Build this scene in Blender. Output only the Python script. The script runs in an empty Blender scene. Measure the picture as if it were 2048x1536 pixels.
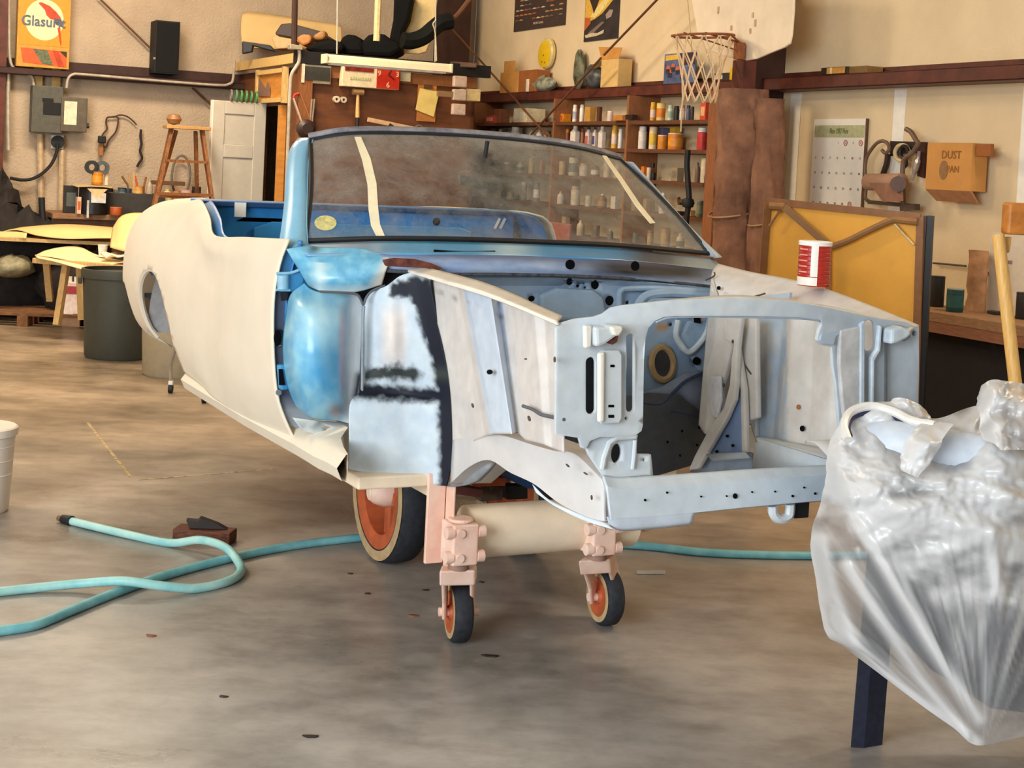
import bpy, bmesh, math, random
import numpy as np
from mathutils import Vector, Matrix, noise as mnoise
from mathutils.geometry import delaunay_2d_cdt
SC = bpy.context.scene
COL = SC.collection
RND = random.Random(7)
PI = math.pi

# ---------------------------------------------------------------- camera
FOC = 3000.0            # focal length in pixels of the 2048 x 1536 frame
PITCH = math.radians(2.5); ROLL = 0.05; EYE = 1.55
CY = 337.0 + FOC * math.tan(PITCH)
cam_d = bpy.data.cameras.new('camera'); cam = bpy.data.objects.new('camera', cam_d); COL.objects.link(cam)
cam_d.sensor_width = 36.0; cam_d.lens = 36.0 * FOC / 2048.0
cam_d.shift_y = -(768.0 - CY) / 2048.0
cam_d.clip_start = 0.05; cam_d.clip_end = 200
cam.matrix_world = Matrix.Translation((0, 0, EYE)) @ Matrix.Rotation(PI/2 - PITCH, 4, 'X') @ Matrix.Rotation(ROLL, 4, 'Z')
SC.camera = cam
cam_d.dof.use_dof = False

# ---------------------------------------------------------------- world, lights, exposure
SC.view_settings.view_transform = 'Standard'
SC.view_settings.look = 'None'
SC.view_settings.gamma = 1.0
SC.view_settings.use_curve_mapping = False
SC.view_settings.exposure = 0.0
world = bpy.data.worlds.new('daylight'); SC.world = world; world.use_nodes = True
_bg = world.node_tree.nodes['Background']
_bg.inputs[0].default_value = (0.80, 0.90, 1.0, 1); _bg.inputs[1].default_value = .45

def area(name, loc, target, sx, sy, power, color, spread=PI):
    d = bpy.data.lights.new(name, 'AREA'); d.shape = 'RECTANGLE'; d.size = sx; d.size_y = sy
    d.energy = power; d.color = color; d.spread = spread
    o = bpy.data.objects.new(name, d); COL.objects.link(o); o.location = loc
    o.rotation_euler = (Vector(target) - Vector(loc)).to_track_quat('-Z', 'Y').to_euler()
    return o
# daylight through the open garage door behind the photographer
area('door_daylight', (-4.6, -2.8, 2.3), (0.4, 6.5, 1.0), 5.0, 3.4, 830, (0.88, 0.95, 1.0))
# warm strip lamps under the roof, above the frame
area('roof_lamp', (-4.6, 7.4, 4.5), (-4.2, 8.4, 0), 2.4, 0.5, 170, (1.0, 0.82, 0.58))
area('roof_lamp', (4.6, 6.0, 4.6), (4.8, 8.2, 1), 2.4, 0.5, 300, (1.0, 0.88, 0.72))
area('roof_lamp', (-3.0, 11.4, 4.5), (-3.0, 11.8, 0), 2.4, 0.5, 280, (1.0, 0.82, 0.60))

# ---------------------------------------------------------------- pixel rays (used only to read true positions off the photograph)
def ray(px, py):
    U = px - 1024.0; V = py - CY; c, s = math.cos(ROLL), math.sin(ROLL)
    u = c*U + s*V; v = -s*U + c*V
    x = u/FOC; z = -v/FOC
    return Vector((x, math.cos(PITCH) + z*math.sin(PITCH), -math.sin(PITCH) + z*math.cos(PITCH)))
EYEV = Vector((0, 0, EYE))
def hit(px, py, p0, n):
    d = ray(px, py); n = Vector(n)
    return EYEV + d * ((Vector(p0) - EYEV).dot(n) / d.dot(n))
def onfloor(px, py, z=0.0): return hit(px, py, (0, 0, z), (0, 0, 1))
def depth(px, py, y): return hit(px, py, (0, y, 0), (0, 1, 0))

class Frame:
    """a vertical plane: x runs along it, y runs into it, z is up"""
    def __init__(s, o, d):
        s.o = Vector((o[0], o[1], 0)); s.d = Vector((d[0], d[1], 0)).normalized()
        s.n = Vector((s.d.y, -s.d.x, 0))           # towards the room
        s.rz = math.atan2(s.d.y, s.d.x)
    def px(s, px, py, off=0.0):
        p = hit(px, py, s.o + s.n*off, s.n) - s.o
        return Vector((p.dot(s.d), -off, p.z))
    def w(s, q): return s.o + s.d*q[0] - s.n*q[1] + Vector((0, 0, q[2]))
RW = Frame((1.93, 11.0), (.429, -.903))      # wall with the shelves and the hoop
CORNER = Vector((-.5, 16.1, 0))
LW = Frame((CORNER.x, CORNER.y), (.903, .429))   # wall with the electrical panel
BF = Frame((-1.91, 13.17), (.903, .429))     # booth, long face
BS = Frame((-1.91, 13.17), (.429, -.903))    # booth, short face (x is negative on it)
CAR = Frame((.043, 5.33), (1, 0))
CYAW = math.radians(26.3)
CF = Vector((math.sin(CYAW), -math.cos(CYAW), 0)); CL = Vector((math.cos(CYAW), math.sin(CYAW), 0)); CO = Vector((.043, 5.33, 0))
CROT = math.atan2(CF.y, CF.x)
def tocar(p):
    q = Vector(p) - CO; return Vector((q.dot(CF), q.dot(CL), q.z))
def fromcar(q): return CO + CF*q[0] + CL*q[1] + Vector((0, 0, q[2]))
def cp(px, py, X=None, Y=None, Z=None):
    if X is not None: return tocar(hit(px, py, fromcar((X, 0, 0)), CF))
    if Y is not None: return tocar(hit(px, py, fromcar((0, Y, 0)), CL))
    return tocar(hit(px, py, (0, 0, Z), (0, 0, 1)))

# ---------------------------------------------------------------- colours and materials
def lin(c):
    return tuple((v/255/12.92 if v/255 <= .04045 else ((v/255+.055)/1.055)**2.4) for v in c)
_M = {}
def mat(name, rgb, rough=.6, metal=0.0, var=.12, scale=18., bump=0.0, bscale=60., spec=.4, rgb2=None, stretch=None, emit=0, alpha=1.0, trans=0.0):
    if name in _M: return _M[name]
    m = bpy.data.materials.new(name); m.use_nodes = True; _M[name] = m
    nt = m.node_tree; b = nt.nodes['Principled BSDF']
    b.inputs['Roughness'].default_value = rough; b.inputs['Metallic'].default_value = metal
    b.inputs['Specular IOR Level'].default_value = spec
    c = lin(rgb); c2 = lin(rgb2) if rgb2 else tuple(v*(1-2.2*var) for v in c); c1 = tuple(min(1, v*(1+var*.6)) for v in c)
    tc = nt.nodes.new('ShaderNodeTexCoord'); mp = nt.nodes.new('ShaderNodeMapping'); nt.links.new(tc.outputs['Object'], mp.inputs[0])
    if stretch: mp.inputs['Scale'].default_value = stretch
    n = nt.nodes.new('ShaderNodeTexNoise'); n.inputs['Scale'].default_value = scale; n.inputs['Detail'].default_value = 5; n.inputs['Roughness'].default_value = .6
    nt.links.new(mp.outputs[0], n.inputs['Vector'])
    r = nt.nodes.new('ShaderNodeValToRGB'); r.color_ramp.elements[0].position = .32; r.color_ramp.elements[1].position = .68
    r.color_ramp.elements[0].color = (*c2, 1); r.color_ramp.elements[1].color = (*c1, 1)
    nt.links.new(n.outputs['Fac'], r.inputs[0]); nt.links.new(r.outputs[0], b.inputs['Base Color'])
    if bump:
        n2 = nt.nodes.new('ShaderNodeTexNoise'); n2.inputs['Scale'].default_value = bscale; n2.inputs['Detail'].default_value = 4
        nt.links.new(mp.outputs[0], n2.inputs['Vector'])
        bp = nt.nodes.new('ShaderNodeBump'); bp.inputs['Strength'].default_value = bump; bp.inputs['Distance'].default_value = .02
        nt.links.new(n2.outputs['Fac'], bp.inputs['Height']); nt.links.new(bp.outputs[0], b.inputs['Normal'])
    if emit:
        nt.links.new(r.outputs[0], b.inputs['Emission Color']); b.inputs['Emission Strength'].default_value = emit
    if trans: b.inputs['Transmission Weight'].default_value = trans
    if alpha < 1: b.inputs['Alpha'].default_value = alpha
    return m
def paintmat(name, rough=.45, spec=.4, var=.05, bump=.0):
    """reads the paint colour stored on the mesh (sprayed paint, primer and undercoat, with some highlight painted in)"""
    if name in _M: return _M[name]
    m = bpy.data.materials.new(name); m.use_nodes = True; _M[name] = m
    nt = m.node_tree; b = nt.nodes['Principled BSDF']; b.inputs['Roughness'].default_value = rough; b.inputs['Specular IOR Level'].default_value = spec
    a = nt.nodes.new('ShaderNodeVertexColor'); a.layer_name = 'paint'
    tc = nt.nodes.new('ShaderNodeTexCoord'); n = nt.nodes.new('ShaderNodeTexNoise'); n.inputs['Scale'].default_value = 22; n.inputs['Detail'].default_value = 6
    nt.links.new(tc.outputs['Object'], n.inputs['Vector'])
    mr = nt.nodes.new('ShaderNodeMapRange'); mr.inputs[1].default_value = .3; mr.inputs[2].default_value = .7; mr.inputs[3].default_value = 1-var*2; mr.inputs[4].default_value = 1+var
    nt.links.new(n.outputs['Fac'], mr.inputs[0])
    mx = nt.nodes.new('ShaderNodeVectorMath'); mx.operation = 'SCALE'
    nt.links.new(a.outputs['Color'], mx.inputs[0]); nt.links.new(mr.outputs[0], mx.inputs['Scale']); nt.links.new(mx.outputs[0], b.inputs['Base Color'])
    return m

# ---------------------------------------------------------------- mesh builders
class MB:
    def __init__(s): s.v = []; s.f = []
    def add(s, vs, fs):
        o = len(s.v); s.v += [tuple(p) for p in vs]; s.f += [tuple(i+o for i in f) for f in fs]; return s
    def box(s, c, size, rot=None):
        hx, hy, hz = [k/2 for k in size]
        vs = [Vector((x, y, z)) for x in (-hx, hx) for y in (-hy, hy) for z in (-hz, hz)]
        if rot is not None:
            R = rot if isinstance(rot, Matrix) else Matrix.Rotation(rot, 3, 'Z')
            vs = [R @ p for p in vs]
        return s.add([p+Vector(c) for p in vs], [(0,1,3,2),(4,6,7,5),(0,4,5,1),(2,3,7,6),(0,2,6,4),(1,5,7,3)])
    def bar(s, a, b, w, h, up=(0, 0, 1)):
        a, b = Vector(a), Vector(b); d = (b-a).normalized(); u = Vector(up)
        x = d.cross(u); x = x.normalized() if x.length > 1e-5 else Vector((1, 0, 0)); y = x.cross(d)
        vs = [p + x*(i*w/2) + y*(j*h/2) for p in (a, b) for (i, j) in ((-1,-1),(1,-1),(1,1),(-1,1))]
        return s.add(vs, [(3,2,1,0),(4,5,6,7),(0,1,5,4),(1,2,6,5),(2,3,7,6),(3,0,4,7)])
    def cyl(s, a, b, r0, r1=None, n=16, caps=True):
        r1 = r0 if r1 is None else r1
        a, b = Vector(a), Vector(b); d = (b-a).normalized(); x = d.orthogonal().normalized(); y = d.cross(x)
        vs = [p + x*(r*math.cos(2*PI*i/n)) + y*(r*math.sin(2*PI*i/n)) for p, r in ((a, r0), (b, r1)) for i in range(n)]
        fs = [(i, (i+1) % n, n+(i+1) % n, n+i) for i in range(n)]
        if caps: fs += [tuple(range(n-1, -1, -1)), tuple(range(n, 2*n))]
        return s.add(vs, fs)
    def tube(s, path, r, n=8, caps=True):
        P = [Vector(p) for p in path]; R = r if isinstance(r, (list, tuple)) else [r]*len(P)
        vs = []; fs = []; x = None
        for i, p in enumerate(P):
            d = (P[min(i+1, len(P)-1)] - P[max(i-1, 0)])
            d = d.normalized() if d.length > 1e-9 else Vector((0, 0, 1))
            x = d.orthogonal().normalized() if x is None else (x - d*x.dot(d)).normalized()
            y = d.cross(x)
            vs += [p + x*(R[i]*math.cos(2*PI*k/n)) + y*(R[i]*math.sin(2*PI*k/n)) for k in range(n)]
        for i in range(len(P)-1):
            fs += [(i*n+k, i*n+(k+1) % n, (i+1)*n+(k+1) % n, (i+1)*n+k) for k in range(n)]
        if caps: fs += [tuple(range(n-1, -1, -1)), tuple(range((len(P)-1)*n, len(P)*n))]
        return s.add(vs, fs)
    def lathe(s, prof, n=16, c=(0, 0, 0), M=None, caps=True):
        vs = []; fs = []
        for r, z in prof:
            for k in range(n): vs.append(Vector((r*math.cos(2*PI*k/n), r*math.sin(2*PI*k/n), z)))
        m = len(prof)
        for i in range(m-1): fs += [(i*n+k, i*n+(k+1) % n, (i+1)*n+(k+1) % n, (i+1)*n+k) for k in range(n)]
        if caps and prof[0][0] > 1e-6: fs.append(tuple(range(n-1, -1, -1)))
        if caps and prof[-1][0] > 1e-6: fs.append(tuple(range((m-1)*n, m*n)))
        if M is not None: vs = [M @ p for p in vs]
        return s.add([p+Vector(c) for p in vs], fs)
    def grid(s, G):
        nu, nv = len(G), len(G[0]); vs = [p for row in G for p in row]
        return s.add(vs, [(i*nv+j, i*nv+j+1, (i+1)*nv+j+1, (i+1)*nv+j) for i in range(nu-1) for j in range(nv-1)])
    def prism(s, poly, a, b):
        """poly: list of 3D points (planar), extruded by vector b-a (a, b offsets)"""
        n = len(poly); a, b = Vector(a), Vector(b)
        vs = [Vector(p)+a for p in poly] + [Vector(p)+b for p in poly]
        return s.add(vs, [tuple(range(n-1, -1, -1)), tuple(range(n, 2*n))] + [(i, (i+1) % n, n+(i+1) % n, n+i) for i in range(n)])
    def mesh(s, name='m'):
        me = bpy.data.meshes.new(name); me.from_pydata(s.v, [], s.f)
        bm = bmesh.new(); bm.from_mesh(me); bmesh.ops.recalc_face_normals(bm, faces=bm.faces); bm.to_mesh(me); bm.free()
        me.update(); return me
    def obj(s, name, m, parent=None, smooth=False, bevel=0.0, solid=0.0, sub=0, angle=40):
        return put(name, s.mesh(name), m, parent, smooth, bevel, solid, sub, angle)
def put(name, me, m=None, parent=None, smooth=False, bevel=0.0, solid=0.0, sub=0, angle=40):
    o = bpy.data.objects.new(name, me); COL.objects.link(o)
    if m and len(me.materials) == 0: me.materials.append(m)
    if parent: o.parent = parent
    if smooth:
        me.polygons.foreach_set('use_smooth', [True]*len(me.polygons))
        try: me.set_sharp_from_angle(angle=math.radians(angle))
        except Exception: pass
    if solid:
        k = o.modifiers.new('solid', 'SOLIDIFY'); k.thickness = abs(solid); k.offset = -1 if solid > 0 else 1
    if bevel:
        k = o.modifiers.new('bevel', 'BEVEL'); k.width = bevel; k.segments = 2; k.limit_method = 'ANGLE'; k.angle_limit = math.radians(35)
    if sub:
        k = o.modifiers.new('sub', 'SUBSURF'); k.levels = sub; k.render_levels = sub
    return o
def thing(name, label, cat, loc=(0, 0, 0), rz=0.0, group=None):
    o = bpy.data.objects.new(name, None); COL.objects.link(o); o.location = loc; o.rotation_euler = (0, 0, rz)
    o.empty_display_size = .1
    o['label'] = label; o['category'] = cat
    if group: o['group'] = group
    return o
def tag(o, label, cat, group=None, kind=None):
    o['label'] = label; o['category'] = cat
    if group: o['group'] = group
    if kind: o['kind'] = kind
    return o
def place(o, loc, rz=0.0): o.location = loc; o.rotation_euler = (0, 0, rz); return o
def struct(o): o['kind'] = 'structure'; return o
def arr(o, label): o['label'] = label; return o

def smooth_rows(rows, nu, nv, cubic=(True, True)):
    A = np.array([[list(p) for p in r] for r in rows], float)
    def interp(A, n, cub):
        m = A.shape[0]; t = np.linspace(0, m-1, n); i = np.clip(np.floor(t).astype(int), 0, m-2); f = (t-i)[:, None, None]
        if not cub or m < 3: return A[i]*(1-f)+A[i+1]*f
        P0 = A[np.clip(i-1, 0, m-1)].copy(); P1 = A[i]; P2 = A[i+1]; P3 = A[np.clip(i+2, 0, m-1)].copy()
        e0 = (i == 0); P0[e0] = 2*P1[e0]-P2[e0]; e1 = (i+2 > m-1); P3[e1] = 2*P2[e1]-P1[e1]
        return .5*(2*P1+(P2-P0)*f+(2*P0-5*P1+4*P2-P3)*f**2+(3*P1-P0-3*P2+P3)*f**3)
    A = interp(A, nu, cubic[0]); A = interp(A.transpose(1, 0, 2), nv, cubic[1]).transpose(1, 0, 2)
    return A
def spline(pts, n, closed=False):
    A = [Vector(p) for p in pts]
    if closed: A = A + [A[0]]
    return [Vector(p[0]) for p in smooth_rows([[p] for p in A] if len(A) > 1 else [A], n, 1)] if False else _spl(A, n)
def _spl(A, n):
    m = len(A); out = []
    for k in range(n):
        t = k*(m-1)/(n-1); i = min(int(t), m-2); f = t-i
        p1, p2 = A[i], A[i+1]; p0 = A[i-1] if i > 0 else 2*p1-p2; p3 = A[i+2] if i+2 < m else 2*p2-p1
        out.append(.5*(2*p1+(p2-p0)*f+(2*p0-5*p1+4*p2-p3)*f*f+(3*p1-p0-3*p2+p3)*f**3))
    return out
def inpoly(x, y, P):
    c = False; j = len(P)-1
    for i in range(len(P)):
        if (P[i][1] > y) != (P[j][1] > y) and x < (P[j][0]-P[i][0])*(y-P[i][1])/(P[j][1]-P[i][1])+P[i][0]: c = not c
        j = i
    return c
def plate(outline, holes, fmap, step=None, extra=None):
    """flat sheet with real holes: outline and holes in 2D, fmap(u, v) -> 3D point"""
    vs = []; es = []
    for loop in [outline]+list(holes):
        o = len(vs); n = len(loop); vs += [Vector((p[0], p[1])) for p in loop]; es += [(o+i, o+(i+1) % n) for i in range(n)]
    if step:
        xs = [p[0] for p in outline]; ys = [p[1] for p in outline]
        x = min(xs)+step/2
        while x < max(xs):
            y = min(ys)+step/2
            while y < max(ys):
                if inpoly(x, y, outline) and not any(inpoly(x, y, h) for h in holes): vs.append(Vector((x, y)))
                y += step
            x += step
    V, E, Fc, _, _, _ = delaunay_2d_cdt(vs, es, [], 0, 1e-5)
    fs = []
    for f in Fc:
        cx = sum(V[i].x for i in f)/len(f); cy = sum(V[i].y for i in f)/len(f)
        if inpoly(cx, cy, outline) and not any(inpoly(cx, cy, h) for h in holes): fs.append(tuple(f))
    used = sorted({i for f in fs for i in f}); ix = {k: n for n, k in enumerate(used)}
    mb = MB(); mb.add([fmap(V[k].x, V[k].y) for k in used], [tuple(ix[i] for i in f) for f in fs]); mb.uv = [(V[k].x, V[k].y) for k in used]
    return mb
def circ(cx, cy, rx, ry=None, n=20, a=0.0):
    ry = rx if ry is None else ry
    return [(cx+rx*math.cos(t)*math.cos(a)-ry*math.sin(t)*math.sin(a), cy+rx*math.cos(t)*math.sin(a)+ry*math.sin(t)*math.cos(a)) for t in [2*PI*i/n for i in range(n)]]
def slot(x0, y0, x1, y1, n=6):
    r = (x1-x0)/2; cx = (x0+x1)/2
    return [(cx+r*math.cos(PI+PI*i/n), y0+r+r*math.sin(PI+PI*i/n)) for i in range(n+1)] + [(cx+r*math.cos(PI*i/n), y1-r+r*math.sin(PI*i/n)) for i in range(n+1)]
def setpaint(me, cols):
    a = me.color_attributes.new('paint', 'FLOAT_COLOR', 'POINT')
    flat = []
    for c in cols: flat += [c[0], c[1], c[2], 1.0]
    a.data.foreach_set('color', flat)
def text(s, size, m, parent, loc, rot=(PI/2, 0, 0), name='lettering', ext=.001, align='CENTER', sx=1.0, rz=0.0):
    c = bpy.data.curves.new(name, 'FONT'); c.body = s; c.size = size; c.extrude = ext; c.align_x = align; c.align_y = 'CENTER'; c.resolution_u = 2; c.offset = size*.012
    o = bpy.data.objects.new(name+'_t', c); COL.objects.link(o)
    dg = bpy.context.evaluated_depsgraph_get(); me = bpy.data.meshes.new_from_object(o.evaluated_get(dg)); bpy.data.objects.remove(o)
    me.materials.clear()
    p = put(name, me, m, parent); p.location = loc; p.rotation_euler = rot; p.scale = (sx, 1, 1); return p
def noise2(x, y, s=0): return 1.5*mnoise.fractal(Vector((x+s*7.3+.37, y-s*3.1+.71, s*1.7+.13)), .9, 2.0, 4)
def seg_d(x, y, pts):
    best = 1e9
    for (a, b), (c, d) in zip(pts, pts[1:]):
        L = (c-a)**2+(d-b)**2; t = max(0, min(1, ((x-a)*(c-a)+(y-b)*(d-b))/L)) if L else 0
        best = min(best, math.hypot(x-a-t*(c-a), y-b-t*(d-b)))
    return best
def mixc(a, b, t): t = max(0., min(1., t)); return tuple(a[i]*(1-t)+b[i]*t for i in range(3))

# ---------------------------------------------------------------- the building
def nodes_floor():
    m = bpy.data.materials.new('worn_concrete'); m.use_nodes = True; nt = m.node_tree; b = nt.nodes['Principled BSDF']; N = nt.nodes.new; L = nt.links.new
    tc = N('ShaderNodeTexCoord')
    mp = N('ShaderNodeMapping'); mp.inputs['Scale'].default_value = (.8, 1.1, 1); L(tc.outputs['Object'], mp.inputs[0])
    n1 = N('ShaderNodeTexNoise'); n1.inputs['Scale'].default_value = 1.1; n1.inputs['Detail'].default_value = 9; n1.inputs['Roughness'].default_value = .62; L(mp.outputs[0], n1.inputs['Vector'])
    r1 = N('ShaderNodeValToRGB'); e = r1.color_ramp.elements
    e[0].position = .33; e[0].color = (*lin((120, 117, 113)), 1); e[1].position = .68; e[1].color = (*lin((190, 186, 182)), 1)
    k = e.new(.5); k.color = (*lin((162, 158, 154)), 1)
    L(n1.outputs['Fac'], r1.inputs[0])
    n2 = N('ShaderNodeTexNoise'); n2.inputs['Scale'].default_value = 7; n2.inputs['Detail'].default_value = 8; n2.inputs['Roughness'].default_value = .7; L(mp.outputs[0], n2.inputs['Vector'])
    r2 = N('ShaderNodeValToRGB'); r2.color_ramp.elements[0].position = .36; r2.color_ramp.elements[0].color = (.55, .52, .5, 1); r2.color_ramp.elements[1].position = .58; r2.color_ramp.elements[1].color = (1, 1, 1, 1)
    L(n2.outputs['Fac'], r2.inputs[0])
    mx = N('ShaderNodeMix'); mx.data_type = 'RGBA'; mx.blend_type = 'MULTIPLY'; mx.inputs[0].default_value = .55
    L(r1.outputs[0], mx.inputs[6]); L(r2.outputs[0], mx.inputs[7])
    # dark oil drips
    n3 = N('ShaderNodeTexNoise'); n3.inputs['Scale'].default_value = 2.6; n3.inputs['Detail'].default_value = 3; L(tc.outputs['Object'], n3.inputs['Vector'])
    r3 = N('ShaderNodeValToRGB'); r3.color_ramp.elements[0].position = .62; r3.color_ramp.elements[1].position = .8; r3.color_ramp.elements[1].color = (.0, .0, .0, 1); r3.color_ramp.elements[0].color = (1, 1, 1, 1)
    L(n3.outputs['Fac'], r3.inputs[0])
    m2 = N('ShaderNodeMix'); m2.data_type = 'RGBA'; m2.blend_type = 'MULTIPLY'; m2.inputs[0].default_value = .25
    L(mx.outputs[2], m2.inputs[6]); L(r3.outputs[0], m2.inputs[7])
    # browner, darker towards the back: the warmer, dimmer light painted into the concrete
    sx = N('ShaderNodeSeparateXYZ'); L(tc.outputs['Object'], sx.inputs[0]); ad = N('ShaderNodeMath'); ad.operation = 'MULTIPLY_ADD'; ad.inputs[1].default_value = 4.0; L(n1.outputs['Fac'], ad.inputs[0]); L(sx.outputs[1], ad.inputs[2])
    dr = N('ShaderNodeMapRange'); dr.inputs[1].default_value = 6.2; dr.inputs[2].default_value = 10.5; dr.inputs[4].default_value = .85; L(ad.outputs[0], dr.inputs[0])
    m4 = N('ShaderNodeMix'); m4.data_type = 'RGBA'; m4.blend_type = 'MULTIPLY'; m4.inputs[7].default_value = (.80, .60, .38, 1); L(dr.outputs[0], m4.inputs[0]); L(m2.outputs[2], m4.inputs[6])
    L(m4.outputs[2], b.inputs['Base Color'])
    rr = N('ShaderNodeMapRange'); rr.inputs[1].default_value = .3; rr.inputs[2].default_value = .7; rr.inputs[3].default_value = .22; rr.inputs[4].default_value = .5
    L(n1.outputs['Fac'], rr.inputs[0]); L(rr.outputs[0], b.inputs['Roughness']); b.inputs['Specular IOR Level'].default_value = .5
    bp = N('ShaderNodeBump'); bp.inputs['Strength'].default_value = .12; bp.inputs['Distance'].default_value = .01; L(n2.outputs['Fac'], bp.inputs['Height']); L(bp.outputs[0], b.inputs['Normal'])
    return m
def slab(name, pts, z0, z1, m):
    mb = MB(); mb.prism([(p[0], p[1], z0) for p in pts], (0, 0, 0), (0, 0, z1-z0)); return struct(mb.obj(name, m))
def vwall(name, F, x0, x1, z0, z1, m, t=.12):
    mb = MB(); mb.box(((x0+x1)/2, t/2, (z0+z1)/2), (x1-x0, t, z1-z0)); o = mb.obj(name, m); place(o, F.o, F.rz); return struct(o)
rfar = RW.w((-5.66, 0, 0)); rnear = RW.w((13.2, 0, 0)); lfar = LW.w((-8.6, 0, 0))
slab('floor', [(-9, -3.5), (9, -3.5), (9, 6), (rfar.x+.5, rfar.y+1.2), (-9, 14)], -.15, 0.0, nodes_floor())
M_WALL = mat('cream_wallboard', (230, 206, 166), .8, var=.05, scale=2.2, bump=.12, bscale=35)
M_WALLL = mat('faded_insulation_wall', (190, 168, 142), .85, var=.09, scale=2.0, bump=.5, bscale=45)
vwall('wall_right', RW, -5.66, 13.2, 0, 4.9, M_WALL)
vwall('wall_left', LW, -8.6, 0.0, 0, 4.9, M_WALLL)
slab('ceiling', [(-9, -3.5), (9, -3.5), (9, 6), (rfar.x+.5, rfar.y+1.2), (-9, 14)], 4.9, 5.0, mat('roof_sheet', (226, 214, 190), .8))
mb = MB(); mb.box((-8.75, 4.5, 2.45), (.12, 16, 4.9)); struct(mb.obj('wall_side', M_WALLL))
M_STEEL = mat('oxide_red_steel', (98, 47, 34), .5, var=.15, scale=9, rgb2=(70, 32, 24))
M_STEELD = mat('dark_brown_steel', (62, 34, 26), .55, var=.15, scale=9)
M_TAPE = mat('joint_compound', (246, 240, 226), .85, var=.04)
# girts (C channels) on the two walls
def girt(name, F, x0, x1, zb, zt, zw, m, d=.2):
    mb = MB()
    mb.box(((x0+x1)/2, -.008, (zb+zw)/2), (x1-x0, .012, zw-zb))
    mb.box(((x0+x1)/2, -d/2, zt-.006), (x1-x0, d, .012))
    mb.box(((x0+x1)/2, -d+.006, (zb+zt)/2), (x1-x0, .012, zt-zb))
    mb.box(((x0+x1)/2, -d/2, zb+.006), (x1-x0, d, .012))
    o = mb.obj(name, m, bevel=.004); place(o, F.o, F.rz); return struct(o)
gz0 = RW.px(1333, 190, .2).z; gz1 = RW.px(1240, 173, .2).z; gz2 = RW.px(1700, 139, .0).z
girt('trim_1', RW, -5.5, -.35, gz0, gz1, gz2, M_STEEL)
girt('trim_2', RW, -.1, 6.0, gz0, gz1, gz2, M_STEEL)
lz0 = LW.px(380, 172, .2).z; lz1 = LW.px(250, 150, .2).z; lz2 = LW.px(300, 136, 0).z
girt('trim_3', LW, -8.0, -1.0, lz0, lz1, lz2, M_STEELD)
GIRT_R = gz1; GIRT_L = lz1
# plaster seams on the shelf wall
tn = 4
for (px0, px1, y0, y1) in ((1576, 1597, 195, 400), (1783, 1806, 190, 420), (2040, 2075, 185, 480)):
    a = RW.px(px0, 300, 0); b = RW.px(px1, 300, 0); mb = MB(); zz0 = .1; zz1 = gz0-.01
    mb.box(((a.x+b.x)/2, -.0015, (zz0+zz1)/2), (b.x-a.x, .003, zz1-zz0)); o = mb.obj('trim_%d' % tn, M_TAPE); place(o, RW.o, RW.rz); struct(o); tn += 1
# steel column behind the hoop, and the far-left column
a = RW.px(1497, 150, .25); mb = MB(); mb.box((a.x, -.13, 2.45), (.2, .26, 4.9)); o = mb.obj('trim_%d' % tn, M_STEELD, bevel=.005); place(o, RW.o, RW.rz); struct(o); tn += 1
a = LW.px(8, 100, .1); mb = MB(); mb.box((a.x-.06, -.14, 2.45), (.16, .012, 4.9)); mb.box((a.x-.06, -.02, 2.45), (.16, .012, 4.9)); mb.box((a.x-.06, -.08, 2.45), (.012, .12, 4.9))
o = mb.obj('trim_%d' % tn, M_STEEL); place(o, LW.o, LW.rz); struct(o); tn += 1
a = LW.px(855, 40, 0); mb = MB(); mb.box((-.32, -.13, 3.4), (.3, .26, 3.0)); o = mb.obj('trim_%d' % tn, M_STEELD); place(o, LW.o, LW.rz); struct(o); tn += 1
# rod bracing in front of the walls
M_ROD = mat('rusty_rod', (104, 66, 40), .6)
def rod(name, F, pts, off, label):
    P = [F.w(F.px(x, y, o)) for (x, y), o in zip(pts, off)]; P = [p for p in P]
    mb = MB(); mb.tube([p-P[0] for p in P], .010, 8); o = mb.obj(name, M_ROD, smooth=True); o.location = P[0]; tag(o, label, 'brace rod'); return o
rod('brace_rod', RW, [(1325, -12), (1208, 110)], [.32, .34], 'thin rusty brace rod slanting down past the car poster to the girt')
rod('brace_rod', RW, [(1202, 116), (1052, 280)], [.36, .36], 'dark brace rod slanting across the paint shelves behind the windshield')
rod('brace_rod', LW, [(196, -6), (300, 96)], [.06, .06], 'thin brown brace rod running down behind the black wall speaker')
rod('brace_rod', LW, [(384, 176), (424, 212)], [.06, .06], 'short brown rod end above the white panel door')
rod('brace_rod', RW, [(901, 54), (1095, 272)], [.42, .38], 'thin wire rod slanting from the roof pile to the shelves')
# expansion joint and old tape lines on the floor
def strip(pts, w, name, m, label, cat, z=.0015):
    mb = MB()
    for a, b in zip(pts, pts[1:]):
        a = onfloor(*a); b = onfloor(*b); d = (b-a).normalized(); n = Vector((-d.y, d.x, 0))*w/2
        mb.prism([a-n, b-n, b+n, a+n], (0, 0, 0.0003), (0, 0, z))
    return tag(mb.obj(name, m), label, cat)
M_OLDT = mat('old_line', (196, 172, 132), .8, var=.3, scale=30)
strip([(175, 845), (262, 955)], .016, 'chalk_line', M_OLDT, 'faint cream chalk line running towards the hose on the concrete', 'line')
strip([(276, 960), (548, 938)], .016, 'chalk_line', M_OLDT, 'faint cream chalk line crossing the concrete behind the wooden block', 'line')

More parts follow.
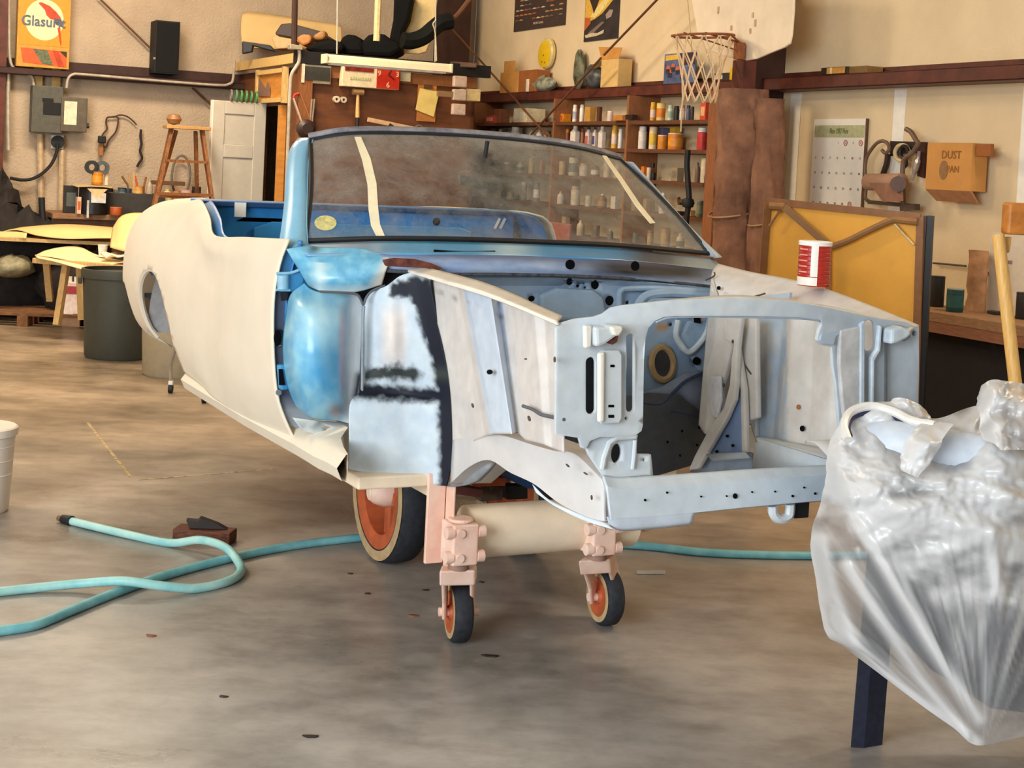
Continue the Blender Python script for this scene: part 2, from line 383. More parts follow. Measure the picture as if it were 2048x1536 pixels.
# ---------------------------------------------------------------- the car body shell (stripped convertible on a dolly)
WHITE = lin((233, 220, 198)); PRIM = lin((196, 203, 208)); PINK = lin((206, 198, 190)); BLUE = lin((70, 150, 196)); DBLUE = lin((26, 92, 150)); UNDER = lin((30, 32, 40)); GREYB = lin((150, 166, 186)); RUST = lin((120, 62, 48))
M_PAINT = paintmat('car_paint', .42, .45); M_PRIMER = paintmat('sprayed_primer', .6, .3, .05); M_GLOSSBLUE = paintmat('blue_enamel', .28, .5, .04)
M_HOLE = mat('dark_hole', (10, 10, 14), .9, spec=.1)
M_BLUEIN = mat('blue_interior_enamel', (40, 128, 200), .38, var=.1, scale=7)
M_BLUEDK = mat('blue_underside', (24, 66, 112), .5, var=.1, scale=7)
M_GASKET = mat('black_rubber', (28, 28, 30), .6)
M_TIN = mat('grey_primer', (176, 186, 196), .5, var=.06, scale=10)
M_WHITEB = mat('cream_primer', (232, 219, 198), .5, var=.03, scale=5)
M_UNDERC = mat('black_undercoat', (34, 34, 38), .8, var=.2, scale=30)
car = thing('convertible_car', 'stripped convertible car body in cream, blue and grey paint on a dolly, without doors glass trim or engine', 'car', CO, CROT)
car['label'] = 'stripped convertible car in cream, blue and grey primer resting on the pink dolly'

def Pt(p): return cp(p[0], p[1], **{p[2]: p[3]})
def pnet(name, rows, m, nu, nv, colf=None, thick=.006, cubic=(True, True), relief=None, parent=None, smooth=True):
    R = [[tuple(Pt(p)) + (p[0], p[1]) for p in r] for r in rows]
    A = smooth_rows(R, nu, nv, cubic); mb = MB(); mb.grid([[Vector(A[i, j, :3]) for j in range(nv)] for i in range(nu)])
    if relief:
        for k in range(len(mb.v)):
            i, j = divmod(k, nv); d = relief(A[i, j, 3], A[i, j, 4])
            if d: mb.v[k] = (mb.v[k][0]+d[0], mb.v[k][1]+d[1], mb.v[k][2]+d[2])
    me = mb.mesh(name)
    if colf: setpaint(me, [colf(A[i, j, 3], A[i, j, 4]) for i in range(nu) for j in range(nv)])
    return put(name, me, m, parent or car, smooth=smooth, solid=thick, angle=50)
def solidc(c): return lambda x, y: c
def pplate(name, outline, holes, con, m, colf=None, thick=.008, step=None, parent=None, bevel=0.0):
    """sheet cut out along a pixel outline, lying on the car plane con = (axis, value or f(px,py))"""
    ax, v = con
    f = (lambda x, y: cp(x, y, **{ax: v(x, y) if callable(v) else v}))
    mb = plate(outline, holes, f, step); me = mb.mesh(name)
    if colf: setpaint(me, [colf(x, y) for x, y in mb.uv])
    return put(name, me, m, parent or car, smooth=True, solid=thick, bevel=bevel, angle=30)

# -- outer skin of the near side: stations along the car, each a (Y, Z) profile from the top edge to the sill
N_PR = 13
def resamp(P, n=N_PR):
    P = [Vector((0, p[0], p[1])) for p in P]; d = [0]
    for a, b in zip(P, P[1:]): d.append(d[-1]+(b-a).length)
    out = []
    for k in range(n):
        t = d[-1]*k/(n-1); i = max(j for j in range(len(P)) if d[j] <= t+1e-9); i = min(i, len(P)-2)
        f = (t-d[i])/max(1e-9, d[i+1]-d[i]); q = P[i].lerp(P[i+1], f); out.append((q.y, q.z))
    return out
def prof(X, px): return resamp([(q.y, q.z) for q in (cp(x, y, X=X) for x, y in px)])
S0 = prof(.05, [(578,478),(571,492),(560,522),(553,556),(547,592),(545,640),(546,700),(549,752),(554,795),(566,832),(576,852),(586,876),(602,900)])
t1 = cp(430, 470, X=-.87); b1 = cp(432, 800, X=-.87)
S1 = resamp([(t1.y, t1.z), (t1.y-.03, t1.z-.03), (-.895, 1.12), (-.905, 1.02), (-.905, .9), (-.895, .8), (-.875, .7), (b1.y-.01, b1.z+.03), (b1.y, b1.z)])
t2 = cp(419, 432, X=-1.15)
S2 = resamp([(t2.y, t2.z), (t2.y-.035, t2.z-.02), (-.885, 1.18), (-.91, 1.06), (-.915, .94), (-.90, .8), (-.875, .69), (-.84, .62)])
t3 = cp(404, 401, X=-1.5)
S3 = resamp([(t3.y, t3.z), (t3.y-.04, t3.z-.012), (-.86, 1.25), (-.905, 1.15), (-.925, 1.05), (-.918, .9), (-.89, .76), (-.84, .64)])
S4 = prof(-2.1, [(376,397),(346,402),(314,417),(292,438),(279,462),(270,497),(266,535),(267,566),(275,607),(290,650),(312,676),(342,694)])
S4a = [((a[0]+b[0])/2-.004, (a[1]+b[1])/2) for a, b in zip(S3, S4)]
S5 = [(y*.965+.012, z-.02) for y, z in S4]
S6 = [(y*.88, z-.07 if z > .9 else z+.03) for y, z in S4]
STX = [.05, -.4, -.87, -1.15, -1.5, -1.8, -2.1, -2.5, -2.85]
S05 = [(a[0]*.5+b[0]*.5-.012, a[1]*.5+b[1]*.5) for a, b in zip(S0, S1)]
STS = [S0, S05, S1, S2, S3, S4a, S4, S5, S6]
NUX, NUP = 97, 49
SK = smooth_rows([[(x, p[0], p[1]) for p in s] for x, s in zip(STX, STS)], NUX, NUP)
def skin(u, v):
    """u in 0..96 along the car, v in 0..48 down the profile"""
    i = min(int(u), NUX-2); j = min(int(v), NUP-2); f, g = u-i, v-j
    q = SK[i, j]*(1-f)*(1-g)+SK[i+1, j]*f*(1-g)+SK[i, j+1]*(1-f)*g+SK[i+1, j+1]*f*g
    return Vector(q)
def project(p):
    p = fromcar(p); x, y, z = p.x, p.y, p.z-EYE
    yc = y*math.cos(PITCH)-z*math.sin(PITCH); zc = y*math.sin(PITCH)+z*math.cos(PITCH)
    u = FOC*x/yc; v = -FOC*zc/yc; c, s = math.cos(ROLL), math.sin(ROLL)
    return (1024+c*u-s*v, CY+s*u+c*v)
SKP = [[project(SK[i, j]) for j in range(NUP)] for i in range(NUX)]
def skin_uv(px, py):
    best = min(((SKP[i][j][0]-px)**2+(SKP[i][j][1]-py)**2, i, j) for i in range(36, 88) for j in range(14, NUP))
    u, v = best[1], best[2]; st = .5
    for _ in range(40):
        cand = [(u+a*st, v+b*st) for a in (-1, 0, 1) for b in (-1, 0, 1)]
        cand = [(min(NUX-1.001, max(0, a)), min(NUP-1.001, max(0, b))) for a, b in cand]
        q = min(cand, key=lambda c: (lambda P: (P[0]-px)**2+(P[1]-py)**2)(project(skin(*c))))
        if q == (u, v): st *= .5
        u, v = q
    return (u, v)
# the wheel opening: real circle-like opening in the quarter panel
U_AX = next(i for i in range(NUX) if SK[i, 20][0] < -1.80)
def arch_pts():
    out = []
    n = 26
    for k in range(n+1):
        t = PI*k/n; X = -1.75+.32*math.cos(t); Z = .70+.335*math.sin(t)
        # find u, v with that X and Z
        i = min(range(NUX-1), key=lambda q: abs(SK[q, 30][0]-X)); i = max(1, min(NUX-2, i))
        u = i+(SK[i, 30][0]-X)/(SK[i, 30][0]-SK[i+1, 30][0]) if SK[i, 30][0] != SK[i+1, 30][0] else i
        col = [skin(u, j).z for j in range(NUP)]
        if Z <= col[-1]: v = NUP-1
        else:
            j = max(q for q in range(NUP) if col[q] >= Z); j = min(j, NUP-2); v = j+(col[j]-Z)/(col[j]-col[j+1])
        out.append((u, v))
    return out
AR = arch_pts()
AR2 = [p for p in AR if p[1] < NUP-1.2]
UD = 44.0   # rear edge of the door
def skin_part(name, u0, u1, m, top=0):
    low = NUP-1.0
    out = [(u0, top)] + [(u, top) for u in np.arange(math.ceil(u0)+1, u1, 2)] + [(u1, top)] + [(u1, v) for v in np.arange(top+2, low, 2)] + [(u1, low)]
    bot = [u for u in np.arange(u1-2, u0, -2)]
    if u1 > 80:
        a0, a1 = AR2[0][0], AR2[-1][0]; lo, hi = min(a0, a1), max(a0, a1)
        out += [(u, low) for u in bot if u > hi+.5] + [(hi, low)]
        seq = AR2 if AR2[0][0] > AR2[-1][0] else AR2[::-1]
        out += [(p[0], min(p[1], low-.01)) for p in seq] + [(lo, low)] + [(u, low) for u in bot if u < lo-.5]
    else: out += [(u, low) for u in bot]
    out += [(u0, low)] + [(u0, v) for v in np.arange(low-2, top+1, -2)]
    mb = plate(out, [], lambda u, v: skin(min(u, NUX-1.001), min(v, NUP-1.001)), 1.6)
    return mb
def flip(mb): mb2 = MB(); mb2.add([(p[0], -p[1], p[2]) for p in mb.v], [f[::-1] for f in mb.f]); return mb2
MQ = skin_part('body_side', 0.0, NUX-1.0, M_WHITEB); MR = skin_part('quarter', UD, NUX-1.0, M_WHITEB)
put('body_side_panel', MQ.mesh('body_side'), M_WHITEB, car, smooth=True, solid=.006, angle=60)
put('quarter_panel', flip(MR).mesh('quarter_panel'), M_WHITEB, car, smooth=True, solid=.006, angle=60)
# inner blue panels of both sides
def inner(mb, off, sgn):
    m2 = MB(); m2.add([(p[0], sgn*(abs(p[1])-off), p[2]-.004) for p in mb.v], [f for f in mb.f if min(mb.v[i][2] for i in f) > .98]); return m2
put('inner_side', inner(MQ, .045, -1).mesh('inner_side'), M_BLUEIN, car, smooth=True, solid=.004, angle=60)
put('inner_quarter', inner(MR, .045, 1).mesh('inner_quarter'), M_BLUEIN, car, smooth=True, solid=.004, angle=60)
# arch lip (rolled edge), inner wheel tubs
lip = [skin(*p) for p in AR2]
for sg in (-1, 1):
    mb = MB(); mb.tube([Vector((p.x, sg*abs(p.y)-sg*.012, p.z)) for p in lip], .011, 6); mb.obj('arch_lip', M_WHITEB, car, smooth=True)
    mb = MB()
    G = []
    for k in range(15):
        t = PI*k/14; G.append([Vector((-1.74+.34*math.cos(t), sg*y, .72+.335*math.sin(t))) for y in (.85, .80, .72)])
    mb.grid(G); mb.prism([Vector((-1.66+.27*math.cos(PI*k/14), sg*.72, .74+.30*math.sin(PI*k/14))) for k in range(15)], (0, 0, 0), (0, -.004*sg, 0))
    o = mb.obj('wheel_tub', mat('grey_wheel_tub', (176, 174, 174), .6, var=.1), car, smooth=True, angle=40)
# rocker / sill, both sides
for sg in (-1, 1):
    mb = MB(); R = []
    for X in (.49, .40, .30, .2, .1, -.5, -1.0, -1.42):
        zt, zb = (.655, .575) if X > .06 else (.64, .565)
        y0 = -.815 if X > .31 else -.825; k = {.49: .05, .40: .2, .30: .5}.get(X, 1)
        R.append([Vector((X, -sg*y, z)) for y, z in ((y0+.12*k, zt+.03*k), (y0, zt), (y0-.028, (zt+zb)/2), (y0-.01, zb), (y0+.1*k, zb-.012*k), (y0+.16*k, zb+.02), (y0+.12*k, zt+.03*k))])
    mb.grid(R); mb.obj('rocker_panel', M_WHITEB, car, smooth=True, angle=50)
# hem drip bead under the sill
a = cp(478, 824, Y=-.83); mb = MB(); mb.lathe([(0, -.03), (.018, -.02), (.024, 0), (.018, .02), (0, .03)], 10, c=(a.x, a.y+.02, a.z)); mb.obj('jack_pad', M_WHITEB, car, smooth=True)

# -- floor pan, tunnel, trunk, tail, deck
MF = MB(); MF.box((-.62, 0, .60), (1.5, 1.5, .02)); MF.obj('floor_pan', mat('dark_floor_pan', (60, 66, 76), .7, var=.2), car)
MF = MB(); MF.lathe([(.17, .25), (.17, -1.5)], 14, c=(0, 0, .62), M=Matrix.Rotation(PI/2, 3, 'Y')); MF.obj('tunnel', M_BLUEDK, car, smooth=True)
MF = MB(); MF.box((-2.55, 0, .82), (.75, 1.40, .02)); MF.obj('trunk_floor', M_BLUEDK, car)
MF = MB(); MF.prism([Vector((-2.83, y, z)) for y, z in ((-.72, .72), (.72, .72), (.74, 1.0), (.70, 1.2), (.5, 1.25), (-.5, 1.25), (-.70, 1.2), (-.74, 1.0))], (0, 0, 0), (-.03, 0, 0)); MF.obj('tail_panel', M_WHITEB, car)
for sg in (-1, 1):
    G = []
    for i in range(58, NUX, 3):
        p = SK[i, 0]; G.append([Vector((p[0], sg*abs(p[1]), p[2])), Vector((p[0], sg*(abs(p[1])-.06), p[2]+.006)), Vector((p[0], sg*(abs(p[1])-.13), p[2]-.002)), Vector((p[0], sg*(abs(p[1])-.15), p[2]-.03))])
    mb = MB(); mb.grid(G); mb.obj('deck_rail', M_WHITEB, car, smooth=True, solid=.004)
# rear bulkhead seen over the door: top lip, band, slot and lower panel
c0 = cp(405, 402, X=-1.6); c1 = cp(1003, 431, X=-1.6)
ZB = .75*c0.z+.25*c1.z+.008; US = cp(562, 434, X=-1.6).y
mb = MB(); mb.box((-1.69, 0, ZB-.006), (.20, 1.50, .014)); mb.obj('tulip_panel', M_BLUEIN, car, bevel=.004)
def bk(u, v): return Vector((-1.60, u, v))
mb = plate([(-.745, .72), (.745, .72), (.745, ZB-.002), (-.745, ZB-.002)], [[(-.60, ZB-.086), (US, ZB-.086), (US+.01, ZB-.068), (-.56, ZB-.068)], circ(.35, ZB-.06, .02), circ(-.2, ZB-.06, .012)], bk)
put('bulkhead', mb.mesh('bulkhead'), M_BLUEIN, car, solid=.006)
mb = MB(); mb.box((-1.68, 0, ZB-.17), (.01, 1.4, .26)); mb.obj('bulkhead_backing', M_HOLE, car)  # dark sheet added behind the slot so that it reads as unlit
mb = MB(); mb.bar((-1.585, -.745, ZB-.012), (-1.585, .745, ZB-.012), .03, .022); mb.obj('bulkhead_lip', M_BLUEDK, car, bevel=.004)  # dark blue carries the shading along the top edge
mb = MB(); mb.prism([Vector((-1.56, -.52, .80)), Vector((-1.56, .52, .80)), Vector((-1.575, .52, ZB-.10)), Vector((-1.575, .46, ZB-.082)), Vector((-1.575, -.44, ZB-.082)), Vector((-1.575, -.52, ZB-.11))], (0, 0, 0), (-.012, 0, 0)); mb.obj('seat_back_panel', mat('light_blue_interior', (52, 140, 204), .38, var=.08, scale=7), car, bevel=.006)
a = cp(476, 413, X=-1.592); b = cp(483, 424, X=-1.592); mb = MB(); mb.box((-1.555, a.y, a.z-.012), (.004, .05, .062)); mb.obj('paper_tag', mat('white_paper', (240, 238, 230), .8, var=.03), car)
arr(bpy.data.objects[-1] if False else car.children[-1], 'white paper tag on the blue bulkhead')
a = cp(1000, 447, X=-1.592); mb = MB()
for d in (-.014, .014): mb.bar((-1.592, a.y+d-.012, a.z-.025), (-1.592, a.y+d+.012, a.z+.025), .012, .004, up=(1, 0, 0))
arr(mb.obj('tape_mark', mat('white_paper', (240, 238, 230)), car), 'pair of white tape marks')

# -- windshield: glass, gasket, pillars, header
WB = [cp(x, y, X=X) for x, y, X in ((610, 482, .0), (760, 477, .105), (900, 478, .15), (1060, 483, .155), (1240, 491, .11), (1418, 507, .0))]
WT = [cp(x, y, X=X) for x, y, X in ((620, 280, -.43), (713, 267, -.35), (890, 270, -.305), (1050, 282, -.305), (1160, 298, -.34), (1240, 320, -.43))]
GR = []
for k in range(7):
    f = k/6
    GR.append([b.lerp(t, f) + Vector((.035*math.sin(PI*f), 0, 0)) for b, t in zip(WB, WT)])
GA = smooth_rows([[tuple(p) for p in r] for r in GR], 17, 41)
mb = MB(); mb.grid([[Vector(GA[i, j]) for j in range(41)] for i in range(17)])
def glassmat():
    m = bpy.data.materials.new('dusty_glass'); m.use_nodes = True; nt = m.node_tree; N = nt.nodes.new; L = nt.links.new
    nt.nodes.remove(nt.nodes['Principled BSDF']); out = nt.nodes['Material Output']
    tr = N('ShaderNodeBsdfTransparent'); tr.inputs[0].default_value = (.86, .86, .84, 1)
    df = N('ShaderNodeBsdfDiffuse'); df.inputs[0].default_value = (*lin((152, 146, 136)), 1)
    gl = N('ShaderNodeBsdfGlossy'); gl.inputs['Roughness'].default_value = .2
    tc = N('ShaderNodeTexCoord'); n = N('ShaderNodeTexNoise'); n.inputs['Scale'].default_value = 9; n.inputs['Detail'].default_value = 10; n.inputs['Roughness'].default_value = .7; L(tc.outputs['Object'], n.inputs['Vector'])
    n2 = N('ShaderNodeTexNoise'); n2.inputs['Scale'].default_value = 160; n2.inputs['Detail'].default_value = 2; L(tc.outputs['Object'], n2.inputs['Vector'])
    dust = N('ShaderNodeVertexColor'); dust.layer_name = 'paint'
    mr = N('ShaderNodeMapRange'); mr.inputs[1].default_value = .35; mr.inputs[2].default_value = .7; mr.inputs[3].default_value = -.10; mr.inputs[4].default_value = .34; L(n.outputs['Fac'], mr.inputs[0])
    mr2 = N('ShaderNodeMapRange'); mr2.inputs[1].default_value = .4; mr2.inputs[2].default_value = .7; mr2.inputs[3].default_value = -.03; mr2.inputs[4].default_value = .1; L(n2.outputs['Fac'], mr2.inputs[0])
    a1 = N('ShaderNodeMath'); a1.operation = 'ADD'; L(mr.outputs[0], a1.inputs[0]); L(mr2.outputs[0], a1.inputs[1])
    sp = N('ShaderNodeSeparateColor'); L(dust.outputs['Color'], sp.inputs[0])
    a2 = N('ShaderNodeMath'); a2.operation = 'ADD'; a2.use_clamp = True; L(a1.outputs[0], a2.inputs[0]); L(sp.outputs[0], a2.inputs[1])
    mx = N('ShaderNodeMixShader'); L(a2.outputs[0], mx.inputs[0]); L(tr.outputs[0], mx.inputs[1]); L(df.outputs[0], mx.inputs[2])
    fr = N('ShaderNodeFresnel'); fr.inputs[0].default_value = 1.35
    mx2 = N('ShaderNodeMixShader'); L(fr.outputs[0], mx2.inputs[0]); L(mx.outputs[0], mx2.inputs[1]); L(gl.outputs[0], mx2.inputs[2]); L(mx2.outputs[0], out.inputs[0])
    return m
M_GLASS = glassmat()
me = mb.mesh('windshield')
dc = []
for i in range(17):
    for j in range(41):
        f = i/16; g = j/40
        d = .07+.20*min(1, max(0, (f-.22)/.25))+.34*max(0, (f-.78)/.22)+.25*max(0, (.1-f)/.1)+.22*max(0, (g-.86)/.14)+.15*max(0, (.05-g)/.05)+.05*noise2(g*7, f*4)
        dc.append((max(.05, d),)*3)
setpaint(me, dc)
wind = put('windshield', me, M_GLASS, car, smooth=True); arr(wind, 'dusty curved windshield glass')
def gp(px, py, off=.0):
    """point on the glass seen at a pixel"""
    best = None
    for i in range(16):
        for j in range(40):
            a, b, c, d = [Vector(GA[p, q]) for p, q in ((i, j), (i+1, j), (i+1, j+1), (i, j+1))]
            pa, pb, pc, pd = [project(k) for k in (a, b, c, d)]
            if inpoly(px, py, [pa, pb, pc, pd]):
                n = (b-a).cross(d-a).normalized(); n = n if n.x > 0 else -n
                o = tocar(EYEV); dd = tocar(EYEV+ray(px, py))-o; t = (a-o).dot(n)/dd.dot(n); return o+dd*t+n*off
    return None
def glass_strip(name, L, Rr, m, off, label):
    rows = []
    for a, b in zip(L, Rr):
        p, q = gp(*a, off), gp(*b, off)
        if p and q: rows.append([p, q])
    mb = MB(); mb.grid(rows); return arr(mb.obj(name, m, wind, solid=.002), label)
M_MASK = mat('masking_tape', (240, 226, 190), .7, var=.05)
glass_strip('tape_strip', [(709, 275), (724, 320), (735, 370), (737, 420), (742, 452), (752, 472)], [(722, 275), (741, 318), (753, 368), (756, 415), (760, 450), (770, 474)], M_MASK, .003, 'curved cream tape strip at the near end of the glass')
glass_strip('tape_strip', [(1204, 312), (1240, 365), (1270, 412), (1300, 448)], [(1212, 312), (1249, 364), (1280, 410), (1310, 447)], M_MASK, .003, 'slim pale tape strip near the far pillar')
rows = [gp(651+22*math.cos(t), 447+15*math.sin(t), .003) for t in [2*PI*k/18 for k in range(18)]]
mb = MB(); mb.prism(rows, (0, 0, 0), (.002, 0, 0)); arr(mb.obj('round_sticker', mat('yellowed_sticker', (206, 194, 128), .7, var=.18, scale=60), wind), 'round yellowed sticker in the lower corner')
# inside mirror behind the glass
mb = MB(); q = [gp(x, y, -.07) for x, y in ((928, 318), (975, 322), (1018, 330), (1020, 350), (970, 349), (930, 338))]
mb.prism(q, (0, 0, 0), (-.02, 0, 0)); mb.obj('rear_view_mirror', mat('slate_mirror_back', (64, 84, 92), .5), car, bevel=.006)
q0 = gp(975, 322, -.07); mb = MB(); mb.cyl(q0, q0+Vector((.03, 0, .13)), .008); mb.obj('mirror_stalk', M_GASKET, car)
# gasket all around
loop = [Vector(GA[0, j]) for j in range(41)] + [Vector(GA[i, 40]) for i in range(1, 17)] + [Vector(GA[16, j]) for j in range(39, -1, -1)] + [Vector(GA[i, 0]) for i in range(15, 0, -1)]
mb = MB(); mb.tube(loop+[loop[0]], .009, 8, caps=False); arr(mb.obj('gasket', M_GASKET, car, smooth=True), 'black rubber glazing gasket')
# header rail
mb = MB(); mb.tube([Vector(GA[16, j])+Vector((-.012, 0, .012)) for j in range(41)], .014, 8); mb.obj('header_rail', mat('header_primer', (150, 146, 150), .5, rgb2=(92, 88, 96), scale=14), car, smooth=True)
# pillars
def pillar(P, m, sgn):
    mb = MB(); G = []
    for p, w, d in P:
        G.append([p+Vector((.02, 0, 0)), p+Vector((.01, sgn*w*.6, 0)), p+Vector((-.02, sgn*w, 0)), p+Vector((-d, sgn*w*.9, 0)), p+Vector((-d, sgn*.01, 0)), p+Vector((.02, 0, 0))])
    G = smooth_rows([[tuple(k) for k in r] for r in G], 16, 6, (True, False)); mb.grid([[Vector(G[i, j]) for j in range(6)] for i in range(16)])
    return mb.obj('windshield_pillar', m, car, smooth=True, solid=.003, angle=50)
PL = [(cp(614, 500, X=.03), .075, .10), (cp(611, 450, X=-.05), .06, .09), (cp(612, 400, X=-.15), .055, .085), (cp(614, 340, X=-.29), .055, .08), (cp(617, 300, X=-.39), .05, .075), (cp(625, 277, X=-.44), .035, .07)]
arr(pillar(PL, mat('sky_blue_enamel', (134, 186, 214), .3, var=.08, scale=6), -1), 'sky blue near windshield pillar')
PR = [(cp(1424, 514, X=.02), .06, .10), (cp(1370, 452, X=-.12), .03, .09), (cp(1312, 385, X=-.28), .026, .085), (cp(1258, 324, X=-.42), .025, .08)]
arr(pillar(PR, M_TIN, 1), 'grey far windshield pillar')

# -- cowl: blue top strip, grey face with black spray, firewall with holes
def cowl_col(x, y):
    c = mixc(lin((96, 164, 204)), lin((70, 140, 190)), (x-700)/400+.2*noise2(x/40, y/20))
    c = mixc(c, lin((140, 150, 168)), max(0, 1-abs(x-700)/110)*.9)
    c = mixc(c, lin((200, 226, 232)), max(0, 1-abs(x-1020)/70)*.7)
    c = mixc(c, lin((70, 78, 92)), (x-1230)/60); c = mixc(c, lin((136, 150, 160)), (x-1330)/50)
    return c
pnet('cowl_top', [[(606, 488, 'X', .03), (760, 482, 'X', .12), (900, 484, 'X', .165), (1060, 488, 'X', .17), (1240, 497, 'X', .125), (1424, 516, 'X', .01)],
                  [(606, 500, 'X', .09), (760, 497, 'X', .19), (900, 499, 'X', .24), (1060, 502, 'X', .245), (1240, 510, 'X', .21), (1440, 530, 'X', .07)],
                  [(612, 510, 'X', .14), (760, 507, 'X', .25), (900, 509, 'X', .30), (1060, 512, 'X', .305), (1240, 520, 'X', .28), (1440, 540, 'X', .12)]], M_GLOSSBLUE, 7, 80, cowl_col)
def face_col(x, y):
    c = mixc(lin((128, 150, 190)), lin((160, 178, 204)), .5+.5*noise2(x/60, y/14))
    k = math.exp(-((x-1300)/135)**4)*math.exp(-((y-(528+(x-1200)*.06))/24)**4)
    c = mixc(c, lin((22, 24, 34)), k*1.1)
    c = mixc(c, lin((84, 92, 120)), .8*math.exp(-((y-514-(x-1000)*.03)/8)**2))
    return c
seam = [(770, 541), (900, 549), (1010, 549), (1120, 551), (1220, 555), (1310, 561), (1420, 573)]
FACE = [[(760, 507, 'X', .25), (900, 509, 'X', .30), (1060, 512, 'X', .305), (1240, 520, 'X', .28), (1360, 532, 'X', .21), (1432, 540, 'X', .13)],
        [(765, 525, 'X', .27), (900, 530, 'X', .335), (1060, 532, 'X', .345), (1240, 540, 'X', .32), (1360, 551, 'X', .26), (1430, 557, 'X', .2)],
        [(770, 541, 'X', .27), (900, 549, 'X', .335), (1060, 551, 'X', .345), (1240, 556, 'X', .325), (1360, 566, 'X', .28), (1428, 574, 'X', .23)]]
pnet('cowl_face', FACE, M_PRIMER, 14, 90, face_col)
mb = MB(); mb.tube(_spl([cp(x, y, X=.262) for x, y in ((868, 502), (900, 504), (940, 505), (990, 504))], 12), .005, 6); mb.obj('cowl_slit', M_HOLE, car, smooth=True)
mb = MB(); mb.tube([cp(x, y, X=.35 if 850 < x < 1300 else .28) for x, y in seam], .006, 6); mb.obj('seam_sealer', mat('dark_sealer', (82, 86, 96), .8, rgb2=(40, 42, 50), scale=40), car, smooth=True)
# firewall plate with holes
FX = .30
fwo = [(862, 549), (900, 551), (1060, 553), (1240, 558), (1428, 576), (1452, 640), (1440, 760), (1400, 800), (1290, 800), (1120, 800), (905, 780), (880, 660)]
def ell(x, y, rx, ry=None): return circ(x, y, rx, ry, 20)
fwh = [ell(1138, 563, 7.5), ell(1154.5, 571, 4), ell(1189, 569, 8.5, 10), ell(1218, 601, 9, 10), ell(1062, 597, 7, 6), ell(1253, 605, 3.5), ell(1167, 566, 2.5), ell(1169, 575, 2.5),
       circ(1325, 727, 21, 32, 24, -.1), ell(1393, 722, 8, 8), ell(1340, 649, 3.5), [(1383, 630), (1404, 630), (1404, 648), (1384, 647)]]
def fw_col(x, y):
    c = mixc(lin((140, 168, 200)), lin((168, 188, 206)), .5+.5*noise2(x/70, y/50)); c = mixc(c, lin((112, 134, 166)), .5*max(0, (y-640)/120))
    return mixc(c, lin((190, 140, 70)), .95 if math.hypot((x-1318)/14, (y-655)/11) < 1+.25*noise2(x/6, y/6) else 0)
fw = pplate('firewall', fwo, fwh, ('X', lambda x, y: FX-.03*math.cos((x-1100)/160)*(1 if y > 560 else 0)), M_PRIMER, fw_col, .006, step=14)
mb = MB(); G = [Vector(cp(1325+22*math.cos(t)+1*math.sin(t), 727+33*math.sin(t), X=FX+.01)) for t in [2*PI*k/24 for k in range(25)]]
mb.tube(G, .012, 6, caps=False); arr(mb.obj('hole_ring', mat('tan_ring', (178, 148, 104), .7), car, smooth=True), 'tan ring around the steering hole')
for hx, hy, hr in ((1140, 529, 9.5), (1269.5, 532, 9)):
    pass
def disc(name, x, y, rx, ry, con, m=M_HOLE, th=.002, parent=None, a=0.0, n=16):
    q = [cp(p[0], p[1], **con) for p in circ(x, y, rx, ry, n, a)]; mb = MB(); ax = 'X' in con
    mb.prism(q, (0, 0, 0), (th, 0, 0) if ax else (0, -th, 0)); return mb.obj(name, m, parent or car)
disc('vent_hole', 1140, 529, 9.5, 10, {'X': .352}); disc('vent_hole', 1270, 532, 8.5, 10, {'X': .325})
mb = MB(); mb.box((.10, -.05, .92), (.02, 1.25, .58)); mb.obj('toe_board', mat('shadowed_toe_board', (58, 66, 80), .8), car)  # dark colour stands in for the shade behind the firewall holes
# raised panels on the firewall
def ridge(name, pts, con, r, m, parent=None, n=24):
    P = _spl([cp(x, y, **con) for x, y in pts], n); mb = MB(); mb.tube(P, r, 8); return mb.obj(name, m, parent or car, smooth=True)
M_FWB = mat('blue_grey_primer', (150, 174, 198), .55, var=.06)
ridge('pressed_rib', [(1238, 616), (1238, 590), (1243, 580), (1258, 577), (1330, 577), (1414, 582)], {'X': .31}, .010, M_FWB)
ridge('pressed_rib', [(1272, 616), (1284, 598), (1302, 589), (1350, 586), (1420, 592)], {'X': .325}, .016, M_FWB)
mb = MB(); mb.prism([cp(x, y, X=.32) for x, y in ((1300, 594), (1420, 596), (1424, 628), (1290, 628), (1284, 606))], (0, 0, 0), (.015, 0, 0)); mb.obj('pressed_panel', M_FWB, car, bevel=.006)
mb = MB(); mb.prism([cp(x, y, X=.30) for x, y in ((1076, 588), (1110, 574), (1180, 578), (1202, 594), (1208, 640), (1076, 640))], (0, 0, 0), (.022, 0, 0)); mb.obj('pressed_panel', M_FWB, car, bevel=.018)
# pedal and steering bracket area right of the hole
mb = MB(); mb.prism([cp(x, y, X=.34) for x, y in ((1372, 640), (1422, 642), (1424, 700), (1412, 748), (1392, 740), (1378, 714), (1354, 700), (1350, 676))], (0, 0, 0), (.02, 0, 0)); mb.obj('pedal_bracket', mat('steel_blue_primer', (148, 172, 196), .5), car, bevel=.01)
ridge('bracket_rib', [(1356, 640), (1352, 670), (1362, 690), (1378, 704), (1398, 688), (1414, 664), (1420, 640)], {'X': .37}, .011, mat('pale_primer_edge', (196, 208, 216), .5))
disc('bracket_hole', 1393, 722, 8, 8, {'X': .366}); disc('bracket_hole', 1394, 639, 11, 8.5, {'X': .366}, n=4, a=PI/4)

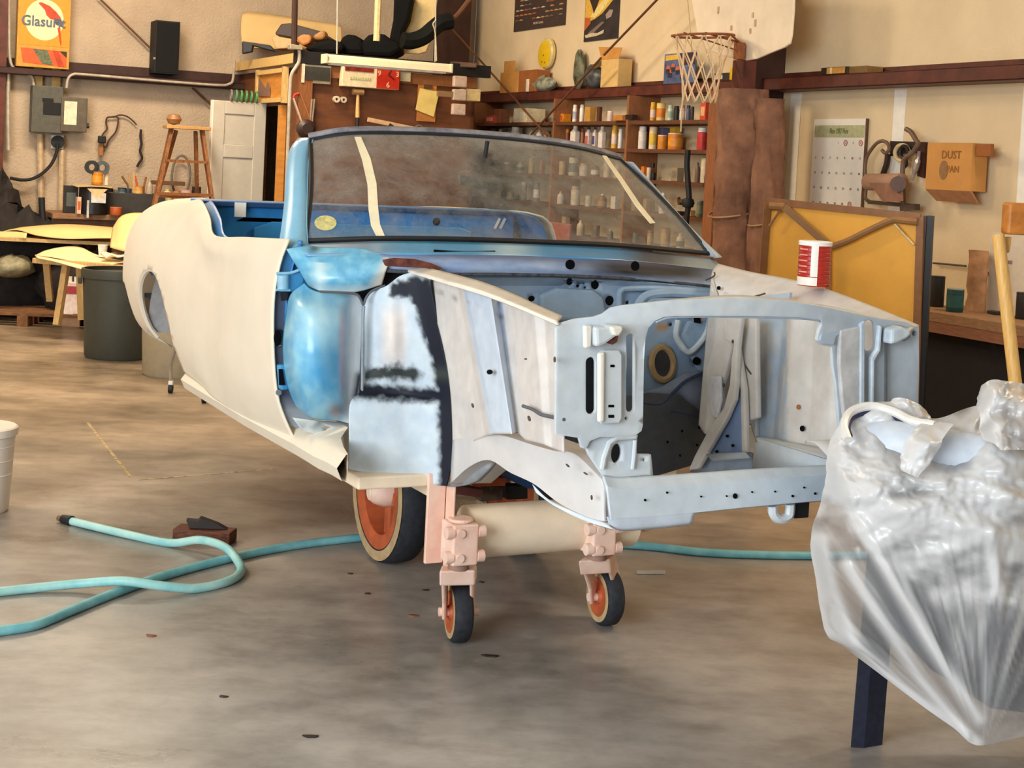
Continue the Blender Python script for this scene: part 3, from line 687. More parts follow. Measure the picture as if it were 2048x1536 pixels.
# -- near side front: A-post side, cowl corner, bulged wheelhouse panels, undercoat
def hp_col(x, y):
    c = lin((84, 92, 112)); c = mixc(c, lin((70, 132, 176)), 1 if y < 530 else max(0, (565-y)/30)); return mixc(c, lin((150, 158, 166)), (y-800)/20)
pplate('hinge_pillar', [(566, 500), (600, 492), (612, 540), (600, 600), (590, 700), (600, 800), (640, 860), (600, 862), (576, 846), (560, 815), (552, 780), (548, 720), (546, 640), (550, 585), (556, 545)], [ell(549, 676, 14, 17) if False else ell(560, 676, 13, 17)], ('X', .035), M_PRIMER, hp_col, .01, step=14)
disc('pillar_hole', 555, 676, 8, 16, {'X': .048})
M_HINGE = mat('blue_hinge', (66, 146, 196), .35, var=.1)
def hinge(pts, name='door_hinge'):
    mb = MB(); mb.prism([cp(x, y, X=.05) for x, y in pts], (0, 0, 0), (.035, 0, 0)); return mb.obj(name, M_HINGE, car, bevel=.006)
h = hinge([(553, 545), (578, 543), (602, 538), (604, 550), (600, 574), (580, 582), (553, 582)])
ridge('hinge_bar', [(553, 547), (580, 546), (604, 538)], {'X': .09}, .005, mat('hinge_edge', (150, 200, 226), .4), h); ridge('hinge_bar', [(552, 580), (580, 580)], {'X': .09}, .004, mat('hinge_edge', (150, 200, 226)), h)
mb = MB(); mb.cyl(cp(566, 550, X=.09), cp(566, 578, X=.09), .018); mb.obj('hinge_pin', mat('pale_blue_pin', (150, 196, 220), .4), h, smooth=True)
h = hinge([(552, 728), (566, 726), (572, 742), (572, 776), (556, 778)]); mb = MB(); mb.prism([cp(x, y, X=.087) for x, y in ((557, 738), (565, 738), (570, 770), (558, 770))], (0, 0, 0), (.003, 0, 0)); mb.obj('hinge_slot', M_HOLE, h)
mb = MB(); mb.prism([cp(x, y, X=.06) for x, y in ((556, 560), (572, 556), (574, 600), (562, 602))], (0, 0, 0), (.006, 0, 0)); mb.obj('grease_patch', M_UNDERC, car)
disc('pillar_bolt', 557, 785, 6, 6, {'X': .06}, mat('grey_bolt', (126, 134, 142), .5)); 
def cs_col(x, y):
    n = noise2(x/22, y/18)
    c = mixc(lin((132, 192, 214)), lin((96, 166, 202)), .5+.7*n); c = mixc(c, lin((200, 222, 224)), .8*math.exp(-((x-640)/14)**2)*(y > 525))
    c = mixc(c, lin((226, 218, 204)), (x-738+.5*(y-560))/22); c = mixc(c, lin((206, 216, 216)), (y-568)/16)
    return mixc(c, lin((58, 56, 66)), .85*math.exp(-((x-628)/14)**2-((y-497)/9)**2))
pnet('cowl_corner', [[(572, 498, 'X', .06), (610, 492, 'X', .09), (660, 495, 'X', .14), (720, 496, 'X', .2), (778, 512, 'X', .26)],
                     [(585, 520, 'X', .08), (620, 520, 'X', .15), (665, 522, 'X', .20), (720, 522, 'X', .25), (778, 522, 'X', .28)],
                     [(602, 548, 'X', .10), (628, 556, 'X', .19), (665, 558, 'X', .235), (720, 556, 'X', .27), (772, 542, 'X', .29)],
                     [(616, 572, 'X', .10), (640, 582, 'X', .17), (670, 584, 'X', .20), (712, 584, 'X', .235), (764, 570, 'X', .25)]], M_GLOSSBLUE, 40, 60, cs_col)
def bl_col(x, y):
    n = noise2(x/26, y/40)
    c = mixc(lin((92, 166, 206)), lin((140, 196, 216)), .5+.7*n)
    c = mixc(c, lin((178, 212, 222)), max(0, 1-abs(y-640)/70)*max(0, 1-abs(x-640)/75)*.9)  # pale patch: highlight on the bulge painted into the blue
    c = mixc(c, lin((70, 150, 200)), .8*math.exp(-((y-740)/50)**2)*math.exp(-((x-660)/40)**4))
    c = mixc(c, lin((206, 216, 224)), (x-(690-(y-600)*.04))/16)
    c = mixc(c, lin((176, 158, 176)), .8*math.exp(-((x-685)/7)**2)*math.exp(-((y-700)/90)**4))
    c = mixc(c, lin((132, 108, 104)), .9*math.exp(-((x-672)/16)**2-((y-822)/16)**2))
    return mixc(c, lin((24, 28, 40)), max(0, 1-seg_d(x, y, [(718, 752), (712, 790)])/13))
pnet('splash_panel', [[(608, 566, 'X', .10), (622, 578, 'X', .14), (645, 584, 'X', .17), (690, 586, 'X', .19), (718, 592, 'X', .2), (725, 604, 'X', .2)],
                      [(580, 590, 'X', .08), (596, 606, 'X', .20), (630, 616, 'X', .26), (684, 614, 'X', .25), (704, 618, 'X', .22), (724, 626, 'X', .21)],
                      [(570, 640, 'X', .08), (590, 650, 'X', .22), (630, 656, 'X', .29), (682, 656, 'X', .28), (702, 660, 'X', .23), (723, 664, 'X', .22)],
                      [(565, 700, 'X', .08), (588, 706, 'X', .24), (632, 712, 'X', .31), (680, 712, 'X', .29), (700, 716, 'X', .24), (721, 720, 'X', .23)],
                      [(572, 762, 'X', .08), (596, 768, 'X', .23), (634, 774, 'X', .29), (678, 776, 'X', .28), (700, 776, 'X', .24), (720, 778, 'X', .23)],
                      [(588, 806, 'X', .09), (610, 814, 'X', .18), (640, 818, 'X', .23), (676, 822, 'X', .24), (700, 822, 'X', .23), (719, 824, 'X', .22)],
                      [(606, 826, 'X', .10), (624, 836, 'X', .14), (646, 840, 'X', .16), (676, 842, 'X', .18), (700, 848, 'X', .2), (716, 852, 'X', .21)]], M_GLOSSBLUE, 90, 60, bl_col)
pplate('torque_box', [(586, 836), (640, 842), (700, 846), (704, 890), (690, 884), (650, 872), (606, 862)], [circ(656, 857, 8, 4, 12, .3)], ('X', .16), M_PRIMER, lambda x, y: mixc(lin((196, 200, 198)), lin((66, 70, 78)), .75*max(0, noise2(x/9, y/7))), .01, step=12)
UC = [(832, 572), (846, 604), (851, 640), (872, 700), (884, 745), (890, 800), (894, 880), (893, 970)]
def gp_col(x, y):
    n = noise2(x/15, y/15)
    c = mixc(lin((202, 212, 218)), lin((190, 204, 216)), .5+.5*noise2(x/40, y/50))
    c = mixc(c, lin((222, 212, 206)), math.exp(-((x-788)/26)**4)*math.exp(-((y-672)/62)**4))
    lx = next((p[0]+(q[0]-p[0])*(y-p[1])/(q[1]-p[1]) for p, q in zip(UC, UC[1:]) if p[1] <= y <= q[1]), 0)
    d = seg_d(x, y, UC)-(14 if y < 610 else 8)
    k = 1-d/15-.22*n if d > 0 else 1.0
    if lx and x > lx: k = 1.0
    d2 = seg_d(x, y, [(712, 780), (780, 786), (896, 792)])-6; k = max(k, 1-d2/17-.25*n)
    d3 = seg_d(x, y, [(735, 748), (790, 744), (826, 748)])-5; k = max(k, .95-d3/20-.3*n)
    d4 = seg_d(x, y, [(795, 580), (846, 572)])-9; k = max(k, 1-d4/15-.35*n)
    k = k*k*(3-2*k) if 0 < k < 1 else k
    c2 = mixc(lin((22, 25, 38)), lin((52, 58, 56)), math.exp(-((y-748)/14)**2))
    return mixc(c, c2, k)
pnet('wheelhouse_panel', [[(726, 606, 'X', .2), (738, 586, 'X', .22), (772, 572, 'X', .27), (800, 552, 'X', .31), (830, 545, 'X', .34), (858, 552, 'X', .38)],
                          [(725, 640, 'X', .2), (748, 622, 'X', .235), (778, 612, 'X', .29), (806, 606, 'X', .31), (838, 602, 'X', .35), (868, 606, 'X', .40)],
                          [(724, 690, 'X', .2), (752, 682, 'X', .24), (782, 680, 'X', .31), (812, 680, 'X', .32), (852, 684, 'X', .37), (884, 690, 'X', .43)],
                          [(722, 742, 'X', .21), (754, 738, 'X', .24), (784, 736, 'X', .28), (814, 738, 'X', .30), (858, 744, 'X', .37), (896, 748, 'X', .45)],
                          [(720, 782, 'X', .25), (754, 784, 'X', .25), (786, 786, 'X', .26), (820, 788, 'X', .29), (866, 790, 'X', .37), (902, 794, 'X', .46)],
                          [(700, 808, 'X', .30), (750, 808, 'X', .32), (786, 810, 'X', .33), (824, 812, 'X', .35), (868, 816, 'X', .40), (906, 824, 'X', .47)],
                          [(698, 880, 'X', .30), (750, 884, 'X', .32), (790, 890, 'X', .34), (830, 890, 'X', .36), (870, 892, 'X', .41), (908, 896, 'X', .48)],
                          [(697, 938, 'X', .29), (750, 950, 'X', .31), (800, 960, 'X', .34), (840, 966, 'X', .36), (872, 970, 'X', .41), (892, 972, 'X', .46)]], M_PRIMER, 120, 90, gp_col)
ridge('panel_seam', [(722, 846), (724, 780), (725, 700), (726, 640), (728, 612)], {'X': .245}, .005, mat('grey_seam', (150, 158, 166), .6))
ridge('panel_seam', [(640, 583), (680, 585), (712, 588), (722, 600), (727, 610), (732, 596), (744, 582), (770, 571)], {'X': .25}, .004, mat('dark_seam', (96, 98, 104), .7))
pplate('rust_flange', [(766, 520), (790, 516), (830, 518), (862, 526), (886, 536), (880, 540), (850, 536), (800, 534), (772, 532)], [], ('X', .36), mat('red_rust', (122, 66, 52), .8, var=.2, rgb2=(70, 36, 30), scale=30), None, .012, bevel=.003)
mb = MB(); mb.prism([cp(x, y, X=.22) for x, y in ((772, 538), (800, 536), (840, 548), (846, 580), (764, 580))], (0, 0, 0), (.01, 0, 0)); mb.obj('cavity_liner', mat('dark_cavity', (34, 30, 30), .9), car)

# -- near inner fender (apron) seen from outside, with its gusset, and the flanged rail on top
def ap_col(x, y):
    c = mixc(lin((212, 204, 197)), lin((202, 196, 192)), .5+.5*noise2(x/50, y/70))
    g = (930+(y-600)*.19 < x < 1005+(y-600)*.10) and y < 865
    if g: c = mixc(lin((186, 196, 210)), lin((198, 208, 220)), (y-600)/240)
    c = mixc(c, lin((96, 90, 88)), .55*max(0, 1-abs(y-(592+(x-900)*.40))/9)*max(0, noise2(x/20, y/30)+.2) if x < 1010 else 0)
    return c
APR = []
for f in np.linspace(0, 1, 7):
    row = []
    for (xt, yt, xb, yb, Yt, Yb) in ((846, 556, 905, 905, -.50, -.50), (884, 560, 930, 890, -.505, -.50), (914, 568, 972, 872, -.51, -.515), (933, 576, 990, 868, -.555, -.545), (981, 592, 1024, 868, -.565, -.555), (998, 598, 1034, 864, -.52, -.52), (1028, 608, 1050, 880, -.53, -.525), (1069, 626, 1090, 890, -.555, -.55), (1089, 634, 1104, 896, -.54, -.54), (1122, 648, 1126, 905, -.56, -.55)):
        row.append((xt+(xb-xt)*f+(18*math.sin(PI*f) if xt < 870 else 10*math.sin(PI*f) if xt < 900 else 0), yt+(yb-yt)*f, 'Y', Yt+(Yb-Yt)*f))
    APR.append(row)
pnet('inner_fender', APR, M_PRIMER, 60, 110, ap_col, cubic=(True, False))
pnet('fender_rail', [[(776, 520, 'Y', -.50), (815, 526, 'Y', -.50), (872, 539, 'Y', -.505), (960, 562, 'Y', -.51), (1026, 587, 'Y', -.52), (1078, 611, 'Y', -.535), (1124, 631, 'Y', -.55)],
                     [(790, 532, 'Y', -.56), (830, 543, 'Y', -.565), (885, 559, 'Y', -.575), (968, 584, 'Y', -.585), (1034, 609, 'Y', -.595), (1082, 629, 'Y', -.60), (1114, 642, 'Y', -.60)],
                     [(790, 538, 'Y', -.565), (830, 549, 'Y', -.57), (885, 566, 'Y', -.58), (970, 592, 'Y', -.59), (1036, 617, 'Y', -.60), (1083, 637, 'Y', -.605), (1114, 650, 'Y', -.605)],
                     [(796, 538, 'Y', -.55), (836, 550, 'Y', -.555), (890, 568, 'Y', -.565), (972, 594, 'Y', -.575), (1037, 618, 'Y', -.585), (1084, 638, 'Y', -.59), (1114, 651, 'Y', -.59)]], M_PAINT, 14, 50, solidc(lin((226, 219, 208))), cubic=(False, True))
disc('body_hole', 980, 744, 5.5, 5, {'Y': -.575})
M_MARK = mat('brown_scuff', (86, 72, 66), .8)
for x, y, rx, ry, a in ((946, 811, 2, 5, -.3), (1059, 837, 2.5, 6, -.3), (1110, 719, 2, 6, 0), (1052, 718, 2.5, 1.8, 0)): disc('body_nick', x, y, rx, ry, {'Y': -.61 if x > 1000 else -.57}, M_MARK, a=a, n=10)
ridge('lower_seam', [(1046, 812), (1066, 819), (1082, 829), (1100, 833), (1128, 839)], {'Y': -.565}, .005, mat('dark_seam', (96, 98, 104)))
# frame rail (near): box section dropping forward
FR = []
for (xt, yt, xb, yb, Yo, Yi) in ((905, 880, 900, 968, -.50, -.36), (940, 872, 938, 934, -.505, -.36), (975, 868, 978, 920, -.51, -.36), (1010, 872, 1020, 945, -.51, -.36), (1060, 888, 1068, 968, -.50, -.36), (1110, 902, 1115, 1004, -.48, -.35), (1150, 908, 1165, 1030, -.46, -.34), (1200, 955, 1205, 1042, -.44, -.33), (1218, 972, 1216, 1036, -.42, -.33)):
    a = cp(xt, yt, Y=Yo); b = cp(xb, yb, Y=Yo)
    FR.append([Vector((a.x, Yi, a.z)), a, a.lerp(b, .5), b, Vector((b.x, Yi, b.z-.004))])
FA = smooth_rows([[tuple(p) for p in r] for r in FR], 40, 9, (True, False)); mb = MB(); mb.grid([[Vector(FA[i, j]) for j in range(9)] for i in range(40)])
mb.prism([Vector(FA[39, j]) for j in range(9)], (0, 0, 0), (.004, 0, 0))
mb.obj('frame_rail', mat('rail_primer', (206, 202, 200), .55, var=.05, scale=8), car, smooth=True, solid=.006, angle=40)
pnet('rail_flange', [[(1064, 968, 'Y', -.50), (1100, 1000, 'Y', -.485), (1160, 1028, 'Y', -.46), (1212, 1044, 'Y', -.43)], [(1072, 986, 'Y', -.50), (1110, 1012, 'Y', -.485), (1165, 1040, 'Y', -.46), (1225, 1058, 'Y', -.43)]], M_PRIMER, 4, 20, solidc(lin((206, 214, 220))))
for x, y, a in ((1136, 931, .8), (1172, 947, .6), (1184, 995, 1.5)): disc('body_nick', x, y, 5, 1.6, {'Y': -.505 if x < 1150 else -.47}, M_MARK, a=a, n=10)
pplate('spring_pocket', [(892, 972), (910, 950), (935, 932), (962, 922), (982, 926), (972, 940), (950, 962), (930, 970), (905, 974)], [], ('Y', -.46), mat('dull_grey_primer', (150, 152, 154), .8, var=.1), None, .02)
mb = MB()
# far frame rail, mirrored
o = put('frame_rail', (lambda m2: m2.add([(p[0], -p[1], p[2]) for p in mb2.v], mb2.f).mesh('frame_rail'))(MB()) if False else MB().add([(Vector(FA[i, j]).x, -Vector(FA[i, j]).y, Vector(FA[i, j]).z) for i in range(25, 40) for j in range(9)], [(i*9+j, i*9+j+1, (i+1)*9+j+1, (i+1)*9+j) for i in range(14) for j in range(8)]).mesh('frame_rail'), _M['rail_primer'], car, smooth=True, solid=.006, angle=40)

# -- far inner fender, seen from inside the engine bay
def ar_col(x, y):
    c = lin((206, 202, 198))
    if 1512 < x < 1578 and y > 630: c = lin((160, 180, 200))
    return mixc(c, lin((196, 190, 184)), .4+.4*noise2(x/30, y/60))
ARR = []
for f in np.linspace(0, 1, 6):
    row = []
    for (xt, yt, xb, yb, Yt, Yb) in ((1425, 552, 1400, 850, .56, .47), (1440, 600, 1412, 868, .53, .46), (1466, 606, 1440, 880, .54, .49), (1486, 606, 1500, 846, .54, .49), (1506, 606, 1512, 884, .54, .50), (1516, 606, 1520, 884, .555, .52), (1574, 600, 1550, 882, .555, .52), (1590, 602, 1570, 882, .495, .455), (1632, 620, 1620, 900, .52, .48), (1670, 634, 1660, 915, .50, .47), (1720, 640, 1700, 930, .53, .5), (1790, 655, 1780, 940, .55, .52)):
        row.append((xt+(xb-xt)*f, yt+(yb-yt)*f, 'Y', Yt+(Yb-Yt)*f))
    ARR.append(row)
pnet('inner_fender', ARR, M_PRIMER, 40, 110, ar_col, cubic=(True, False))
def fl_col(x, y): return mixc(lin((218, 211, 204)), lin((206, 202, 198)), .5+.5*noise2(x/40, y/20))
pnet('fender_rail', [[(1436, 527, 'Y', .66), (1500, 543, 'Y', .66), (1590, 560, 'Y', .655), (1660, 580, 'Y', .65), (1730, 606, 'Y', .635), (1790, 630, 'Y', .62), (1838, 650, 'Y', .605)],
                     [(1424, 545, 'Y', .58), (1500, 575, 'Y', .58), (1580, 594, 'Y', .575), (1650, 612, 'Y', .57), (1720, 632, 'Y', .56), (1780, 648, 'Y', .555), (1822, 656, 'Y', .55)],
                     [(1422, 580, 'Y', .535), (1440, 596, 'Y', .535), (1520, 612, 'Y', .53), (1600, 628, 'Y', .53), (1700, 645, 'Y', .53), (1770, 660, 'Y', .53), (1815, 664, 'Y', .53)]], M_PAINT, 16, 60, fl_col, thick=.01)
for x, y in ((1438, 576),): disc('body_hole', x, y, 3.5, 4, {'Y': .532})
ridge('flange_crease', [(1412, 560), (1428, 552), (1429, 544)], {'Y': .55}, .003, M_MARK); 
ridge('flange_crease', [(1505, 594), (1520, 590), (1530, 587)], {'Y': .53}, .003, M_MARK)
mb = MB(); mb.prism([cp(x, y, Y=.52) for x, y in ((1503, 596), (1540, 590), (1580, 585), (1578, 597))], (0, 0, 0), (0, .01, 0)); mb.obj('flange_gusset', M_TIN, car)
# outer skirt of the far fender apron so that it reads from the side
mb = MB(); mb.grid([[Vector((x, .62+.02*math.sin(x*3), z)) for z in (1.2-.045*x, .95, .72)] for x in (.3, .6, .9, 1.2, 1.38)]); mb.obj('apron_skirt', M_TIN, car, smooth=True, solid=.006)
# A-shaped tower brace
M_BRACE = mat('brace_primer', (204, 199, 194), .55, var=.05); M_BRB = mat('brace_inner_blue', (118, 142, 182), .6, var=.06)
def braceplate(name, pts, Y, m, t=.03):
    mb = MB(); mb.prism([cp(x, y, Y=Y) for x, y in pts], (0, 0, 0), (0, t, 0)); return mb.obj(name, m, car, bevel=.006)
braceplate('tower_brace', [(1445, 632), (1482, 632), (1474, 700), (1472, 762), (1468, 800), (1452, 838), (1428, 880), (1394, 938), (1376, 940), (1388, 912), (1420, 852), (1446, 816), (1458, 770), (1462, 716), (1466, 690), (1448, 680)], .40, M_BRACE, .02)
braceplate('tower_face', [(1446, 634), (1468, 634), (1462, 700), (1450, 748), (1440, 780), (1444, 830), (1430, 842), (1414, 800), (1410, 746), (1424, 690)], .43, M_BRACE, .02)
braceplate('tower_face', [(1416, 752), (1440, 752), (1442, 800), (1434, 838), (1424, 836), (1416, 800)], .415, mat('tower_painted_highlight', (214, 216, 222), .5), .012)  # paler copy of the brace primer, highlight put into its colour
braceplate('brace_web', [(1474, 738), (1480, 770), (1482, 906), (1468, 914), (1418, 906), (1452, 842), (1468, 802)], .43, M_BRB, .01)
braceplate('brace_leg', [(1466, 690), (1474, 690), (1488, 780), (1492, 905), (1482, 906), (1480, 780)], .42, M_BRACE, .02)
for x, y in ((1455, 872), (1466, 891), (1434, 903), (1425, 881)): disc('rivet_hole', x, y, 3, 3, {'Y': .425}, n=8)
braceplate('tower_column', [(1482, 634), (1512, 634), (1512, 720), (1514, 836), (1496, 842), (1490, 760), (1480, 700)], .445, M_BRACE, .02)
disc('body_nick', 1466, 683, 2, 4, {'Y': .40}, M_MARK, n=8); disc('body_nick', 1448, 770, 2, 4, {'Y': .425}, M_MARK, n=8)
ridge('weld_scratch', [(1485, 716), (1489, 728), (1496, 740), (1502, 748)], {'Y': .442}, .0025, M_MARK)
# rail box at the bottom with holes
pplate('rail_box', [(1514, 886), (1530, 880), (1660, 920), (1660, 945), (1508, 945), (1512, 912)], [], ('Y', .36), M_TIN, None, .01)
disc('body_hole', 1552, 917, 5, 6.5, {'Y': .355}, a=-.4); disc('body_hole', 1603, 926, 6, 6, {'Y': .355})
pplate('rail_filler', [(1384, 944), (1402, 920), (1420, 906), (1504, 904), (1512, 945), (1440, 950)], [], ('Y', .455), mat('blue_grey_filler', (150, 164, 184), .6, var=.08), None, .01)
pplate('rail_shelf', [(1416, 908), (1492, 904), (1504, 916), (1430, 922)], [], ('Y', .40), M_TIN, None, .01)
pnet('rail_box_top', [[(1516, 884, 'Y', .37), (1560, 892, 'Y', .37), (1610, 906, 'Y', .37), (1662, 922, 'Y', .37)], [(1512, 872, 'Y', .47), (1560, 878, 'Y', .47), (1620, 890, 'Y', .47), (1680, 902, 'Y', .47)]], M_PRIMER, 4, 12, solidc(lin((204, 208, 212))))
disc('body_hole', 1605, 857, 4.5, 6, {'Y': .465}); disc('rust_spot', 1597, 814, 3.5, 5, {'Y': .468}, mat('orange_rust', (176, 108, 66), .8))
disc('body_hole', 1581, 925, 2.5, 3, {'Y': .355})
# dark lower engine bay: tunnel mouth, lower splash panels
pplate('bay_floor', [(1240, 796), (1300, 786), (1360, 790), (1440, 856), (1420, 880), (1392, 918), (1380, 932), (1302, 955), (1240, 960), (1000, 900)], [], ('X', .42), mat('charcoal_underbody', (76, 80, 88), .8, var=.12), None, .01)
for x, y in ((1364, 862), (1398, 855), (1394, 890), (1360, 911), (1335, 884)): disc('rivet_hole', x, y, 2.2, 3, {'X': .432}, n=8)
pplate('tunnel_lip', [(1286, 786), (1330, 772), (1372, 746), (1412, 742), (1430, 770), (1436, 850), (1420, 852), (1380, 838), (1340, 822), (1286, 800)], [], ('X', .40), mat('blue_grey_underbody', (118, 128, 148), .7, var=.1), None, .01)
ridge('tunnel_seam', [(1284, 806), (1320, 808), (1346, 786), (1372, 762), (1410, 744)], {'X': .415}, .006, mat('dark_blue_seam', (40, 54, 84), .7))
ridge('tunnel_seam', [(1340, 822), (1380, 830), (1410, 842), (1432, 850)], {'X': .415}, .006, mat('dark_blue_seam', (40, 54, 84)))

# -- radiator support: one pressed frame with the big opening, headlight brackets and slots
def rsX(x, y):
    b = max(0.0, 1-((x-1480)/330.0)**2); return 1.40+.055*b*(1 if y < 640 else max(0, 1-(y-640)/60))
rso = [(1113, 656), (1126, 646), (1150, 638), (1188, 634), (1206, 628), (1222, 616), (1246, 611), (1290, 606), (1340, 601), (1420, 597), (1500, 596), (1570, 601), (1640, 612), (1710, 627), (1770, 640), (1838, 655), (1838, 740), (1836, 830), (1835, 880), (1690, 880), (1680, 862),
       (1676, 812), (1672, 764), (1666, 730), (1664, 694), (1640, 691), (1634, 682), (1638, 664), (1644, 650), (1642, 640), (1600, 635), (1540, 633), (1480, 632), (1400, 632), (1350, 632), (1328, 634), (1310, 642), (1297, 656), (1291, 676), (1288, 720), (1287, 780), (1286, 850), (1283, 862), (1272, 870), (1250, 874), (1200, 874), (1180, 882), (1172, 898), (1164, 896), (1159, 876), (1112, 869)]
def rs_col(x, y):
    c = mixc(lin((206, 211, 212)), lin((196, 205, 214)), .5+.5*noise2(x/60, y/60)); c = mixc(c, lin((178, 190, 202)), (x-1560)/80 if y < 640 else (x-1660)/30)
    c = mixc(c, lin((118, 66, 48)), max(0, 1.1-math.hypot((x-1218)/11, (y-672)/7)-.3*noise2(x/4, y/4)))
    return c
rs = pplate('radiator_support', rso, [slot(1171.5, 714, 1192, 829), slot(1252, 667, 1269, 825), slot(1726, 640, 1751, 703), circ(1829, 667, 5, 6, 12), circ(1253, 837, 4, 4, 10), [(1219, 729), (1227, 729), (1227, 734), (1219, 734)], [(1215, 809), (1226, 809), (1226, 814), (1215, 814)], [(1215, 829), (1226, 829), (1226, 835), (1215, 835)]], ('X', rsX), M_PRIMER, rs_col, .012, step=12, bevel=.003)
# top bar lip going back
pnet('support_lip', [[(x, y, 'X', rsX(x, y)-.002) for x, y in ((1222, 616), (1290, 606), (1420, 597), (1500, 596), (1640, 612), (1770, 640), (1836, 654))],
                     [(x, y-k, 'X', rsX(x, y)-.09) for x, y, k in ((1222, 616, -6), (1290, 606, 1), (1420, 597, 5), (1500, 596, 5), (1640, 612, 4), (1770, 640, 2), (1836, 654, 2))]], M_PAINT, 4, 50, solidc(lin((214, 214, 212))), cubic=(False, True))
pnet('support_lip', [[(x, y, 'X', rsX(x, y)-.004) for x, y in ((1310, 642), (1350, 632), (1480, 632), (1600, 635), (1642, 640))],
                     [(x, y-7, 'X', rsX(x, y)-.06) for x, y in ((1310, 642), (1350, 632), (1480, 632), (1600, 635), (1642, 640))]], M_PAINT, 3, 30, solidc(lin((170, 182, 196))), cubic=(False, True))
# raised pads, ribs and latches on the brackets
def rpad(name, pts, d, m=None, b=.005, base=1.415):
    mb = MB(); mb.prism([cp(x, y, X=base) for x, y in pts], (-.004, 0, 0), (d, 0, 0)); return mb.obj(name, m or M_TIN2, car, bevel=b)
M_TIN2 = mat('bright_grey_primer', (204, 210, 213), .5, var=.04); M_EDGE = mat('cream_painted_highlight', (232, 226, 214), .5, var=.03); M_TIN3 = mat('mid_grey_primer', (168, 180, 194), .5, var=.05)  # M_EDGE: paler copy of the grey primer carrying a painted highlight
rpad('bracket_pad', [(1197, 704), (1205, 700), (1238, 700), (1243, 710), (1243, 836), (1238, 846), (1200, 848)], .004)
rpad('bracket_rib', [(1194, 706), (1205, 702), (1204, 842), (1194, 844)], .014, M_EDGE)
rpad('bracket_step', [(1165, 650), (1180, 650), (1178, 694), (1166, 696)], .014, M_EDGE)
lat = rpad('hood_bumper', [(1180, 652), (1200, 650), (1206, 646), (1228, 648), (1226, 668), (1214, 676), (1200, 686), (1182, 692)], .03, M_TIN2, .008)
rpad('latch_cap', [(1206, 650), (1228, 648), (1230, 656), (1222, 668), (1212, 668)], .045, M_EDGE, .006)
rpad('latch_rust', [(1211, 670), (1216, 676), (1221, 676), (1226, 668), (1230, 670), (1227, 682), (1218, 688), (1208, 682)], .02, mat('red_rust', (122, 66, 52)), .002)
for q in ([(1219, 729), (1227, 729), (1227, 734), (1219, 734)], [(1215, 809), (1226, 809), (1226, 814), (1215, 814)], [(1215, 829), (1226, 829), (1226, 835), (1215, 835)]): rpad('bolt_slot', q, .0055, M_HOLE, 0)
mb = MB(); mb.prism([cp(x, y, X=1.36) for x, y in ((1160, 700), (1200, 700), (1200, 845), (1160, 845))], (0, 0, 0), (-.004, 0, 0)); mb.obj('backing_plate', mat('dark_backing', (52, 56, 66), .8), car)
# right bracket details
rpad('bracket_step', [(1676, 660), (1722, 650), (1720, 720), (1718, 880), (1690, 880), (1680, 800), (1674, 730)], .012, mat('pale_warm_primer', (198, 196, 196), .5), .004)
rpad('bracket_rib', [(1714, 646), (1722, 640), (1721, 880), (1713, 880)], .018, mat('cool_edge_primer', (198, 212, 224), .5), .003)
rpad('bracket_rib', [(1754, 650), (1759, 652), (1756, 700), (1744, 720), (1742, 880), (1737, 880), (1738, 714), (1750, 698)], .012, mat('cool_edge_primer', (198, 212, 224)), .003)
rpad('bracket_groove', [(1771, 682), (1774, 680), (1773, 880), (1769, 880)], .003, mat('dark_seam', (96, 98, 104)), 0)
rpad('hood_bumper', [(1766, 656), (1786, 650), (1800, 656), (1806, 664), (1796, 674), (1780, 682), (1764, 686)], .04, mat('pale_primer_edge', (196, 208, 216)), .008)
rpad('latch_rust', [(1790, 662), (1806, 662), (1808, 672), (1796, 680), (1788, 674)], .03, mat('grey_hardware', (112, 120, 130), .4), .002)
rpad('bracket_tongue', [(1646, 642), (1700, 648), (1690, 664), (1670, 672), (1664, 690), (1642, 688), (1636, 680)], .008, M_TIN3, .003)
# lower leg of the support with the oval hole, tab
leg = pplate('support_leg', [(1172, 894), (1196, 872), (1276, 870), (1272, 890), (1274, 909), (1302, 909), (1307, 955), (1214, 962), (1200, 944), (1178, 910)], [circ(1233, 907, 11, 20, 20, .1), circ(1288, 920, 2.5, 3.5, 8)], ('X', 1.385), M_PRIMER, rs_col, .012, step=12)
mb = MB(); mb.tube([cp(x, y, X=1.392) for x, y in ((1204, 938), (1208, 915), (1218, 886), (1232, 876), (1270, 873))], .008, 8); mb.obj('pressed_rib', M_TIN2, car, smooth=True)
mb = MB(); mb.tube([cp(x, y, X=1.392) for x, y in ((1270, 880), (1268, 910), (1265, 938))], .006, 8); mb.obj('pressed_rib', M_TIN2, car, smooth=True)
mb = MB(); mb.prism([cp(x, y, X=1.34) for x, y in ((1215, 885), (1252, 885), (1252, 930), (1215, 930))], (0, 0, 0), (-.004, 0, 0)); mb.obj('backing_plate', mat('dark_backing', (52, 56, 66)), car)
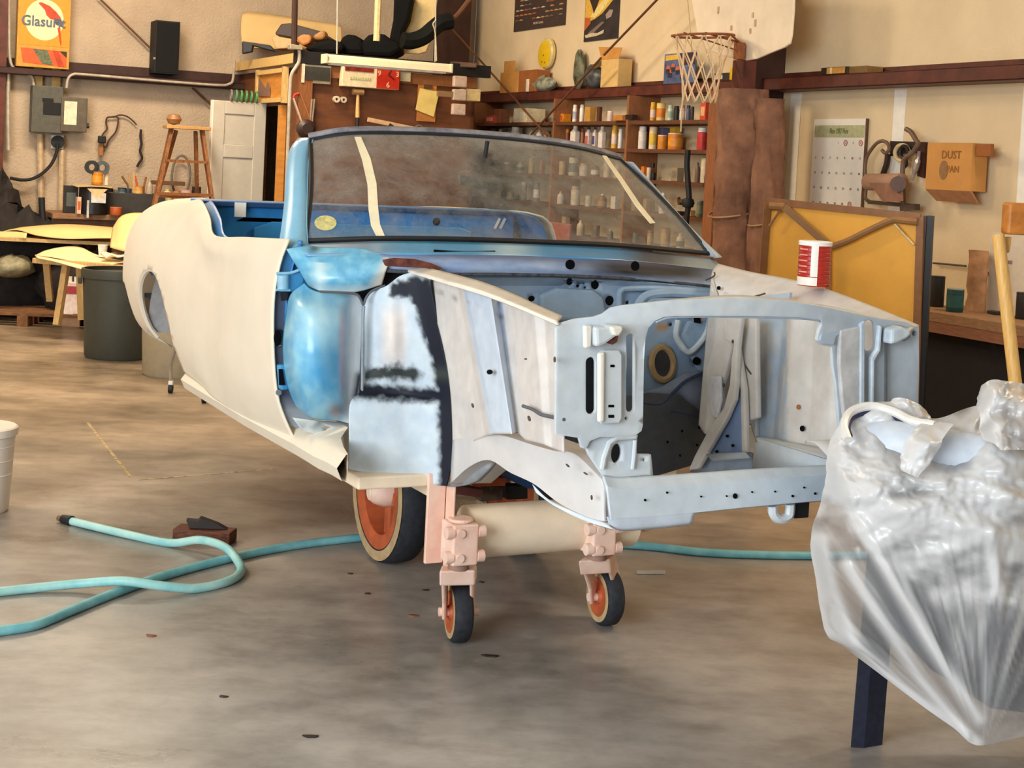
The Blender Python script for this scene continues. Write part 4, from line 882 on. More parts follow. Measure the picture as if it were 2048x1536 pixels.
# front crossmember: top, face, lower lip
def xm(x, y0): return y0
XT = [(1206, 950), (1240, 954), (1308, 951), (1400, 945), (1498, 938), (1648, 930), (1800, 922)]
XF = [(1214, 972), (1240, 978), (1308, 974), (1400, 968), (1498, 960), (1648, 950), (1800, 941)]
XB = [(1222, 1040), (1240, 1040), (1308, 1034), (1392, 1025), (1498, 1014), (1643, 1001), (1800, 988)]
pnet('front_crossmember', [[(x, y, 'X', 1.39) for x, y in XT], [(x, y, 'X', 1.425) for x, y in XF], [(x, y, 'X', 1.43) for x, y in XB], [(x, y+2, 'X', 1.38) for x, y in XB]], M_PRIMER, 16, 70, lambda x, y: mixc(lin((202, 211, 218)), lin((176, 190, 204)), (x-1450)/180), cubic=(False, True), thick=.01)
pnet('crossmember_lip', [[(1214, 1034, 'X', 1.425), (1240, 1036, 'X', 1.43), (1310, 1032, 'X', 1.43), (1391, 1025, 'X', 1.43)], [(1218, 1050, 'X', 1.425), (1244, 1058, 'X', 1.435), (1310, 1054, 'X', 1.435), (1384, 1046, 'X', 1.435)], [(1222, 1054, 'X', 1.40), (1244, 1062, 'X', 1.41), (1310, 1058, 'X', 1.41), (1382, 1050, 'X', 1.41)]], M_PRIMER, 8, 30, solidc(lin((190, 198, 210))), cubic=(False, True))
for x, y, r in ((1290, 1000, 2.6), (1334, 985, 2.4), (1402, 993, 2), (1453, 992, 2), (1504, 984, 2), (1550, 983, 2), (1585, 992, 2.6), (1608, 975, 2), (1630, 987, 2.5)): disc('rivet_hole', x, y, r, r, {'X': 1.432}, n=8)
disc('body_hole', 1470, 992, 4.5, 5.5, {'X': 1.432})
ridge('tow_hook', [(1545, 1012), (1546, 1026), (1554, 1036), (1566, 1038), (1577, 1032), (1580, 1018), (1580, 1008)], {'X': 1.405}, .014, M_TIN2)
mb = MB(); a = cp(1596, 1016, X=1.38); mb.box(a, (.04, .05, .05)); mb.obj('rubber_stop', M_GASKET, car, bevel=.004)

# ---------------------------------------------------------------- the dolly under the body
M_PINKC = mat('faded_pink_paint', (238, 208, 190), .55, var=.10, scale=9, rgb2=(224, 180, 160)); M_CREAMC = mat('cream_dolly_paint', (244, 222, 194), .55, var=.06, scale=6); M_ORANGE = mat('orange_oxide_paint', (190, 92, 52), .55, var=.15, scale=14)
M_TYRE = mat('black_tyre_rubber', (40, 42, 48), .75, var=.2, scale=40, bump=.1); M_TYRESIDE = mat('dusty_cream_tyre_wall', (188, 160, 118), .8, var=.12); M_RIMD = mat('dark_hub', (56, 44, 40), .7); M_BOLT = mat('dolly_bolt', (150, 128, 116), .4, metal=.5)
dolly = thing('body_dolly', 'pink and cream steel dolly with two spoked wheels and two casters under the car body', 'dolly', CO, CROT)
A0 = tocar(depth(948, 1062, 4.86)); A1 = tocar(depth(1250, 1060, 5.10))
A0 = Vector((.37, A0.y, A0.z)); A1 = Vector((.37, .27, A0.z))
rt = .087
mb = MB(); mb.cyl(A0+Vector((0, -.03, 0)), A1, rt, n=28); mb.obj('axle_tube', M_CREAMC, dolly, smooth=True)
def caster(hx, hy0, hy1, hX, wx, wy, wyaw):
    """hx, hy0, hy1: pixel column and rows of the housing; wx, wy: pixel of the wheel foot"""
    p = tocar(onfloor(wx, wy)); R = .098; tw = .03
    ax = Vector((math.cos(wyaw), math.sin(wyaw), 0)); fw = Vector((-ax.y, ax.x, 0)); c = Vector((p.x-.01, p.y, R))
    top = cp(hx, hy0, X=hX); zt = top.z; zb = cp(hx, hy1, X=hX).z; T = Vector((top.x-.05, top.y, 0))
    mb = MB(); mb.box((T.x, T.y, (zt+zb)/2), (.10, .088, zt-zb)); mb.cyl((T.x, T.y, zt), (T.x, T.y, zt+.012), .042, n=20)
    h = mb.obj('caster_housing', M_PINKC, dolly, bevel=.014)
    for dz in (.2, .8):
        for dy in (-.052, .056):
            z = zt+(zb-zt)*dz; mb = MB(); mb.cyl((T.x+.035, T.y+dy-.012, z), (T.x+.035, T.y+dy+.012, z), .02, n=12); mb.obj('housing_bolt', M_PINKC, h, smooth=True)
        mb = MB(); mb.cyl((T.x+.045, T.y-.02, zt+(zb-zt)*dz), (T.x+.058, T.y-.02, zt+(zb-zt)*dz), .014, n=10); mb.obj('housing_bolt', M_PINKC, h, smooth=True)
    mb = MB(); mb.cyl((T.x, T.y, zb), (T.x, T.y, zb-.022), .034, n=20); mb.obj('swivel_collar', mat('dark_collar', (150, 116, 100), .6), dolly, smooth=True)
    w = .046; zc = zb-.02
    def P(f, a, z):      # f 0 at the axle, 1 at the swivel
        return (c*(1-f)+T*f)*Vector((1, 1, 0)) + ax*a + Vector((0, 0, z)) if False else Vector((c.x*(1-f)+T.x*f, c.y*(1-f)+T.y*f, z)) + ax*a
    mb = MB(); d = Vector((c.x-T.x, c.y-T.y, 0)); dn = d.normalized() if d.length > .01 else fw; wd = dn*.045
    def ring(f, z, k): return [P(f, -w-.012, z)-wd*k, P(f, w+.012, z)-wd*k, P(f, w+.012, z)+wd*k, P(f, -w-.012, z)+wd*k]
    R0, R1 = ring(.95, zc, .8), ring(.62, zc-.055, 1.1); mb.add(R0+R1, [(0,1,2,3),(7,6,5,4),(0,4,5,1),(1,5,6,2),(2,6,7,3),(3,7,4,0)])
    for s in (-1, 1):
        A = [P(.62, s*w, zc-.04)-wd*1.1, P(.62, s*w, zc-.04)+wd*1.1, P(.12, s*w, R+.04)+wd*.7, P(0, s*w, R-.022)+wd*.5, P(0, s*w, R-.022)-wd*.5, P(.12, s*w, R+.04)-wd*.8]
        mb.prism(A, ax*(-.007), ax*.007)
    mb.obj('caster_fork', M_PINKC, dolly, bevel=.006)
    mb = MB(); mb.cyl(c-ax*(w+.02), c+ax*(w+.02), .015, n=10); mb.obj('axle_bolt', M_PINKC, dolly, smooth=True)
    Mx = Matrix((ax, fw, Vector((0, 0, 1)))).transposed() @ Matrix.Rotation(PI/2, 3, 'Y')
    mb = MB(); mb.lathe([(.066, -tw), (R-.008, -tw), (R, -tw+.008), (R, tw-.008), (R-.008, tw), (.066, tw), (.066, -tw)], 32, c=c, M=Mx, caps=False); wv = mb.obj('caster_wheel', M_TYRE, dolly, smooth=True, angle=50)
    mb = MB(); mb.lathe([(.0, -tw-.002), (.02, -tw-.006), (.026, -tw+.004), (.055, -tw+.004), (.067, -tw-.003), (.067, tw+.003), (.055, tw-.004), (.026, tw-.004), (.02, tw+.006), (.0, tw+.002)], 28, c=c, M=Mx); mb.obj('wheel_hub', M_ORANGE, wv, smooth=True, angle=40)
    for s in (-1, 1): mb = MB(); mb.lathe([(.0675, s*(tw+.0015)), (R-.012, s*(tw+.0015))], 28, c=c, M=Mx, caps=False); mb.obj('tyre_wall', M_TYRESIDE, wv, solid=.001)
caster(934, 1050, 1132, .52, 917, 1284, math.radians(-64+180-38))
caster(1212, 1046, 1112, .50, 1211, 1250, math.radians(-64+180-30))
# clamp hardware on the right end of the tube
mb = MB(); mb.cyl(A1+Vector((0, -.005, 0)), A1+Vector((0, .03, 0)), .05, n=20); mb.cyl(A1+Vector((0, .03, 0)), A1+Vector((0, .055, 0)), .035, n=6); mb.cyl(A1+Vector((0, .055, 0)), A1+Vector((0, .075, 0)), .042, n=20); mb.obj('end_clamp', M_PINKC, dolly, bevel=.003)
# upright post (angle section) and the cross plank that carries the sill
p0 = cp(852, 1128, X=.40); p1 = cp(852, 960, X=.40)
mb = MB(); mb.prism([Vector((.40, p0.y, z)) for z in (p0.z, p1.z+.02)] + [Vector((.40, p0.y+.058, p1.z+.02)), Vector((.40, p0.y+.058, p0.z))], (-.008, 0, 0), (0, 0, 0)); mb.prism([Vector((.40, p0.y+.066, z)) for z in (p0.z-.01, p1.z+.02)] + [Vector((.46, p0.y+.066, p1.z+.02)), Vector((.46, p0.y+.066, p0.z-.01))], (0, -.008, 0), (0, 0, 0))
mb.prism([Vector((.40, p0.y-.004, z)) for z in (p0.z, p1.z+.02)] + [Vector((.385, p0.y-.004, p1.z+.02)), Vector((.385, p0.y-.004, p0.z))], (0, 0, 0), (0, .008, 0))
mb.obj('upright_post', mat('pink_post_paint', (242, 214, 190), .55, var=.05, scale=5, rgb2=(220, 168, 150)), dolly, bevel=.003)
q = [cp(x, y, X=.36) for x, y in ((684, 946), (895, 962))]
zq = .545
mb = MB(); mb.prism([Vector((.22, -.73, .558)), Vector((.38, -.73, .558)), Vector((.38, -.34, .558)), Vector((.22, -.34, .558))], (0, 0, -.04), (0, 0, 0)); mb.obj('cross_plank', M_CREAMC, dolly, bevel=.006)
for sg in (-1, 1):
    mb = MB(); mb.bar((.36, sg*.43, .50), (-1.54, sg*.43, .50), .07, .06); mb.obj('side_rail', M_CREAMC, dolly, bevel=.006)
mb = MB(); mb.bar((-1.5, -.5, .5), (-1.5, .66, .5), .07, .06); mb.obj('rear_crossbar', M_CREAMC, dolly, bevel=.006)
mb = MB(); mb.bar((-1.5, .62, .0), (-1.5, .62, .48), .06, .06); mb.obj('rear_leg', M_CREAMC, dolly, bevel=.006)
# big spoked wheels
def bigwheel(c, R=.275, w=.062):
    Mx = Matrix.Rotation(-PI/2, 3, 'X')
    mb = MB(); mb.lathe([(R*.80, -w), (R-.02, -w), (R-.004, -w+.012), (R, 0), (R-.004, w-.012), (R-.02, w), (R*.80, w), (R*.80, -w)], 48, c=c, M=Mx, caps=False); t = mb.obj('wheel_tyre', M_TYRE, dolly, smooth=True, angle=50)
    for s in (-1, 1):
        mb = MB(); mb.lathe([(R*.82, s*(w+.001)), (R-.012, s*(w+.001))], 40, c=c, M=Mx, caps=False); mb.obj('tyre_wall', M_TYRESIDE, t, solid=.0015)
    mb = MB(); mb.lathe([(R*.60, -w*.8), (R*.66, -w*.98), (R*.81, -w*.98), (R*.81, w*.98), (R*.66, w*.98), (R*.60, w*.8), (R*.60, -w*.8)], 40, c=c, M=Mx, caps=False); r = mb.obj('wheel_rim', M_ORANGE, dolly, smooth=True, angle=40)
    for k in range(5):
        t = 2*PI*k/5+.95; d = Vector((math.cos(t), 0, math.sin(t))); mb = MB(); mb.bar(c+d*.03, c+d*R*.63, .05, .036, up=(0, 1, 0)); mb.obj('wheel_spoke', M_ORANGE, r, bevel=.008)
    mb = MB(); mb.lathe([(0, -w*1.5), (.03, -w*1.5), (.045, -w*1.2), (.06, -w*.6), (.06, w*.6), (.045, w*1.2), (.03, w*1.5), (0, w*1.5)], 20, c=c, M=Mx); mb.obj('wheel_hub', M_PINKC, r, smooth=True)
    mb = MB(); mb.lathe([(0, -w*1.56), (.02, -w*1.56), (.022, -w*1.5)], 12, c=c, M=Mx); mb.obj('hub_cap', M_CREAMC, r, smooth=True)
wp = tocar(onfloor(764, 1124)); bigwheel(Vector((wp.x-.01, wp.y+.03, .275)))
wp2 = tocar(onfloor(1012, 1146)); bigwheel(Vector((wp.x-.01, .36, .275)))
mb = MB(); mb.cyl((wp.x-.01, wp.y+.09, .275), (wp.x-.01, .30, .275), .028); mb.obj('wheel_axle', M_RIMD, dolly, smooth=True)
mb = MB(); mb.box((wp.x-.01, wp.y+.16, .40), (.12, .05, .26)); mb.obj('axle_bracket', mat('maroon_bracket', (110, 60, 52), .7), dolly, bevel=.006)
mb = MB(); mb.box((wp.x-.01, .24, .40), (.12, .05, .26)); mb.obj('axle_bracket', mat('maroon_bracket', (110, 60, 52)), dolly, bevel=.006)
a = cp(985, 955, X=.05); mb = MB(); mb.prism([cp(x, y, X=.05) for x, y in ((944, 966), (950, 955), (972, 940), (986, 932), (987, 952), (1011, 956), (1012, 972), (944, 974))], (0, 0, 0), (-.08, 0, 0)); mb.obj('orange_bracket', M_ORANGE, dolly, bevel=.004)
mb = MB(); mb.prism([cp(x, y, X=.04) for x, y in ((962, 972), (1006, 972), (1006, 1000), (962, 1004))], (0, 0, 0), (-.06, 0, 0)); mb.obj('jack_block', mat('dark_brown_grease', (84, 66, 50), .8, var=.3, scale=30), dolly, bevel=.004)
mb = MB(); mb.prism([cp(x, y, X=.0) for x, y in ((1012, 970), (1056, 972), (1056, 998), (1014, 1000))], (0, 0, 0), (-.05, 0, 0)); mb.obj('rubber_block', M_GASKET, dolly, bevel=.004)
mb = MB(); mb.bar(cp(898, 975, X=.1), cp(960, 985, X=.1), .05, .03); mb.obj('clamp_bar', mat('maroon_bracket', (110, 60, 52)), dolly, bevel=.004)

# ---------------------------------------------------------------- left wall and what stands before it
def on(F, px, py, off): return F.w(F.px(px, py, off))
def boxthing(name, F, x0, y0, x1, y1, off, d, m, label, cat, bevel=.006, group=None):
    """box whose front face spans the pixels, standing 'off' out of the plane, depth d behind its front"""
    a = F.px(x0, y1, off); b = F.px(x1, y0, off); c = Vector(((a.x+b.x)/2, 0, 0)); z0, z1 = a.z, b.z
    t = thing(name, label, cat, F.w((c.x, -off, z0)), F.rz, group)
    mb = MB(); mb.box((0, d/2, (z1-z0)/2), (b.x-a.x, d, z1-z0)); o = mb.obj('casing', m, t, bevel=bevel)
    t['_w'] = b.x-a.x; t['_h'] = z1-z0
    return t
# illuminated paint sign
sg = boxthing('sign', LW, 32, -26, 144, 132, .16, .12, mat('amber_sign_case', (206, 150, 60), .5), 'orange paint maker sign with white oval and parrot on the left wall', 'sign')
W, Hh = sg['_w'], sg['_h']
def face(t, pts, m, name, y=-.003, th=.003): 
    mb = MB(); mb.prism([Vector((x, y, z)) for x, z in pts], (0, 0, 0), (0, th, 0)); return mb.obj(name, m, t)
kz = Hh/158.0; kx = W/112.0
def sp(px, py): return ((px-88)*kx, (132-py)*kz)
face(sg, [sp(36, -22), sp(140, -22), sp(140, 90), sp(36, 90)], mat('sign_orange', (226, 146, 34), .5, var=.05), 'face_panel')
face(sg, [sp(88+41*math.cos(t), 41+39*math.sin(t)) for t in [2*PI*k/32 for k in range(32)]], mat('sign_white', (238, 214, 168), .5, var=.04), 'white_oval', -.005)
face(sg, [sp(x, y) for x, y in ((74, 10), (80, 8), (98, 14), (112, 24), (122, 34), (124, 40), (112, 40), (100, 38), (92, 32), (88, 22))], mat('parrot_red', (196, 66, 30), .5), 'parrot_body', -.008)
face(sg, [sp(x, y) for x, y in ((116, 54), (122, 54), (126, 84), (124, 88))], mat('parrot_red', (196, 66, 30)), 'parrot_tail', -.008)
face(sg, [sp(x, y) for x, y in ((108, 36), (124, 38), (126, 52), (112, 48))], mat('parrot_wing', (94, 84, 84), .5), 'parrot_wing', -.009)
text('Glasurit', .135, mat('sign_blue', (84, 104, 122), .5), sg, (sp(86, 45)[0], -.011, sp(86, 45)[1]), name='lettering', sx=.92)
face(sg, [sp(40, 96), sp(138, 98), sp(138, 128), (sp(46, 0)[0], sp(0, 124)[1])], mat('strip_orange', (214, 92, 40), .5), 'lower_strip')
face(sg, [sp(x, y) for x, y in ((66, 97), (96, 98), (110, 126), (86, 124))], mat('strip_green', (112, 118, 78), .5, rgb2=(60, 70, 60), scale=40), 'green_band', -.005)
face(sg, [sp(x, y) for x, y in ((108, 98), (120, 98), (134, 128), (120, 127))], mat('strip_red', (190, 60, 30), .5), 'red_band', -.005)
face(sg, [sp(x, y) for x, y in ((122, 98), (138, 98), (138, 110))], mat('strip_dark', (52, 36, 30), .5), 'dark_corner', -.005)
for x in (82, 120):
    a = sp(x, 132); mb = MB(); mb.box((a[0], .09, -.17), (.08, .02, .40)); mb.obj('support_strap', mat('tan_strap', (186, 150, 92), .7), sg)
# black loudspeaker
sp_ = boxthing('wall_speaker', LW, 308, 44, 361, 146, .26, .24, mat('black_speaker_case', (26, 22, 20), .7), 'black wall loudspeaker standing on the left girt', 'speaker')
mb = MB(); mb.box((0, -.004, sp_['_h']/2), (sp_['_w']*.9, .008, sp_['_h']*.94)); mb.obj('grille', mat('black_grille', (14, 13, 13), .9), sp_)
mb = MB(); mb.box((-.12, -.009, .14), (.02, .003, .02)); mb.obj('badge', mat('small_badge', (150, 140, 130), .4), sp_)
sp_.location.z = max(sp_.location.z, 0)
# electrical panel with disconnect
ep = boxthing('electrical_panel', LW, 62, 174, 128, 264, .18, .16, mat('grey_green_panel', (88, 86, 76), .55), 'grey electrical panel with a taller door and white card under the sign', 'panel', .008)
h = ep['_h']; w = ep['_w']
mb = MB(); mb.box((w/2+.10, .05, h*.42), (.24, .13, h*.74)); mb.obj('disconnect_box', mat('brown_grey_box', (96, 86, 72), .55), ep, bevel=.008)
mb = MB(); mb.box((w/2+.065, -.018, h*.45), (.115, .006, h*.5)); mb.obj('label_card', mat('white_card', (236, 220, 190), .8), ep)
mb = MB(); mb.box((.05, -.003, h*.52), (.18, .006, h*.26)); mb.box((.0, -.003, h*.7), (.1, .006, h*.08)); mb.obj('breaker_window', mat('black_window', (24, 24, 24), .4), ep)
mb = MB(); mb.cyl((w/2+.22, .05, h*.2), (w/2+.25, .05, h*.2), .025); mb.obj('cable_gland', mat('dark_gland', (60, 56, 50), .5), ep)
# outlet and heavy cable
ot = boxthing('power_outlet', LW, 102, 271, 128, 297, .07, .06, mat('white_outlet', (228, 224, 214), .5), 'square white power outlet below the electrical panel', 'outlet')
mb = MB(); mb.cyl((0, -.004, ot['_h']/2), (0, -.03, ot['_h']/2), .062, n=20); mb.obj('plug', M_GASKET, ot, smooth=True)
def cable(name, pts, F, off, r, m, label, cat, n=40, offs=None):
    P = [F.w(F.px(x, y, (offs[i] if offs else off))) for i, (x, y) in enumerate(pts)]; P = _spl(P, n); o0 = P[0].copy()
    mb = MB(); mb.tube([p-o0 for p in P], r, 8); o = mb.obj(name, m, smooth=True); o.location = o0; return tag(o, label, cat)
cable('power_cable', [(115, 286), (113, 305), (104, 326), (88, 344), (66, 357), (44, 360), (20, 356)], LW, .12, .016, M_GASKET, 'thick black cable drooping from the outlet to the left corner', 'cable')
M_COND = mat('galvanised_conduit', (196, 184, 164), .4, metal=.3)
cable('conduit', [(18, -20), (18, 60), (20, 118), (30, 138), (50, 146), (64, 154), (68, 172)], LW, .1, .014, M_COND, 'grey conduit coming down the left column into the panel', 'conduit')
cable('conduit', [(133, 176), (136, 158), (146, 149), (170, 149), (300, 160), (430, 170), (458, 168), (466, 158), (469, 120)], LW, .24, .013, M_COND, 'long grey conduit running under the left girt to the booth', 'conduit', 70)
cable('conduit', [(17, 140), (16, 200), (17, 300)], LW, .1, .02, M_COND, 'straight grey conduit down the far left column', 'conduit')
for x in (79, 123): pass
cable('pipe', [(80, 268), (81, 340), (82, 420)], LW, .05, .028, mat('tan_pipe', (204, 176, 138), .6), 'tan pipe below the left edge of the panel', 'pipe')
cable('pipe', [(124, 300), (123, 360), (122, 420)], LW, .05, .028, mat('tan_pipe', (204, 176, 138)), 'tan pipe straight below the outlet', 'pipe')
cable('looped_cord', [(202, 280), (206, 268), (214, 258), (212, 246), (214, 236), (222, 234), (236, 236), (232, 262), (218, 280), (213, 292), (208, 294), (204, 286)], LW, .04, .008, mat('brown_cord', (74, 46, 32), .7), 'looped brown cord hung from a nail beside the panel', 'cord', 60)
cable('curled_cord', [(226, 235), (240, 230), (254, 233), (266, 242), (273, 250)], LW, .04, .007, mat('brown_cord', (74, 46, 32)), 'short curl of brown cord right of the looped cord', 'cord')
cable('hanging_strap', [(282, 259), (281, 274), (283, 288), (280, 302), (284, 316), (278, 326), (274, 334)], LW, .05, .012, mat('dark_strap', (42, 34, 34), .8), 'dark knotted strap hanging on the bare wall', 'strap')
bw = boxthing('wall_brush', LW, 198, 272, 208, 312, .06, .04, mat('orange_brown_wood', (170, 112, 58), .6), 'small wooden brush hanging on the looped cord', 'brush')
mb = MB(); mb.box((0, -.01, bw['_h']*.82), (.07, .07, .07)); mb.obj('bristles', M_GASKET, bw, bevel=.01)
# workbench along the wall
bt = LW.px(300, 440, .75); BZ = bt.z
xl = LW.px(105, 430, .75).x; xr = LW.px(470, 430, .75).x
BZ = LW.px(160, 428, .75).z
wb = thing('workbench', 'long brown workbench under the left wall crowded with cans', 'workbench', LW.w((xl, 0, 0)), LW.rz)
mb = MB(); mb.box(((xr-xl)/2, -.40, BZ-.025), (xr-xl, .70, .05)); mb.obj('bench_top', mat('brown_bench_wood', (142, 104, 72), .6, var=.15, stretch=(1, 6, 6)), wb, bevel=.005)
mb = MB(); mb.box(((xr-xl)/2, -.70, BZ-.14), (xr-xl, .03, .18)); mb.obj('apron_board', mat('dark_bench_wood', (92, 62, 44), .7, var=.2, stretch=(1, 6, 6)), wb)
for x in np.linspace(.1, xr-xl-.1, 4):
    for y in (-.66, -.1): mb = MB(); mb.box((x, y, (BZ-.05)/2), (.09, .09, BZ-.05)); mb.obj('leg', _M['dark_bench_wood'], wb)
mb = MB(); mb.box(((xr-xl)/2, -.36, .25), (xr-xl, .55, .03)); mb.obj('lower_shelf', _M['dark_bench_wood'], wb)
cb = boxthing('machine_base', LW, 214, 403, 330, 442, .60, .3, mat('charcoal_bench_box', (58, 55, 52), .7), 'long charcoal metal tray on the left workbench behind the black bucket', 'tray')
cb.location.z = BZ; 
# cans, jars and tools on the bench
def can_parts(t, r, h, mbody, mlid=None, mband=None, taper=1.0, rim=True):
    mb = MB(); mb.lathe([(r*.96*taper, 0), (r*taper, .004), (r, h-.006), (r*.97, h)], 20); mb.obj('body', mbody, t, smooth=True, angle=50)
    if mband: mb = MB(); mb.lathe([(r*1.006*taper, h*.2), (r*1.006, h*.72)], 20); mb.obj('label', mband, t, smooth=True, solid=.0008)
    if mlid: mb = MB(); mb.lathe([(r*1.01, h*.97), (r*1.01, h*1.02), (r*.9, h*1.025)], 20); mb.obj('lid', mlid, t, smooth=True, angle=40)
def bottle_parts(t, r, h, mbody, mcap, mband=None):
    mb = MB(); mb.lathe([(r*.95, 0), (r, .006), (r, h*.62), (r*.8, h*.76), (r*.36, h*.86), (r*.34, h*.9)], 16); mb.obj('body', mbody, t, smooth=True, angle=50)
    mb = MB(); mb.lathe([(r*.4, h*.88), (r*.42, h*.98), (r*.3, h)], 14); mb.obj('cap', mcap, t, smooth=True)
    if mband: mb = MB(); mb.lathe([(r*1.008, h*.14), (r*1.008, h*.5)], 16); mb.obj('label', mband, t, smooth=True, solid=.0008)
def spray_parts(t, r, h, mbody, mcap, mband=None):
    mb = MB(); mb.lathe([(r*.96, 0), (r, .005), (r, h*.76), (r*.72, h*.82)], 16); mb.obj('body', mbody, t, smooth=True, angle=40)
    mb = MB(); mb.lathe([(r*.86, h*.78), (r*.86, h*.97), (r*.6, h)], 16); mb.obj('cap', mcap, t, smooth=True, angle=40)
    if mband: mb = MB(); mb.lathe([(r*1.008, h*.2), (r*1.008, h*.6)], 16); mb.obj('label', mband, t, smooth=True, solid=.0008)
def jug_parts(t, w, d, h, mbody, mcap, mband=None):
    mb = MB(); mb.box((0, 0, h*.38), (w, d, h*.76)); mb.obj('body', mbody, t, bevel=min(w, d)*.18)
    mb = MB(); mb.lathe([(w*.4, h*.74), (w*.22, h*.86), (w*.2, h*.9)], 12); mb.obj('neck', mbody, t, smooth=True)
    mb = MB(); mb.lathe([(w*.22, h*.88), (w*.22, h*.99), (w*.18, h)], 12); mb.obj('cap', mcap, t, smooth=True)
    if mband: mb = MB(); mb.box((0, -d*.5-.0008, h*.38), (w*.8, .0015, h*.4)); mb.obj('label', mband, t)
def box_parts(t, w, d, h, mbody, mband=None, mtop=None):
    mb = MB(); mb.box((0, 0, h/2), (w, d, h)); mb.obj('carton', mbody, t, bevel=.003)
    if mband: mb = MB(); mb.box((0, -d/2-.0008, h*.5), (w*.7, .0015, h*.5)); mb.obj('label', mband, t)
_cc = {}
def C(rgb, rough=.45): 
    k = 'print_%02x%02x%02x' % rgb
    return mat(k, rgb, rough, var=.10, scale=30)
def item(F, kind, name, px, w, h, base, off, body, cap, band, label, cat, group=None, z=None, d=None):
    """px: centre pixel, w/h: size in pixels, base: pixel row of the foot"""
    a = F.px(px-w/2, base, off); b = F.px(px+w/2, base, off); top = F.px(px, base-h, off)
    P = F.w(F.px(px, base, off)); dist = P.y; wid = w*dist/FOC; H = h*dist/FOC
    loc = F.w(F.px(px, base, off)); 
    if z is not None: loc.z = z
    t = thing(name, label, cat, loc, F.rz, group)
    if kind == 'can': can_parts(t, wid/2, H, C(body), C(cap) if cap else None, C(band) if band else None)
    if kind == 'bottle': bottle_parts(t, wid/2, H, C(body), C(cap), C(band) if band else None)
    if kind == 'spray': spray_parts(t, wid/2, H, C(body), C(cap), C(band) if band else None)
    if kind == 'jug': jug_parts(t, wid*.85, wid*.55, H, C(body), C(cap), C(band) if band else None)
    if kind == 'box': box_parts(t, wid*.9, d or wid*.6, H, C(body), C(band) if band else None)
    return t
BLK = (24, 22, 22); WHT = (246, 236, 222); ORG = (214, 138, 52); GRN = (70, 92, 72); GLD = (190, 128, 44); CRM = (226, 204, 158); BRN = (112, 74, 46); GRY = (140, 134, 124); RED = (178, 52, 38); BLU = (70, 84, 122); YEL = (220, 172, 44); TAN = (196, 160, 104)
G = 'cans and pots on the left workbench'
item(LW, 'box', 'black_toolbox', 140, 30, 55, 428, .60, (38, 36, 36), None, (86, 92, 88), 'dark box with grey label at the left end of the bench', 'box', z=BZ)
t = item(LW, 'can', 'black_bucket', 186, 58, 54, 430, .68, (20, 18, 20), (20, 18, 20), None, 'big black bucket with white label square on the left bench', 'bucket', z=BZ)
mb = MB(); r = 58*t.location.y/FOC/2; mb.box((.02, -r-.001, .62*54*t.location.y/FOC), (.13, .008, .09)); mb.obj('label', C((214, 212, 206)), t); mb = MB(); mb.box((-.07, -r+.0, .2*54*t.location.y/FOC), (.02, .01, .16)); mb.obj('paint_run', C((190, 190, 186)), t)
item(LW, 'box', 'carton', 156, 9, 34, 427, .72, (214, 178, 150), None, (190, 96, 50), 'narrow pale carton with orange foot beside the black bucket', 'carton', z=BZ, d=.1)
t = thing('masking_paper', 'folded tan paper draped over the black bucket', 'paper', LW.w(LW.px(186, 376, .68)), LW.rz)
mb = MB(); mb.grid([[Vector((-.16, -.1, .01)), Vector((-.05, -.16, .02)), Vector((.05, -.16, .02)), Vector((.16, -.1, .01))], [Vector((-.18, .1, .02)), Vector((-.05, .1, .03)), Vector((.05, .1, .03)), Vector((.18, .1, .02))]]); mb.prism([Vector((-.09, -.235, .0)), Vector((.09, -.235, .0)), Vector((.0, -.24, -.09))], (0, 0, 0), (0, .004, 0)); mb.obj('sheet', C((206, 180, 132)), t, solid=.004)
zt_ = LW.px(190, 376, .68).z
item(LW, 'can', 'gold_can', 194, 22, 26, 376, .66, (196, 126, 34), (150, 96, 40), (222, 150, 50), 'gold can on top of the black bucket', 'can', z=zt_+.03)
t = thing('tape_roll', 'two dark tape rolls on the gold can', 'tape', LW.w(LW.px(193, 350, .66)), LW.rz)
for dx in (-.045, .05):
    mb = MB(); M = Matrix.Rotation(PI/2, 3, 'X'); mb.lathe([(.03, -.03), (.062, -.03), (.062, .03), (.03, .03), (.03, -.03)], 18, c=(dx, 0, .07), M=M, caps=False); mb.obj('roll', C((44, 46, 48)) if dx < 0 else C((82, 88, 90)), t, smooth=True, angle=40)
item(LW, 'spray', 'cream_can', 212, 9, 33, 377, .64, (232, 206, 172), (232, 206, 172), None, 'tall cream tube can beside the gold can', 'can', z=zt_+.03)
item(LW, 'can', 'orange_tin', 231, 24, 16, 444, .78, (176, 84, 36), (196, 120, 60), None, 'squat copper orange tin at the front edge of the bench', 'tin', z=BZ)
zs = LW.px(250, 403, .5).z
